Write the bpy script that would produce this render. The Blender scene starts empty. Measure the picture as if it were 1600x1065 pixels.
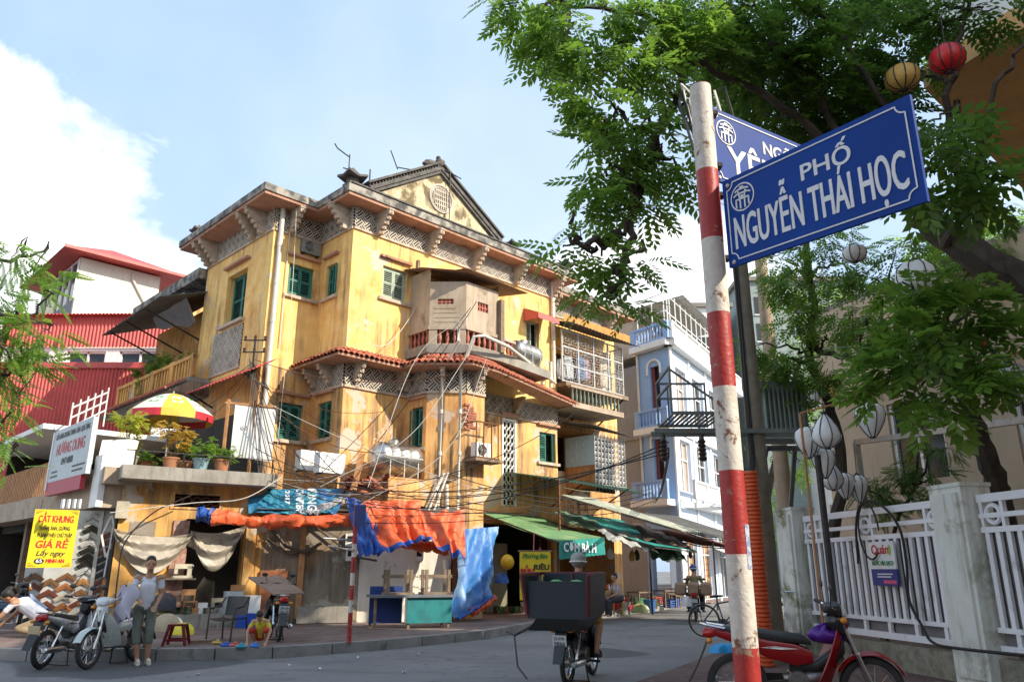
import bpy, bmesh, math, random
from mathutils import Vector, Matrix, Euler
import numpy as np
R = math.radians
S = bpy.context.scene
COL = S.collection
rnd = random.Random(7)
# ---------------------------------------------------------------- camera
cam_d = bpy.data.cameras.new('camera'); cam = bpy.data.objects.new('camera', cam_d); COL.objects.link(cam)
PITCH = math.atan(358 / 1200.0)
cam.location = (0, 0, 1.5); cam.rotation_euler = (math.pi / 2 + PITCH, 0, 0)
cam_d.sensor_width = 36; cam_d.lens = 27.0; cam_d.clip_start = 0.05; cam_d.clip_end = 3000
S.camera = cam
# ---------------------------------------------------------------- sky and sun
SUN_AZ = R(-25); SUN_EL = R(33)
sun_vec = Vector((math.cos(SUN_EL) * math.cos(SUN_AZ), math.cos(SUN_EL) * math.sin(SUN_AZ), math.sin(SUN_EL)))
W = bpy.data.worlds.new('World'); S.world = W; W.use_nodes = True
nt = W.node_tree; nt.nodes.clear(); N = nt.nodes.new; L = nt.links.new
out = N('ShaderNodeOutputWorld'); bg = N('ShaderNodeBackground'); L(bg.outputs[0], out.inputs[0])
sky = N('ShaderNodeTexSky'); sky.sky_type = 'NISHITA'; sky.sun_disc = False
sky.sun_elevation = SUN_EL; sky.sun_rotation = math.pi / 2 - SUN_AZ
sky.air_density = 1.0; sky.dust_density = 1.6; sky.ozone_density = 2.0; sky.altitude = 10
bg.inputs[1].default_value = 0.145
tc = N('ShaderNodeTexCoord')
def wmath(op, a, b=None, clamp=False):
    n = N('ShaderNodeMath'); n.operation = op; n.use_clamp = clamp
    for i, v in enumerate((a, b)):
        if v is None: continue
        if isinstance(v, (int, float)): n.inputs[i].default_value = v
        else: L(v, n.inputs[i])
    return n.outputs[0]
def wnoise(scale, detail, rough, dist=0.0):
    n = N('ShaderNodeTexNoise'); n.inputs['Scale'].default_value = scale; n.inputs['Detail'].default_value = detail
    n.inputs['Roughness'].default_value = rough; n.inputs['Distortion'].default_value = dist
    L(tc.outputs['Generated'], n.inputs['Vector']); return n.outputs['Fac']
billow = wnoise(5.0, 9, 0.58, 0.3)
def bank(dx, dy, dz, r, soft, amp):
    # a cumulus bank round one direction of the sky, its rim broken up by noise
    d = N('ShaderNodeVectorMath'); d.operation = 'DISTANCE'
    L(tc.outputs['Generated'], d.inputs[0]); v = Vector((dx, dy, dz)).normalized(); d.inputs[1].default_value = v
    e = wmath('SUBTRACT', r, d.outputs['Value'])
    e = wmath('ADD', e, wmath('MULTIPLY', wmath('SUBTRACT', billow, 0.5), amp))
    return wmath('DIVIDE', e, soft, True)
m = bank(-0.84, 0.88, 0.25, 0.36, 0.04, 0.30)
m = wmath('MAXIMUM', m, bank(-0.56, 0.93, 0.24, 0.23, 0.04, 0.26))
m = wmath('MAXIMUM', m, bank(0.20, 0.95, 0.22, 0.21, 0.04, 0.26))
m = wmath('MAXIMUM', m, bank(0.33, 0.95, 0.28, 0.12, 0.05, 0.24))
m = wmath('MAXIMUM', m, bank(1.0, 0.6, 0.45, 0.40, 0.10, 0.5))
m = wmath('MAXIMUM', m, bank(0.3, -1.0, 0.40, 0.45, 0.10, 0.5))
m = wmath('MAXIMUM', m, bank(-1.0, -0.5, 0.35, 0.40, 0.10, 0.5))
wisp = wmath('MULTIPLY', wmath('SUBTRACT', wnoise(1.6, 5, 0.55, 0.0), 0.45), 1.6, True)
m = wmath('MAXIMUM', wmath('MULTIPLY', m, 0.97), wmath('MULTIPLY', wisp, 0.45))
mix = N('ShaderNodeMix'); mix.data_type = 'RGBA'
cshade = N('ShaderNodeMix'); cshade.data_type = 'RGBA'
cshade.inputs['A'].default_value = (7.2, 7.5, 8.0, 1); cshade.inputs['B'].default_value = (9.6, 9.5, 9.3, 1)
L(wnoise(6.5, 6, 0.6, 0.2), cshade.inputs['Factor'])
veil = N('ShaderNodeMix'); veil.data_type = 'RGBA'; veil.inputs['Factor'].default_value = 0.65; veil.inputs['B'].default_value = (3.7, 5.1, 6.9, 1); L(sky.outputs[0], veil.inputs['A'])   # thin even haze high in the air
L(m, mix.inputs['Factor']); L(veil.outputs['Result'], mix.inputs['A']); L(cshade.outputs['Result'], mix.inputs['B'])
L(mix.outputs['Result'], bg.inputs[0])
sd = bpy.data.lights.new('sun', 'SUN'); sd.energy = 5.0; sd.angle = R(0.5); sd.color = (1.0, 0.90, 0.74)
sun = bpy.data.objects.new('sun', sd); COL.objects.link(sun); sun.location = (20, -10, 30)
sun.rotation_euler = sun_vec.to_track_quat('Z', 'Y').to_euler()
S.view_settings.view_transform = 'Standard'; S.view_settings.look = 'None'
S.view_settings.exposure = 0.42; S.view_settings.gamma = 1.0; S.view_settings.use_curve_mapping = False
# ---------------------------------------------------------------- helpers: materials
def new_mat(name):
    m = bpy.data.materials.new(name); m.use_nodes = True; nt = m.node_tree
    return m, nt, nt.nodes['Principled BSDF']
def lk(nt, a, b): nt.links.new(a, b)
def tex_pos(nt, scale=(1, 1, 1), obj=False):
    mp = nt.nodes.new('ShaderNodeMapping'); mp.inputs['Scale'].default_value = scale
    if obj:
        t = nt.nodes.new('ShaderNodeTexCoord'); lk(nt, t.outputs['Object'], mp.inputs['Vector'])
    else:
        g = nt.nodes.new('ShaderNodeNewGeometry'); lk(nt, g.outputs['Position'], mp.inputs['Vector'])
    return mp.outputs[0]
def noise(nt, vec, scale, detail=5, rough=0.6, dist=0.0):
    n = nt.nodes.new('ShaderNodeTexNoise'); lk(nt, vec, n.inputs['Vector'])
    n.inputs['Scale'].default_value = scale; n.inputs['Detail'].default_value = detail
    n.inputs['Roughness'].default_value = rough; n.inputs['Distortion'].default_value = dist
    return n.outputs['Fac']
def ramp(nt, fac, lo, hi):
    r = nt.nodes.new('ShaderNodeMapRange'); r.inputs['From Min'].default_value = lo; r.inputs['From Max'].default_value = hi
    lk(nt, fac, r.inputs['Value']); return r.outputs[0]
def mixc(nt, fac, a, b):
    m = nt.nodes.new('ShaderNodeMix'); m.data_type = 'RGBA'
    for s, v in (('Factor', fac), ('A', a), ('B', b)):
        if isinstance(v, (int, float)): m.inputs[s].default_value = v
        elif isinstance(v, tuple): m.inputs[s].default_value = (*v[:3], 1)
        else: lk(nt, v, m.inputs[s])
    return m.outputs['Result']
def bump(nt, bsdf, h, strength, dist=0.02):
    b = nt.nodes.new('ShaderNodeBump'); b.inputs['Strength'].default_value = strength; b.inputs['Distance'].default_value = dist
    lk(nt, h, b.inputs['Height']); lk(nt, b.outputs[0], bsdf.inputs['Normal'])
MC = {}
def pm(name, c, c2=None, rough=0.75, metal=0.0, scale=3.0, lo=0.4, hi=0.65, dirt=None, dirt_amt=(0.58, 0.72), streak=None, bmp=0.15, fine=40, obj=False, spec=None):
    """plain procedural material: two tones, dirt patches, vertical streaks and fine relief"""
    if name in MC: return MC[name]
    m, nt, bs = new_mat(name); v = tex_pos(nt, obj=obj)
    if c2 is None: c2 = tuple(x * 0.78 for x in c)
    col = mixc(nt, ramp(nt, noise(nt, v, scale, 6, 0.6, 0.3), lo, hi), c, c2)
    if streak:
        sv = tex_pos(nt, (5, 5, 0.45), obj); col = mixc(nt, ramp(nt, noise(nt, sv, 1.6, 5, 0.7), 0.52, 0.78), col, streak)
    if dirt:
        col = mixc(nt, ramp(nt, noise(nt, v, scale * 0.7 + 0.37, 8, 0.66, 0.5), *dirt_amt), col, dirt)
    lk(nt, col, bs.inputs['Base Color'])
    f = noise(nt, v, fine, 3, 0.6)
    rr = nt.nodes.new('ShaderNodeMapRange'); rr.inputs['To Min'].default_value = max(0.02, rough - 0.1); rr.inputs['To Max'].default_value = min(1, rough + 0.1)
    lk(nt, noise(nt, v, scale * 2.3, 4), rr.inputs['Value']); lk(nt, rr.outputs[0], bs.inputs['Roughness'])
    bs.inputs['Metallic'].default_value = metal
    if spec is not None: bs.inputs['Specular IOR Level'].default_value = spec
    if bmp: bump(nt, bs, f, bmp)
    MC[name] = m; return m
def plaster(name, base, warm, grey, peel, warm_r=(0.45, 0.62), peel_r=(0.62, 0.66), grey_r=(0.52, 0.75)):
    if name in MC: return MC[name]
    m, nt, bs = new_mat(name); v = tex_pos(nt)
    col = mixc(nt, ramp(nt, noise(nt, v, 0.75, 5, 0.6, 0.4), *warm_r), base, warm)
    col = mixc(nt, ramp(nt, noise(nt, v, 2.3, 6, 0.7), 0.35, 0.75), col, tuple(min(1, x * 1.06 + 0.07) for x in base))
    sv = tex_pos(nt, (4, 4, 0.35)); st = ramp(nt, noise(nt, sv, 1.3, 6, 0.7), *grey_r)
    col = mixc(nt, wm(nt, 'MULTIPLY', st, ramp(nt, noise(nt, v, 0.5, 3, 0.5), 0.36, 0.58)), col, grey)
    pe = ramp(nt, noise(nt, v, 1.05, 9, 0.68, 0.25), *peel_r)
    col = mixc(nt, pe, col, peel)
    fine = ramp(nt, noise(nt, v, 9, 8, 0.75), 0.60, 0.72); col = mixc(nt, wm(nt, 'MULTIPLY', fine, 0.45), col, grey)
    lk(nt, col, bs.inputs['Base Color']); bs.inputs['Roughness'].default_value = 0.9
    h = wm(nt, 'SUBTRACT', wm(nt, 'MULTIPLY', noise(nt, v, 14, 6, 0.7), 0.6), wm(nt, 'MULTIPLY', pe, 0.5))
    bump(nt, bs, h, 0.35, 0.03); MC[name] = m; return m
def wm(nt, op, a, b):
    n = nt.nodes.new('ShaderNodeMath'); n.operation = op
    for i, v in enumerate((a, b)):
        if isinstance(v, (int, float)): n.inputs[i].default_value = v
        else: lk(nt, v, n.inputs[i])
    return n.outputs[0]
def flat(name, c, rough=0.6, metal=0.0, alpha=None, trans=0.0):
    if name in MC: return MC[name]
    m, nt, bs = new_mat(name); v = tex_pos(nt)
    lk(nt, mixc(nt, noise(nt, v, 7, 5), tuple(x * 0.85 for x in c), tuple(min(1, x * 1.12) for x in c)), bs.inputs['Base Color'])
    bs.inputs['Roughness'].default_value = rough; bs.inputs['Metallic'].default_value = metal
    if trans: bs.inputs['Transmission Weight'].default_value = trans
    MC[name] = m; return m
def leafmat(name, c, c2):
    m, nt, bs = new_mat(name); v = tex_pos(nt)
    i = nt.nodes.new('ShaderNodeNewGeometry')
    col = mixc(nt, i.outputs['Random Per Island'], c, c2)
    lk(nt, col, bs.inputs['Base Color']); bs.inputs['Roughness'].default_value = 0.45
    tr = nt.nodes.new('ShaderNodeBsdfTranslucent'); lk(nt, mixc(nt, 0.5, col, tuple(min(1, x * 2.6) for x in c2)), tr.inputs['Color'])
    mx = nt.nodes.new('ShaderNodeMixShader'); mx.inputs[0].default_value = 0.45
    o = nt.nodes['Material Output']; lk(nt, bs.outputs[0], mx.inputs[1]); lk(nt, tr.outputs[0], mx.inputs[2]); lk(nt, mx.outputs[0], o.inputs[0])
    MC[name] = m; return m
# ---------------------------------------------------------------- helpers: meshes
class MB:
    def __init__(s): s.v = []; s.f = []; s.m = []; s.cur = 0
    def add(s, vs, fs):
        o = len(s.v); s.v += [tuple(p) for p in vs]; s.f += [tuple(i + o for i in f) for f in fs]; s.m += [s.cur] * len(fs); return s
    def poly(s, *ps): return s.add(ps, [tuple(range(len(ps)))])
    def box(s, x0, x1, y0, y1, z0, z1):
        return s.add([(x0, y0, z0), (x1, y0, z0), (x1, y1, z0), (x0, y1, z0), (x0, y0, z1), (x1, y0, z1), (x1, y1, z1), (x0, y1, z1)],
                     [(3, 2, 1, 0), (4, 5, 6, 7), (0, 1, 5, 4), (1, 2, 6, 5), (2, 3, 7, 6), (3, 0, 4, 7)])
    def bar(s, p, q, w, h=None, up=(0, 0, 1)):
        h = h or w; p = Vector(p); q = Vector(q); d = (q - p).normalized(); u = Vector(up)
        if abs(d.dot(u)) > 0.98: u = Vector((1, 0, 0))
        x = d.cross(u).normalized() * w / 2; y = x.cross(d).normalized() * h / 2
        vs = [b + i * x + j * y for b in (p, q) for i, j in ((-1, -1), (1, -1), (1, 1), (-1, 1))]
        return s.add(vs, [(0, 1, 2, 3), (7, 6, 5, 4), (0, 4, 5, 1), (1, 5, 6, 2), (2, 6, 7, 3), (3, 7, 4, 0)])
    def tube(s, path, r, n=8, cap=True):
        path = [Vector(p) for p in path]; k = len(path)
        rs = r if isinstance(r, (list, tuple)) else [r] * k
        ref = None; rings = []
        for i, p in enumerate(path):
            d = (path[min(i + 1, k - 1)] - path[max(i - 1, 0)])
            d = d.normalized() if d.length > 1e-9 else Vector((0, 0, 1))
            if ref is None: ref = Vector((0, 0, 1)) if abs(d.z) < 0.9 else Vector((1, 0, 0))
            x = d.cross(ref); x = x.normalized() if x.length > 1e-6 else d.orthogonal().normalized()
            y = d.cross(x); ref = -y if False else ref
            rings += [p + rs[i] * (math.cos(2 * math.pi * j / n) * x + math.sin(2 * math.pi * j / n) * y) for j in range(n)]
        fs = [(i * n + j, i * n + (j + 1) % n, (i + 1) * n + (j + 1) % n, (i + 1) * n + j) for i in range(k - 1) for j in range(n)]
        if cap: fs += [tuple(range(n - 1, -1, -1)), tuple((k - 1) * n + j for j in range(n))]
        return s.add(rings, fs)
    def lathe(s, prof, c=(0, 0, 0), n=16, axis='z', sq=(1, 1), rot=0):
        c = Vector(c); vs = []
        for r, h in prof:
            for j in range(n):
                a = 2 * math.pi * j / n + rot; x, y = r * math.cos(a) * sq[0], r * math.sin(a) * sq[1]
                vs.append(c + {'z': Vector((x, y, h)), 'x': Vector((h, x, y)), 'y': Vector((x, h, y))}[axis])
        k = len(prof); fs = [(i * n + j, i * n + (j + 1) % n, (i + 1) * n + (j + 1) % n, (i + 1) * n + j) for i in range(k - 1) for j in range(n)]
        fs += [tuple(range(n - 1, -1, -1)), tuple((k - 1) * n + j for j in range(n))]
        return s.add(vs, fs)
    def ball(s, c, r, n=12, k=8):
        r = r if isinstance(r, (tuple, list)) else (r, r, r); c = Vector(c)
        vs = [c + Vector((r[0] * math.sin(math.pi * (i + .02) / (k + .04)) * math.cos(2 * math.pi * j / n), r[1] * math.sin(math.pi * (i + .02) / (k + .04)) * math.sin(2 * math.pi * j / n), r[2] * math.cos(math.pi * (i + .02) / (k + .04)))) for i in range(k + 1) for j in range(n)]
        fs = [(i * n + j, (i + 1) * n + j, (i + 1) * n + (j + 1) % n, i * n + (j + 1) % n) for i in range(k) for j in range(n)]
        return s.add(vs, fs)
    def torus(s, c, R1, r, axis='y', n=28, k=8, sq=1.0):
        c = Vector(c); vs = []
        for i in range(n):
            a = 2 * math.pi * i / n
            for j in range(k):
                b = 2 * math.pi * j / k; rr = R1 + r * math.cos(b); h = r * sq * math.sin(b)
                x, y = rr * math.cos(a), rr * math.sin(a)
                vs.append(c + {'z': Vector((x, y, h)), 'y': Vector((x, h, y)), 'x': Vector((h, x, y))}[axis])
        return s.add(vs, [(i * k + j, ((i + 1) % n) * k + j, ((i + 1) % n) * k + (j + 1) % k, i * k + (j + 1) % k) for i in range(n) for j in range(k)])
    def prism(s, pts, z0, z1):
        n = len(pts)
        return s.add([(x, y, z0) for x, y in pts] + [(x, y, z1) for x, y in pts],
                     [tuple(range(n - 1, -1, -1)), tuple(range(n, 2 * n))] + [(i, (i + 1) % n, n + (i + 1) % n, n + i) for i in range(n)])
    def extr(s, pts, d):
        """closed outline of 3-D points pushed along d"""
        d = Vector(d); n = len(pts)
        return s.add([Vector(p) for p in pts] + [Vector(p) + d for p in pts],
                     [tuple(range(n - 1, -1, -1)), tuple(range(n, 2 * n))] + [(i, (i + 1) % n, n + (i + 1) % n, n + i) for i in range(n)])
    def sheet(s, fn, nu, nv, th=0.0):
        """surface fn(u,v) with u,v in 0..1; th gives it thickness along its normal"""
        g = [[Vector(fn(i / nu, j / nv)) for j in range(nv + 1)] for i in range(nu + 1)]
        w = nv + 1; fs = [(i * w + j, (i + 1) * w + j, (i + 1) * w + j + 1, i * w + j + 1) for i in range(nu) for j in range(nv)]
        top = [p for row in g for p in row]
        if not th: return s.add(top, fs)
        nn = []
        for i in range(nu + 1):
            for j in range(nv + 1):
                a = g[min(i + 1, nu)][j] - g[max(i - 1, 0)][j]; b = g[i][min(j + 1, nv)] - g[i][max(j - 1, 0)]
                c = a.cross(b); nn.append(c.normalized() * th if c.length > 1e-9 else Vector((0, 0, th)))
        o = len(top); rim = []
        edge = [(i, 0) for i in range(nu)] + [(nu, j) for j in range(nv)] + [(i, nv) for i in range(nu, 0, -1)] + [(0, j) for j in range(nv, 0, -1)]
        for a in range(len(edge)):
            p, q = edge[a], edge[(a + 1) % len(edge)]; p = p[0] * w + p[1]; q = q[0] * w + q[1]; rim.append((p, q, q + o, p + o))
        return s.add(top + [p - q for p, q in zip(top, nn)], fs + [tuple(i + o for i in reversed(f)) for f in fs] + rim)
    def xf(s, k, M):
        for i in range(k, len(s.v)): s.v[i] = tuple(M @ Vector(s.v[i]))
        return s
    def mesh(s, name, mats, smooth=False):
        me = bpy.data.meshes.new(name); me.from_pydata(s.v, [], s.f)
        for m in (mats if isinstance(mats, (list, tuple)) else [mats]): me.materials.append(m)
        if any(s.m): me.polygons.foreach_set('material_index', s.m)
        if smooth:
            me.polygons.foreach_set('use_smooth', [True] * len(me.polygons))
            try: me.set_sharp_from_angle(angle=R(40))
            except Exception: pass
        me.update(); return me
    def build(s, name, mats, parent=None, smooth=False, loc=None, rot=None):
        return link(name, s.mesh(name, mats, smooth), parent, loc, rot)
def link(name, me, parent=None, loc=None, rot=None):
    o = bpy.data.objects.new(name, me); COL.objects.link(o)
    if parent is not None: o.parent = parent
    if loc is not None: o.location = loc
    if rot is not None: o.rotation_euler = rot if isinstance(rot, (tuple, list, Euler)) else (0, 0, rot)
    return o
def tag(o, label=None, cat=None, group=None, kind=None):
    for k, v in (('label', label), ('category', cat), ('group', group), ('kind', kind)):
        if v: o[k] = v
    return o
def thing(name, label, cat, loc=(0, 0, 0), rz=0, group=None):
    return tag(link(name, None, None, loc, (0, 0, rz)), label, cat, group)
def copy_tree(o, parent=None):
    c = o.copy(); COL.objects.link(c); c.parent = parent
    for ch in [x for x in KIDS.get(o.name, [])] or list(o.children): copy_tree(ch, c)
    return c
KIDS = {}
def at(px, py, Y):
    """the point of the place that lies Y metres in front of the camera on the sight line measured at px, py in the photograph"""
    u = (px - 800) / 1200; v = (532 - py) / 1200; ct, st = math.cos(PITCH), math.sin(PITCH)
    d = Vector((u, ct - v * st, st + v * ct)); return Vector((0, 0, 1.5)) + d * (Y / d.y)
class Face:
    """a vertical wall face from p to q (left to right seen from outside): x along it, d metres inward"""
    def __init__(s, p, q):
        s.p = Vector((p[0], p[1], 0)); e = Vector((q[0] - p[0], q[1] - p[1], 0)); s.len = e.length; s.e = e.normalized(); s.n = Vector((-s.e.y, s.e.x, 0)); s.rz = math.atan2(s.e.y, s.e.x)
    def __call__(s, x, z, d=0.0): return s.p + s.e * x + s.n * d + Vector((0, 0, z))
    def box(s, mb, x0, x1, z0, z1, d0, d1):
        k = len(mb.v); mb.box(x0, x1, d0, d1, z0, z1); return mb.xf(k, s.M())
    def M(s): return Matrix.Translation(s.p) @ Matrix.Rotation(s.rz, 4, 'Z')
    def wall(s, mb, z0, z1, holes=(), depth=0.28, x0=0.0, x1=None):
        x1 = s.len if x1 is None else x1
        xs = sorted({x0, x1, *[h[0] for h in holes], *[h[1] for h in holes]}); zs = sorted({z0, z1, *[h[2] for h in holes], *[h[3] for h in holes]})
        for a, b in zip(xs, xs[1:]):
            for c, e in zip(zs, zs[1:]):
                if any(h[0] - 1e-6 <= a and b <= h[1] + 1e-6 and h[2] - 1e-6 <= c and e <= h[3] + 1e-6 for h in holes): continue
                mb.poly(s(a, c), s(b, c), s(b, e), s(a, e))
        for h in holes:
            a, b, c, e = h[:4]
            for p, q in (((a, c), (b, c)), ((b, c), (b, e)), ((b, e), (a, e)), ((a, e), (a, c))):
                mb.poly(s(p[0], p[1]), s(q[0], q[1]), s(q[0], q[1], depth), s(p[0], p[1], depth))
def text(body, size, mat, parent=None, name='lettering', M=None, sx=1.0, bold=0.0, th=0.004, shear=0.0, align='CENTER', width=None, base=False):
    """raised flat lettering as mesh; M places the text plane (x right, y up)"""
    cu = bpy.data.curves.new(name, 'FONT'); cu.body = body; cu.size = size; cu.align_x = align; cu.align_y = 'BOTTOM_BASELINE' if base else 'CENTER'
    cu.extrude = 0 if bold else th; cu.shear = shear; cu.resolution_u = 3
    o = bpy.data.objects.new(name, cu); COL.objects.link(o)
    dg = bpy.context.evaluated_depsgraph_get(); me = bpy.data.meshes.new_from_object(o.evaluated_get(dg))
    bpy.data.objects.remove(o)
    if width and len(me.vertices):
        xs = [v.co.x for v in me.vertices]; w0 = max(xs) - min(xs); sx = width / w0 if w0 > 0 else sx
        c0 = (max(xs) + min(xs)) / 2
        for v in me.vertices: v.co.x -= c0
    if bold:                                   # heavier strokes: the same glyphs laid slightly apart
        base = [tuple(v.co) for v in me.vertices]; fcs = [tuple(p.vertices) for p in me.polygons]; mb = MB(); bx = bold / max(sx, .05)
        for i, (ox, oy) in enumerate(((0, 0), (-bx, 0), (bx, 0), (-bx * .6, bold * .6), (bx * .6, bold * .6), (-bx * .6, -bold * .6), (bx * .6, -bold * .6))):
            mb.add([(x + ox, y + oy, z + .00025 * i) for x, y, z in base], fcs)
        me = mb.mesh(name, mat)
    me.transform((M or Matrix()) @ Matrix.Diagonal((sx, 1, 1, 1)))
    me.materials.clear(); me.materials.append(mat)
    return link(name, me, parent)
def plane_M(o, x, y):
    """matrix whose x and y axes run along x and y from point o"""
    o, x, y = Vector(o), Vector(x).normalized(), Vector(y).normalized(); z = x.cross(y).normalized()
    return Matrix(((x.x, y.x, z.x, o.x), (x.y, y.y, z.y, o.y), (x.z, y.z, z.z, o.z), (0, 0, 0, 1)))
def spline(pts, n=10):
    P_ = [Vector(p) for p in pts]; P_ = [P_[0] * 2 - P_[1]] + P_ + [P_[-1] * 2 - P_[-2]]; out = []
    for i in range(1, len(P_) - 2):
        a, b, c, d = P_[i - 1:i + 3]
        for j in range(n): t = j / n; out.append(.5 * ((2 * b) + (c - a) * t + (2 * a - 5 * b + 4 * c - d) * t * t + (3 * b - a - 3 * c + d) * t ** 3))
    return out + [P_[-2]]
def cable(name, pts, r, mat, label, sag=0.0, n=14, group=None, cat='cable'):
    """a hanging cable through the points, sagging between each pair"""
    path = []
    for a, b in zip(pts, pts[1:]):
        a, b = Vector(a), Vector(b)
        for i in range(n): t = i / n; path.append(a.lerp(b, t) - Vector((0, 0, sag * 4 * t * (1 - t))))
    path.append(Vector(pts[-1])); return tag(MB().tube(path, r, 5).build(name, mat, smooth=True), label, cat, group)
# ---------------------------------------------------------------- palette
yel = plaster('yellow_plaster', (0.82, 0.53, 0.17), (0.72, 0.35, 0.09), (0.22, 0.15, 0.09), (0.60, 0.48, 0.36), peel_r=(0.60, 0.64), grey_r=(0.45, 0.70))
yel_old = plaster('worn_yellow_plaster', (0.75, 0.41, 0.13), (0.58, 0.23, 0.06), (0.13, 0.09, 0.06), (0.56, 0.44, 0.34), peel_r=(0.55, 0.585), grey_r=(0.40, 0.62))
orange_pl = plaster('orange_plaster', (0.62, 0.33, 0.07), (0.50, 0.21, 0.04), (0.17, 0.12, 0.07), (0.48, 0.42, 0.34), peel_r=(0.56, 0.60), grey_r=(0.42, 0.66))
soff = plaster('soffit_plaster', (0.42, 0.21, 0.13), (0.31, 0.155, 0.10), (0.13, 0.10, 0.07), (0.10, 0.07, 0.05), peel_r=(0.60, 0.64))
dirty = plaster('dirty_plaster', (0.24, 0.20, 0.15), (0.32, 0.18, 0.07), (0.07, 0.06, 0.045), (0.42, 0.38, 0.31), grey_r=(0.38, 0.60), peel_r=(0.55, 0.60))
whitewash = plaster('white_plaster', (0.72, 0.71, 0.64), (0.68, 0.62, 0.48), (0.34, 0.31, 0.25), (0.44, 0.40, 0.34))
conc = pm('concrete', (0.32, 0.30, 0.26), (0.22, 0.20, 0.17), rough=0.92, scale=1.6, dirt=(0.07, 0.065, 0.05), streak=(0.13, 0.12, 0.10), bmp=0.4, fine=30)
cement = pm('cement_render', (0.46, 0.37, 0.28), (0.36, 0.28, 0.20), rough=0.92, scale=1.4, dirt=(0.20, 0.15, 0.11), streak=(0.25, 0.20, 0.15), bmp=0.35, fine=26)
fascia_m = pm('weathered_fascia', (0.36, 0.33, 0.28), (0.09, 0.085, 0.08), rough=0.95, scale=2.6, lo=0.40, hi=0.56, dirt=(0.05, 0.05, 0.05), bmp=0.5, fine=22)
dark_stone = pm('dark_ridge', (0.13, 0.12, 0.11), (0.07, 0.065, 0.06), rough=0.95, scale=5, dirt=(0.25, 0.23, 0.20), bmp=0.5)
fret_m = pm('fret_plaster', (0.62, 0.56, 0.48), (0.46, 0.40, 0.33), rough=0.9, scale=3, dirt=(0.25, 0.21, 0.17))
fret_bk = pm('fret_recess', (0.06, 0.05, 0.045), (0.035, 0.03, 0.027), rough=0.95, scale=3)
brk_m = pm('bracket_plaster', (0.56, 0.46, 0.36), (0.40, 0.30, 0.22), rough=0.9, scale=4, dirt=(0.20, 0.16, 0.12))
tile_m = pm('clay_tile', (0.42, 0.13, 0.07), (0.30, 0.08, 0.045), rough=0.8, scale=8, dirt=(0.14, 0.10, 0.08), bmp=0.3)
pink_m = pm('red_paint_old', (0.45, 0.14, 0.10), (0.30, 0.08, 0.06), rough=0.8, scale=6, dirt=(0.40, 0.30, 0.22))
green_sh = pm('green_shutter', (0.03, 0.17, 0.13), (0.02, 0.12, 0.095), rough=0.6, scale=5, dirt=(0.10, 0.22, 0.16))
pale_sh = pm('pale_shutter', (0.40, 0.46, 0.36), (0.30, 0.37, 0.29), rough=0.7, scale=5, dirt=(0.22, 0.22, 0.17))
dark_in = flat('dark_interior', (0.012, 0.011, 0.010), 0.9)  # near black for dials and for panels painted as unlit rooms and openings
glass_d = flat('window_glass', (0.03, 0.035, 0.04), 0.08)
pvc = pm('pvc_pipe', (0.66, 0.63, 0.56), (0.56, 0.52, 0.45), rough=0.45, scale=2.5, streak=(0.40, 0.35, 0.28), bmp=0.02)
steel = pm('stainless_steel', (0.55, 0.53, 0.49), (0.42, 0.40, 0.37), rough=0.36, metal=1.0, scale=2, bmp=0.02)
iron = pm('dark_iron', (0.06, 0.055, 0.05), (0.04, 0.035, 0.03), rough=0.6, metal=0.5, scale=7, dirt=(0.14, 0.07, 0.03))
rust = pm('rusty_iron', (0.20, 0.08, 0.04), (0.11, 0.05, 0.03), rough=0.85, metal=0.2, scale=9)
galv = pm('galvanised_bar', (0.50, 0.50, 0.48), (0.38, 0.38, 0.37), rough=0.5, metal=0.7, scale=6, dirt=(0.25, 0.18, 0.12))
wood = pm('grey_wood', (0.26, 0.19, 0.13), (0.17, 0.12, 0.08), rough=0.85, scale=4, streak=(0.10, 0.07, 0.05), bmp=0.3)
wood_o = pm('orange_wood', (0.50, 0.25, 0.10), (0.36, 0.16, 0.06), rough=0.7, scale=4, streak=(0.25, 0.11, 0.04))
white_p = pm('white_paint', (0.78, 0.78, 0.76), (0.68, 0.68, 0.66), rough=0.55, scale=3, bmp=0.05)
blackrub = pm('black_rubber', (0.022, 0.022, 0.023), (0.035, 0.034, 0.033), rough=0.75, scale=12)
black_pl = pm('black_plastic', (0.02, 0.02, 0.022), (0.03, 0.03, 0.03), rough=0.42, scale=8, bmp=0.03)
red_metal = pm('red_sheet_metal', (0.62, 0.095, 0.08), (0.50, 0.075, 0.065), rough=0.5, scale=1.2, streak=(0.34, 0.07, 0.05), bmp=0.03)
green_cvs = pm('green_canvas', (0.15, 0.30, 0.13), (0.10, 0.22, 0.09), rough=0.85, scale=2.2, dirt=(0.28, 0.34, 0.16), dirt_amt=(0.5, 0.7))
teal_cvs = pm('teal_canvas', (0.02, 0.27, 0.23), (0.015, 0.20, 0.18), rough=0.8, scale=2.0, dirt=(0.10, 0.30, 0.26))
cab = flat('black_cable', (0.018, 0.017, 0.016), 0.6)
cab_w = flat('white_cable', (0.60, 0.58, 0.52), 0.6)
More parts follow.
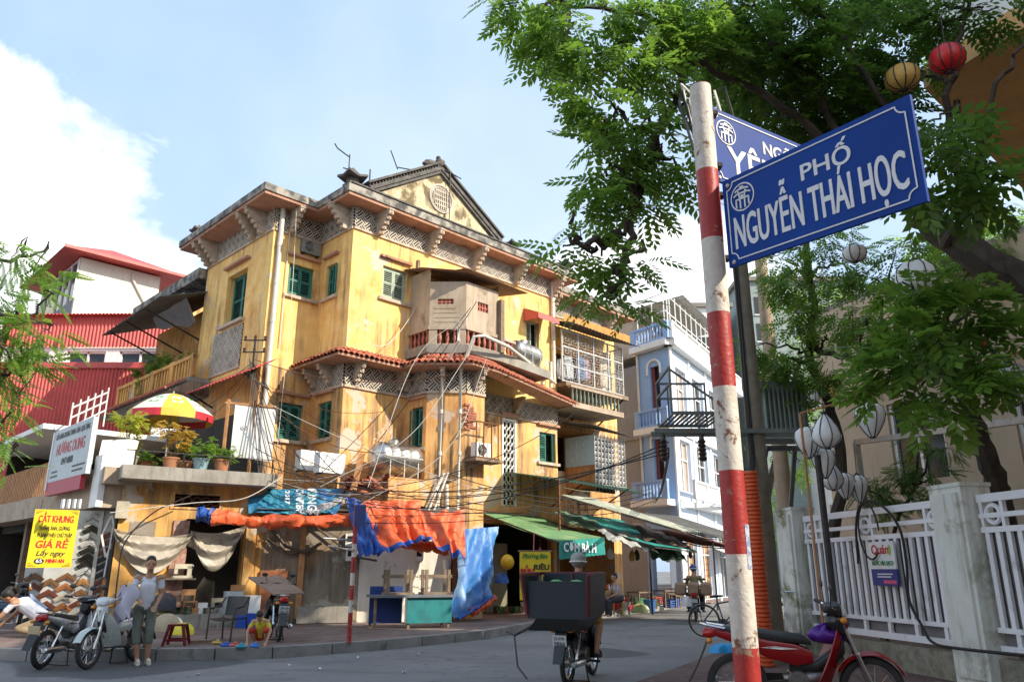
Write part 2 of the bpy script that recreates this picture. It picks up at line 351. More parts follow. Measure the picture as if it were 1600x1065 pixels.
# ---------------------------------------------------------------- ground
def asphalt():
    m, nt, bs = new_mat('asphalt'); v = tex_pos(nt)
    c = mixc(nt, ramp(nt, noise(nt, v, 0.5, 5, 0.6), 0.35, 0.7), (0.165, 0.163, 0.163), (0.230, 0.226, 0.220))
    c = mixc(nt, ramp(nt, noise(nt, tex_pos(nt, (0.5, 1.6, 1)), 0.9, 6, 0.65, 0.4), 0.55, 0.8), c, (0.062, 0.063, 0.068))
    vo = nt.nodes.new('ShaderNodeTexVoronoi'); vo.feature = 'DISTANCE_TO_EDGE'; vo.inputs['Scale'].default_value = 0.55; vo.inputs['Randomness'].default_value = 1.0
    wv = nt.nodes.new('ShaderNodeVectorMath'); wv.operation = 'ADD'; ns = nt.nodes.new('ShaderNodeTexNoise'); ns.inputs['Scale'].default_value = 1.8; ns.inputs['Detail'].default_value = 6; lk(nt, v, ns.inputs['Vector']); lk(nt, v, wv.inputs[0]); lk(nt, ns.outputs['Color'], wv.inputs[1]); lk(nt, wv.outputs[0], vo.inputs['Vector'])
    c = mixc(nt, wm(nt, 'MULTIPLY', ramp(nt, vo.outputs['Distance'], 0.012, 0.0), ramp(nt, noise(nt, v, 0.25, 3), 0.45, 0.6)), c, (0.03, 0.03, 0.032))
    c = mixc(nt, ramp(nt, noise(nt, v, 0.18, 2, 0.4), 0.57, 0.58), c, (0.085, 0.084, 0.086))
    c = mixc(nt, ramp(nt, noise(nt, v, 2.1, 7, 0.72), 0.58, 0.74), c, (0.05, 0.048, 0.046))
    g = noise(nt, v, 90, 3, 0.6); c = mixc(nt, ramp(nt, g, 0.55, 0.8), c, (0.17, 0.165, 0.16))
    lk(nt, c, bs.inputs['Base Color']); bs.inputs['Roughness'].default_value = 0.85; bump(nt, bs, g, 0.5, 0.01); return m
def paving(name, c1, c2, joint, sx, sy, rot):
    m, nt, bs = new_mat(name); v = tex_pos(nt)
    mp = nt.nodes.new('ShaderNodeMapping'); mp.inputs['Rotation'].default_value = (0, 0, rot); lk(nt, v, mp.inputs['Vector'])
    b = nt.nodes.new('ShaderNodeTexBrick'); lk(nt, mp.outputs[0], b.inputs['Vector'])
    b.inputs['Color1'].default_value = (*c1, 1); b.inputs['Color2'].default_value = (*c2, 1); b.inputs['Mortar'].default_value = (*joint, 1)
    b.inputs['Scale'].default_value = 1; b.inputs['Brick Width'].default_value = sx; b.inputs['Row Height'].default_value = sy; b.inputs['Mortar Size'].default_value = 0.012
    c = mixc(nt, ramp(nt, noise(nt, v, 1.1, 7, 0.65, 0.4), 0.42, 0.70), b.outputs['Color'], tuple(x * 0.45 for x in c1))
    c = mixc(nt, ramp(nt, noise(nt, v, 3.3, 7, 0.7), 0.58, 0.75), c, (0.30, 0.27, 0.24))
    lk(nt, c, bs.inputs['Base Color']); bs.inputs['Roughness'].default_value = 0.88
    h = wm(nt, 'SUBTRACT', noise(nt, v, 25, 4), wm(nt, 'MULTIPLY', b.outputs['Fac'], 0.8)); bump(nt, bs, h, 0.5, 0.015); return m
road = tag(MB().poly((-900, -900, 0), (900, -900, 0), (900, 900, 0), (-900, 900, 0)).build('road', asphalt()), kind='structure')
pave_m = paving('red_pavement_tiles', (0.24, 0.155, 0.13), (0.20, 0.145, 0.125), (0.12, 0.10, 0.09), 0.30, 0.30, R(20))
pave_r = paving('brick_pavement', (0.20, 0.11, 0.095), (0.16, 0.095, 0.085), (0.09, 0.08, 0.07), 0.22, 0.11, R(33))
kerb_m = pm('kerb_stone', (0.27, 0.26, 0.25), (0.19, 0.18, 0.17), rough=0.9, scale=2, dirt=(0.10, 0.09, 0.08), bmp=0.4)
PZ = 0.18
kline = [(-32, 36), (-12.5, 16.2), (-10.2, 14.7), (-8.4, 14.4), (-6.2, 14.45), (-4.3, 14.75), (-2.56, 16.3), (-0.7, 18.7), (0.8, 22.2), (2.7, 26.6), (6.2, 32.6), (10, 39.5), (22, 61)]
poly = kline + [(40, 80), (-60, 80), (-60, 36)]
pv = MB(); pv.prism([(x, y) for x, y in poly], -0.05, PZ); tag(pv.build('pavement_left', pave_m), kind='structure')
def strip(pts, w0, w1):
    o = []
    for i, p in enumerate(pts):
        a = Vector(pts[max(i - 1, 0)]); b = Vector(pts[min(i + 1, len(pts) - 1)]); d = (b - a).normalized(); n = Vector((-d.y, d.x)); p = Vector(p); o.append((p + n * w0, p + n * w1))
    return o
kb = tag(link('kerb_left', None), kind='structure')
st = strip(kline, -0.10, 0.14)
def resample(pts, step):
    out = []; 
    for a, b in zip(pts, pts[1:]):
        n = max(1, int((Vector(b[0]) - Vector(a[0])).length / step))
        for i in range(n): out.append((Vector(a[0]).lerp(b[0], i / n), Vector(a[1]).lerp(b[1], i / n)))
    return out + [pts[-1]]
for a, b in zip(*(lambda r: (r, r[1:]))(resample(st[2:11], 0.95))):
    g = 0.012; z1 = PZ + rnd.uniform(0.004, 0.014)
    d = (b[0] - a[0]).normalized() * g
    MB().prism([tuple(a[0] + d), tuple(b[0] - d), tuple(b[1] - d), tuple(a[1] + d)], -0.02, z1).build('kerb_stone', kerb_m, kb)
rl = [(-9, -9), (-4.5, 0), (-1.0, 6.3), (2.0, 11.6), (3.8, 15.0), (5.2, 18.5), (6.2, 23.5), (7.6, 27)]
MB_r = MB(); MB_r.prism(rl + [(14, 27), (14, -9)], -0.05, 0.10); tag(MB_r.build('pavement_right', pave_r), kind='structure')

# ---------------------------------------------------------------- the yellow corner house (local frame: x along the sunlit street front, y along the side street)
HC = (-4.95, 22.0)
H = thing('corner_house', 'big weathered yellow corner house with dark eaves and carved gable on top', 'house', (HC[0], HC[1], 0), R(45))
def HW(a, b, z): s = math.sqrt(.5); return Vector((HC[0] + s * (a - b), HC[1] + s * (a + b), z))
ZF2, ZE, ZT = 11.8, 12.48, 12.82     # frieze foot, soffit, eave top
fL1 = Face((-1.7, 6.6), (-1.7, 1.86)); fR1 = Face((-1.7, 1.86), (0, 1.86)); fL2 = Face((0, 1.86), (0, 0)); fR2 = Face((0, 0), (9.4, 0)); fR3 = Face((9.4, .9), (14.3, .9))
fE = Face((14.3, .9), (14.3, 8)); fBL = Face((2.31, 0), (2.31, -1.02)); fBC = Face((2.31, -1.02), (3.15, -1.86)); fBF = Face((3.15, -1.86), (3.93, -1.86)); fBR = Face((3.93, -1.86), (3.93, 0))
fRr = Face((9.4, 0), (9.4, .9)); fLb = Face((0, 12), (0, 6.6)); fLr = Face((-1.7, 6.6), (0, 6.6))
leaf_cache = {}
def leaf_mesh(w, h, mat, flip):
    key = (round(w, 2), round(h, 2), mat.name, flip)
    if key in leaf_cache: return leaf_cache[key]
    mb = MB(); t = 0.04; fr = 0.055
    mb.box(0, fr, -t, 0, 0, h).box(w - fr, w, -t, 0, 0, h)
    rails = [0, h * 0.48, h - fr] if h > 0.9 else [0, h - fr]
    for r in rails: mb.box(fr, w - fr, -t + .003, -.003, r, r + fr)
    zs = rails
    for z0, z1 in zip(zs, zs[1:]):
        n = max(3, int((z1 - z0 - fr) / 0.062)); 
        for i in range(n):
            z = z0 + fr + (i + .5) * (z1 - z0 - fr) / n
            mb.bar((fr, -t / 2, z), (w - fr, -t / 2, z), 0.046, 0.012, up=(0, -0.62, 0.78))
    if flip:
        for i, v in enumerate(mb.v): mb.v[i] = (-v[0], v[1], v[2])
    leaf_cache[key] = mb.mesh('shutter', mat); return leaf_cache[key]
def shut_window(F, x0, x1, z0, z1, mat, angs=(0, 0), hood=0.13, sill=0.1, hoodm=None, sillm=None, d=0.10, parent=None, depth=0.28):
    """frame and a black panel standing in for the unlit room, two louvred leaves, hood and sill"""
    P = parent or H; mb = MB(); fw = 0.06
    for a, b, c, e in ((x0, x0 + fw, z0, z1), (x1 - fw, x1, z0, z1), (x0 + fw, x1 - fw, z0, z0 + fw), (x0 + fw, x1 - fw, z1 - fw, z1)): F.box(mb, a, b, c, e, d, d + 0.09)
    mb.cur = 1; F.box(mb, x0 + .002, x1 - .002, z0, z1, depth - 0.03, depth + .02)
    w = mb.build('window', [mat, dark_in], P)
    lw = (x1 - x0 - 2 * fw) / 2 - .004; lh = z1 - z0 - 2 * fw - .01
    if angs[0] is not None: link('shutter', leaf_mesh(lw, lh, mat, False), w, F(x0 + fw, z0 + fw + .005, d + .03), F.rz - R(angs[0]))
    if angs[1] is not None: link('shutter', leaf_mesh(lw, lh, mat, True), w, F(x1 - fw, z0 + fw + .005, d + .03), F.rz + R(angs[1]))
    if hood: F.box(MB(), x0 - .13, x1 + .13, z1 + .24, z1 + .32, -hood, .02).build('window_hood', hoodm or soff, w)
    if sill: F.box(MB(), x0 - .14, x1 + .14, z0 - .12, z0 - .02, -sill, .05).build('window_sill', sillm or brk_m, w)
    return w
unlit_wall = pm('unlit_room_wall', (.05, .042, .035), (.03, .026, .022), rough=.95, scale=2)  # room walls coloured near black to stand for the unlit interior
WIN = {}
wl = MB(); wo = MB()
# openings (x0, x1, z0, z1) on each face
hL1 = [(6.6 - 4.82, 6.6 - 3.42, 9.2, 10.95)]
hR1 = [(.62, 1.52, 9.78, 10.82), (.68, 1.5, 5.25, 6.35)]
hL2 = [(1.86 - 1.42, 1.86 - .84, 9.75, 10.85), (1.86 - 1.36, 1.86 - .6, 5.25, 6.35)]
hR2 = [(1.18, 2.14, 9.78, 10.85), (7.75, 8.45, 8.3, 10.55), (6.49, 7.19, 3.6, 6.62), (8.42, 9.3, 5.3, 6.38)]
hR2 += [(5.2, 9.1, .18, 3.0)]; hR3 = [(.4, 4.4, .18, 3.1), (.5, 3.2, 4.75, 6.9), (.3, 4.6, 8.3, 10.6)]
hBL = [(.32, .86, 5.05, 6.3)]
wlo = MB(); ZS = 7.4
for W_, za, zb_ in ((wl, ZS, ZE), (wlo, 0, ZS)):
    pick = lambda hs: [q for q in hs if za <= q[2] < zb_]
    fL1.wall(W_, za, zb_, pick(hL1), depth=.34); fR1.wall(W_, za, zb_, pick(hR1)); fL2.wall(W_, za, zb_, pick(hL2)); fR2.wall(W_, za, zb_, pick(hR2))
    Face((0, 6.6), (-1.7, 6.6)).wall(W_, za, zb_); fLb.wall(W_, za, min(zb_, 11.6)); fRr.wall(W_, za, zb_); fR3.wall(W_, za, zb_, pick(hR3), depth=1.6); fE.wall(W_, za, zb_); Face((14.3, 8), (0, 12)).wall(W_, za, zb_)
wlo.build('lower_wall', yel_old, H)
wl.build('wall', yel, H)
rb_ = MB(); fR2.box(rb_, 5.0, 9.3, 0, 3.2, 3.0, 3.1); fR3.box(rb_, .3, 4.6, 0, 3.2, 3.4, 3.5); fR3.box(rb_, .3, 4.6, 4.6, 10.8, 1.62, 1.7); rb_.build('room_back_wall', unlit_wall, H)
for q in ((5.19, 3.0), (9.11, 3.0)): MB().box(q[0] - .05, q[0] + .05, .3, 3.0, .18, 3.05).build('room_side_wall', unlit_wall, H)
MB().box(5.1, 9.2, .29, 3.05, 3.0, 3.06).build('room_ceiling', unlit_wall, H)
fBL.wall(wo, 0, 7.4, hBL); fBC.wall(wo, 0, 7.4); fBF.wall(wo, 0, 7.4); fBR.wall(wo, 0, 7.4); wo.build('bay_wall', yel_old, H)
shut_window(fL1, *hL1[0], green_sh, (0, 0), hood=.16, sill=.14, d=.24, depth=.36)
shut_window(fR1, *hR1[0], green_sh, (0, 0)); shut_window(fR1, *hR1[1], green_sh, (0, 0))
shut_window(fL2, *hL2[0], green_sh, (0, 118)); shut_window(fL2, *hL2[1], green_sh, (4, 100))
shut_window(fR2, *hR2[0], pale_sh, (0, 0)); shut_window(fR2, *hR2[3], green_sh, (0, 40))
shut_window(fBL, *hBL[0], green_sh, (120, 14), sill=.1, hood=.1)
w = shut_window(fR2, *hR2[1], pale_sh, (0, None), hood=0, sill=0)
# fret lattice window of the first floor
lat = MB(); x0, x1, z0, z1 = hR2[2]
fR2.box(lat, x0, x0 + .07, z0, z1, -.03, .06); fR2.box(lat, x1 - .07, x1, z0, z1, -.03, .06); fR2.box(lat, x0 + .07, x1 - .07, z1 - .07, z1, -.03, .06)
nx, nz = 3, 11; cw = (x1 - x0 - .14) / nx; ch = (z1 - z0 - .07) / nz
for i in range(nx):
    for j in range(nz):
        cx = x0 + .07 + (i + .5) * cw; cz = z0 + (j + .5) * ch
        k = len(lat.v); lat.torus((0, 0, 0), 0.5, 0.12, 'y', 10, 4); lat.xf(k, fR2.M() @ Matrix.Translation((cx, .02, cz)) @ Matrix.Diagonal((cw * .9, .22, ch * .92, 1)))
lw = lat.build('lattice_window', white_p, H); b = MB(); fR2.box(b, x0 + .002, x1 - .002, z0, z1, .24, .29); b.build('unlit_room_panel', dark_in, lw)  # the back is a black panel painted as an unlit room
b = MB(); fR2.box(b, x0 - .1, x1 + .1, z1 + .1, z1 + .2, -.14, .02); b.build('window_hood', soff, lw)
# fret frieze: strips laid in a diagonal weave, proud of a dark ground
def frieze(F, x0, x1, z0, z1, name='frieze'):
    mb = MB(); mb.cur = 1; F.box(mb, x0, x1, z0, z1, -.018, .01); mb.cur = 0
    c = .23; w = .027
    def clip(p, q):
        t0, t1 = 0.0, 1.0; d = (q[0] - p[0], q[1] - p[1])
        for pp, qq in ((-d[0], p[0] - x0), (d[0], x1 - p[0]), (-d[1], p[1] - z0), (d[1], z1 - p[1])):
            if abs(pp) < 1e-9:
                if qq < 0: return None
            else:
                r = qq / pp
                if pp < 0: t0 = max(t0, r)
                else: t1 = min(t1, r)
        if t1 - t0 < .05: return None
        return (p[0] + d[0] * t0, p[1] + d[1] * t0), (p[0] + d[0] * t1, p[1] + d[1] * t1)
    s = math.sqrt(.5); n = int((x1 - x0 + z1 - z0) / c) + 4
    for i in range(-n, n):
        for j in range(-n, n):
            ox, oz = x0 + (i - j) * c * s, z0 + (i + j) * c * s
            if ox < x0 - 1 or ox > x1 + 1 or oz < z0 - 1 or oz > z1 + 1: continue
            for k in range(3):
                t = (k - 1) * c / 3.0
                if (i + j) % 2: p = (ox - s * c * .62 - s * t, oz - s * c * .62 + s * t); q = (ox + s * c * .62 - s * t, oz + s * c * .62 + s * t)
                else: p = (ox - s * c * .62 + s * t, oz + s * c * .62 + s * t); q = (ox + s * c * .62 + s * t, oz - s * c * .62 + s * t)
                r = clip(p, q)
                if r: mb.bar(F(r[0][0], r[0][1], -.03), F(r[1][0], r[1][1], -.03), w, .03, up=-F.n)
    o = mb.build(name, [fret_m, fret_bk], H)
    b = MB(); F.box(b, x0 - .0, x1, z0 - .07, z0, -.06, .01); b.build('string_course', brk_m, H)
    return o
frieze(fL1, 0.02, fL1.len, ZF2, ZE); frieze(fR1, .03, fR1.len, ZF2, ZE); frieze(fL2, .0, fL2.len, ZF2, ZE); frieze(fR2, 0, 9.4, ZF2, ZE); frieze(fR3, 0, 4.9, ZF2 - .25, ZE - .25)
for F in (fL2, fBL, fBC, fBF): frieze(F, 0, F.len, 6.74, 7.38)
frieze(fR2, 0, 2.31, 6.74, 7.38); frieze(fR2, 3.95, 9.4, 6.74, 7.38); frieze(fL1, 6.6 - 5.4, 6.6 - 3.3, 7.6, 9.0, 'fret_panel')
# stepped brackets under the eaves
def bracket_mesh(reach, drop, n=5, w=.17):
    mb = MB()
    for i in range(n):
        y1 = -reach * (0.18 + .82 * (i + 1) / n); z0 = -drop + drop * i / n
        mb.box(-w / 2 + .01 * (i % 2), w / 2 - .01 * (i % 2), y1, 0.02, z0, z0 + drop / n)
        mb.ball((0, y1 + .02, z0 + drop / n * .45), (w * .36, .06, drop / n * .4), 8, 5)
    mb.box(-w / 2 - .02, w / 2 + .02, -reach - .03, 0, -.001, .045)
    return mb.mesh('bracket', brk_m)
bm_u = bracket_mesh(.72, .66); bm_l = bracket_mesh(.5, .5, 4, .14)
def brackets(F, xs, z, me, d=0):
    for x in xs: link('bracket', me, H, F(x, z - .05, d), F.rz)
brackets(fL1, (.25, .75, 3.55, 4.15), ZE, bm_u); brackets(fR1, (.55,), ZE, bm_u); brackets(fL2, (1.55,), ZE, bm_u); brackets(fR2, (.9, 3.0, 5.05, 7.15, 9.2), ZE, bm_u); brackets(fR3, (.6, 2.4, 4.3), ZE - .25, bm_u)
brackets(fL2, (.35, 1.2), 7.4, bm_l); brackets(fR2, (.35, 1.95, 5.0, 7.1), 7.4, bm_l); brackets(fBL, (.15,), 7.4, bm_l); brackets(fBC, (.5,), 7.4, bm_l); brackets(fBF, (.35,), 7.4, bm_l)
# eaves
ep = [(-2.52, 7.4), (-2.52, 1.08), (-.68, 1.08), (-.68, -.68), (10.12, -.68), (10.12, 9), (0, 9), (0, 7.4)]
MB().prism(ep, ZE + .1, ZT).build('eave_slab', fascia_m, H)
ip = [(-2.47, 7.35), (-2.47, 1.13), (-.63, 1.13), (-.63, -.63), (10.07, -.63), (10.07, 8.9), (.02, 8.9), (.02, 7.35)]
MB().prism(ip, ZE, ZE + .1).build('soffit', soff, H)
MB().prism([(9.5, .2), (15.1, .2), (15.1, 8), (9.5, 8)], ZE - .13, ZE + .14).build('eave_slab', fascia_m, H)
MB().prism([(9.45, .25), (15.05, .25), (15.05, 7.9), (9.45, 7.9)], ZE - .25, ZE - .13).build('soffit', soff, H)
# beaded cornice rows on top of the eave
def bead_row(p, q, z, r=.055):
    mb = MB(); p = Vector((*p, z)); q = Vector((*q, z)); n = int((q - p).length / (2.3 * r)); e = (q - p).normalized()
    mb.bar(p, q, .16, .06)
    for i in range(n + 1): mb.ball(p + (q - p) * i / n + Vector((0, 0, .06)), (r, r, r * 1.25), 6, 4)
    mb.bar(p + Vector((0, 0, .14)), q + Vector((0, 0, .14)), .2, .05); return mb.build('cornice_beads', dark_stone, H)
bead_row((-.45, -.42), (10.0, -.42), ZT + .035)
bead_row((-2.3, 1.9), (-.5, 1.9), ZT + .06)
# hipped tile roofs behind the eaves
rm = pm('old_roof_tiles', (0.22, 0.12, 0.10), (0.13, 0.09, 0.08), rough=0.9, scale=5, dirt=(0.30, 0.16, 0.13), bmp=0.5)
def hip(x0, x1, y0, y1, z, h, inset):
    mb = MB(); mb.add([(x0, y0, z), (x1, y0, z), (x1, y1, z), (x0, y1, z), (x0 + inset, (y0 + y1) / 2, z + h), (x1 - inset, (y0 + y1) / 2, z + h)], [(0, 1, 5, 4), (1, 2, 5), (2, 3, 4, 5), (3, 0, 4)]); return mb.build('roof', rm, H)
hip(-1.9, 2.2, 1.9, 7.2, ZT + .01, .85, 1.6); hip(.2, 9.9, .3, 8.8, ZT + .012, 1.2, 3.0); hip(9.6, 14.9, .5, 7.8, ZE + .16, .7, 2)
# gable with medallion
GA, GB, GP, gz = .35, 5.9, 3.1, ZT + .2
gm = plaster('gable_plaster', (0.56, 0.47, 0.30), (0.50, 0.40, 0.22), (0.18, 0.14, 0.08), (0.15, 0.115, 0.06), peel_r=(0.47, 0.56), grey_r=(0.42, 0.7))
g = MB().extr([(GA + .2, -.32, gz), (GB - .2, -.32, gz), (GP, -.32, 14.75)], (0, .3, 0)).build('gable', gm, H)
rk = MB()
for p in ((GA - .1, gz + .05), (GB + .12, gz + .05)):
    a = Vector((p[0], -.24, p[1])); b = Vector((GP, -.24, 14.9)); rk.bar(a, b, .44, .12); n = int((b - a).length / .14)
    d = (b - a).normalized(); up = Vector((-d.z, 0, d.x)) * (1 if d.x > 0 else -1)
    for i in range(n): c = a + (b - a) * (i + .5) / n; rk.ball(c + up * .1 + Vector((0, -.1, 0)), (.06, .08, .06), 6, 4)
    rk.bar(a + up * .19, b + up * .19, .5, .07); rk.bar(a - up * .12 + Vector((0, -.06, 0)), b - up * .12 + Vector((0, -.06, 0)), .24, .08)
rk.build('gable_coping', dark_stone, g)
md = MB(); mc = Vector((GP + .1, -.34, 13.78)); md.torus(mc, .50, .035, 'y', 28, 6); md.torus(mc, .43, .02, 'y', 28, 5)
for i in range(-4, 5):
    x = i * .085; h = math.sqrt(max(0, .40 ** 2 - x * x)); md.box(mc.x + x - .014, mc.x + x + .014, mc.y - .03, mc.y + .02, mc.z - h, mc.z + h)
for zz, xw in ((.26, .26), (.09, .3), (-.09, .3), (-.26, .26)): md.box(mc.x - xw, mc.x + xw, mc.y - .034, mc.y + .02, mc.z + zz - .016, mc.z + zz + .016)
md.build('medallion', fret_m, g)
MB().add([(GA - .1, 0, gz + .1), (GB + .1, 0, gz + .1), (GP, 0, 14.85), (GA - .1, 5, gz + .1), (GB + .1, 5, gz + .1), (GP, 5, 14.85)], [(0, 2, 5, 3), (2, 1, 4, 5), (3, 5, 4)]).build('roof', rm, H)
# ridge ornament at the apex: a crouching stone beast
be = MB(); be.ball((GP - .25, -.2, 15.02), (.34, .17, .16), 10, 6).ball((GP + .08, -.2, 15.2), (.17, .16, .19), 10, 6).ball((GP + .02, -.22, 15.38), (.09, .09, .08), 8, 5).ball((GP + .22, -.2, 15.3), (.1, .1, .09), 8, 5).ball((GP - .5, -.2, 14.95), (.16, .12, .08), 8, 5).ball((GP + .17, -.2, 15.06), (.12, .15, .14), 8, 5)
be.build('roof_ornament', dark_stone, H, smooth=True)
def pagoda(x, y, z, sc=1.0):
    mb = MB(); b = .3 * sc
    mb.box(x - b, x + b, y - b, y + b, z, z + .18 * sc); mb.box(x - .2 * sc, x + .2 * sc, y - .2 * sc, y + .2 * sc, z + .18 * sc, z + .5 * sc)
    for k, (hw, zz) in enumerate(((.62 * sc, .5 * sc), )):
        pts = []; n = 8
        for i in range(n):
            a = math.pi / 4 + i * math.pi / 4; r = hw * (1.1 if i % 2 == 0 else .82); up = .16 * sc if i % 2 == 0 else 0
            pts.append((x + r * math.cos(a), y + r * math.sin(a), z + zz + up))
        top = (x, y, z + zz + .52 * sc); m = [(x + .45 * (p[0] - x), y + .45 * (p[1] - y), z + zz + .2 * sc) for p in pts]
        mb.add(pts + m + [top] + [(p[0], p[1], p[2] - .07) for p in pts] + [(x, y, z + zz - .02)], [(i, (i + 1) % n, n + (i + 1) % n, n + i) for i in range(n)] + [(n + i, n + (i + 1) % n, 2 * n) for i in range(n)] + [(2 * n + 1 + i, 2 * n + 1 + (i + 1) % n, (i + 1) % n, i) for i in range(n)] + [(2 * n + 1 + (i + 1) % n, 2 * n + 1 + i, 3 * n + 1) for i in range(n)])
    return mb.build('roof_lantern', dark_stone, H)
pagoda(-.28, -.2, ZT + .12, .72); pagoda(6.75, -.25, ZT + .14, .5); pagoda(9.75, -.3, ZT + .12, .6); pagoda(14.6, .6, ZE + .15, .6); pagoda(-2.2, 6.6, ZT, .5)
rb = MB(); rb.bar((-1.6, 2.6, ZT + .35), (.2, 2.6, ZT + .35), .22, .28); rb.ball((-1.65, 2.6, ZT + .38), (.2, .16, .2), 8, 5)
for i in range(12): rb.ball((-1.5 + i * .15, 2.47, ZT + .38), (.05, .05, .09), 6, 4)
rb.build('roof_ridge', dark_stone, H)
# lower tiled eave round the wing and the bay
ol = [(-.66, 1.86), (-.66, -.66), (1.66, -.66), (1.66, -1.30), (2.85, -2.50), (4.1, -2.35), (10.2, -.55)]
il = [(0, 1.86), (0, 0), (2.31, 0), (2.31, -1.02), (3.15, -1.86), (3.93, -1.86), (9.4, 0)]
es = MB(); n = len(ol)
for i in range(n - 1):
    a, b, c, d = ol[i], ol[i + 1], il[i + 1], il[i]
    es.poly((*a, 7.40), (*b, 7.40), (*c, 7.40), (*d, 7.40)); es.poly((*a, 7.47), (*b, 7.47), (*c, 7.84), (*d, 7.84)); es.poly((*a, 7.40), (*a, 7.47), (*b, 7.47), (*b, 7.40))
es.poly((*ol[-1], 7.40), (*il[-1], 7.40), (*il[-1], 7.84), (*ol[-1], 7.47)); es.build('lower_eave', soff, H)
tm = MB(); m_ = 6
for k, (r, y) in enumerate(((.078, -.06), (.070, .62))): pass
def halfpipe(mb, r0, r1, ln, up):
    n = 6; vs = []
    for (r, y) in ((r0, 0), (r1, ln)):
        for i in range(n + 1): a = math.pi * i / n; vs.append((r * math.cos(a), y, up * r * math.sin(a)))
        for i in range(n + 1): a = math.pi * i / n; vs.append(((r - .016) * math.cos(a), y, up * (r - .016) * math.sin(a)))
    k = n + 1; fs = []
    for i in range(n): fs += [(i, i + 1, 2 * k + i + 1, 2 * k + i), (k + i + 1, k + i, 3 * k + i, 3 * k + i + 1), (i, k + i, k + i + 1, i + 1)]
    mb.add(vs, fs); return mb
tile_me = halfpipe(MB(), .082, .074, .40, 1).mesh('tile', tile_m)
for i in range(n - 1):
    a, b = Vector((*ol[i], 7.47)), Vector((*ol[i + 1], 7.47)); c, d = Vector((*il[i + 1], 7.84)), Vector((*il[i], 7.84)); L0 = (b - a).length
    k = max(1, int(L0 / .175))
    for j in range(k):
        t = (j + .5) / k; p = a.lerp(b, t); q = d.lerp(c, t); v = q - p; ln = v.length
        for row in range(2 if L0 > .9 else 1):
            o = p + v.normalized() * (row * .34 - .07) + Vector((rnd.uniform(-.014, .014), rnd.uniform(-.014, .014), .012 + .02 * row + rnd.uniform(0, .02)))
            M = plane_M(o, v.cross(Vector((0, 0, 1))), v); e = M.to_euler()
            link('tile', tile_me, H, o, (e.x, e.y + rnd.uniform(-.08, .08), e.z + rnd.uniform(-.05, .05)))
# balcony of the bay and the cement box built on it
bl = MB(); bl.prism([(2.2, .0), (2.2, -1.07), (3.1, -1.98), (4.55, -1.98), (7.4, -1.5), (7.4, 0)], 7.92, 8.2); bl.build('balcony_slab', conc, H)
fu = [Face((2.31, 0), (2.31, -1.02)), Face((2.31, -1.02), (3.1, -1.86)), Face((3.1, -1.86), (4.5, -1.86)), Face((4.5, -1.86), (5.35, -1.74))]
bal_me = MB().lathe([(.05, 0), (.05, .05), (.03, .07), (.062, .2), (.05, .28), (.028, .40), (.045, .45), (.05, .5)], n=10).mesh('baluster', pink_m, True)
rw = MB()
for i, F in enumerate(fu):
    F.box(rw, -.04, F.len + .04, 8.70, 8.80, -.05, .12)
    F.box(rw, -.02, F.len + .02, 8.2, 8.24, -.04, .10)
    if i in (1,): F.box(rw, 0, .26, 8.2, 8.7, -.03, .1); F.box(rw, F.len - .26, F.len, 8.2, 8.7, -.03, .1)
    if i == 2: F.box(rw, F.len - .1, F.len, 8.2, 8.7, -.03, .1)
    n_ = max(2, int(F.len / .2))
    for j in range(n_):
        x = F.len * (j + .5) / n_
        if i == 1 and (x < .32 or x > F.len - .32): continue
        link('baluster', bal_me, H, F(x, 8.22, .03))
rw.build('balcony_rail', cement, H)
cb = MB()
fu[0].wall(cb, 8.8, 10.55); fu[1].wall(cb, 8.8, 10.3, [(.25, .75, 9.55, 9.72)], depth=.1); fu[2].wall(cb, 8.8, 10.3, [(.5, .95, 9.45, 9.75)], depth=.1); Face((4.5, -1.86), (4.5, 0)).wall(cb, 8.2, 10.5)
fu[0].wall(cb, 10.55, 10.75); 
for i in range(22): fu[1].box(cb, rnd.uniform(.1, .3), rnd.uniform(.8, 1.05), 8.8 + i * .03, 8.82 + i * .03, -.012, .02) if i % 5 == 0 else None
cb.build('balcony_box', cement, H)
for F, x0, x1, z0, z1 in ((fu[1], .25, .75, 9.55, 9.72), (fu[2], .5, .95, 9.45, 9.75)):
    b = MB(); F.box(b, x0, x1, z0, z1, .08, .1)
    for q in range(1, 4): x = x0 + (x1 - x0) * q / 4; F.box(b, x - .02, x + .02, z0, z1, .03, .06)
    F.box(b, x0, x1, (z0 + z1) / 2 - .02, (z0 + z1) / 2 + .02, .035, .055); b.build('vent_block', pink_m, H)
tilt = pm('brown_tin', (0.34, 0.22, 0.15), (0.24, 0.15, 0.10), rough=0.8, scale=3, dirt=(0.12, 0.08, 0.06))
def corr(mb, p00, p10, p01, p11, n, amp, th=0.006, axis_u=True):
    p00, p10, p01, p11 = map(Vector, (p00, p10, p01, p11)); nr = (p10 - p00).cross(p01 - p00).normalized()
    def fn(u, v):
        p = p00.lerp(p10, u).lerp(p01.lerp(p11, u), v); return p + nr * amp * math.sin((u if axis_u else v) * n * 2 * math.pi)
    return mb.sheet(fn, n * 6 if axis_u else 1, 1 if axis_u else n * 6, th)
b = MB(); corr(b, (2.0, .1, 10.95), (2.0, -1.0, 10.72), (2.7, .1, 10.98), (3.0, -2.3, 10.5), 6, .012); corr(b, (2.9, .05, 11.0), (5.9, .05, 10.95), (2.7, -2.3, 10.52), (5.6, -2.2, 10.45), 24, .016); b.build('tin_roof', tilt, H)
b = MB(); b.bar((4.55, -1.95, 8.2), (4.55, -1.95, 10.0), .16, .16); b.build('post', wood, H); MB().bar((2.55, -.02, 8.2), (2.55, -.02, 11.4), .12, .1).build('post', wood, H)
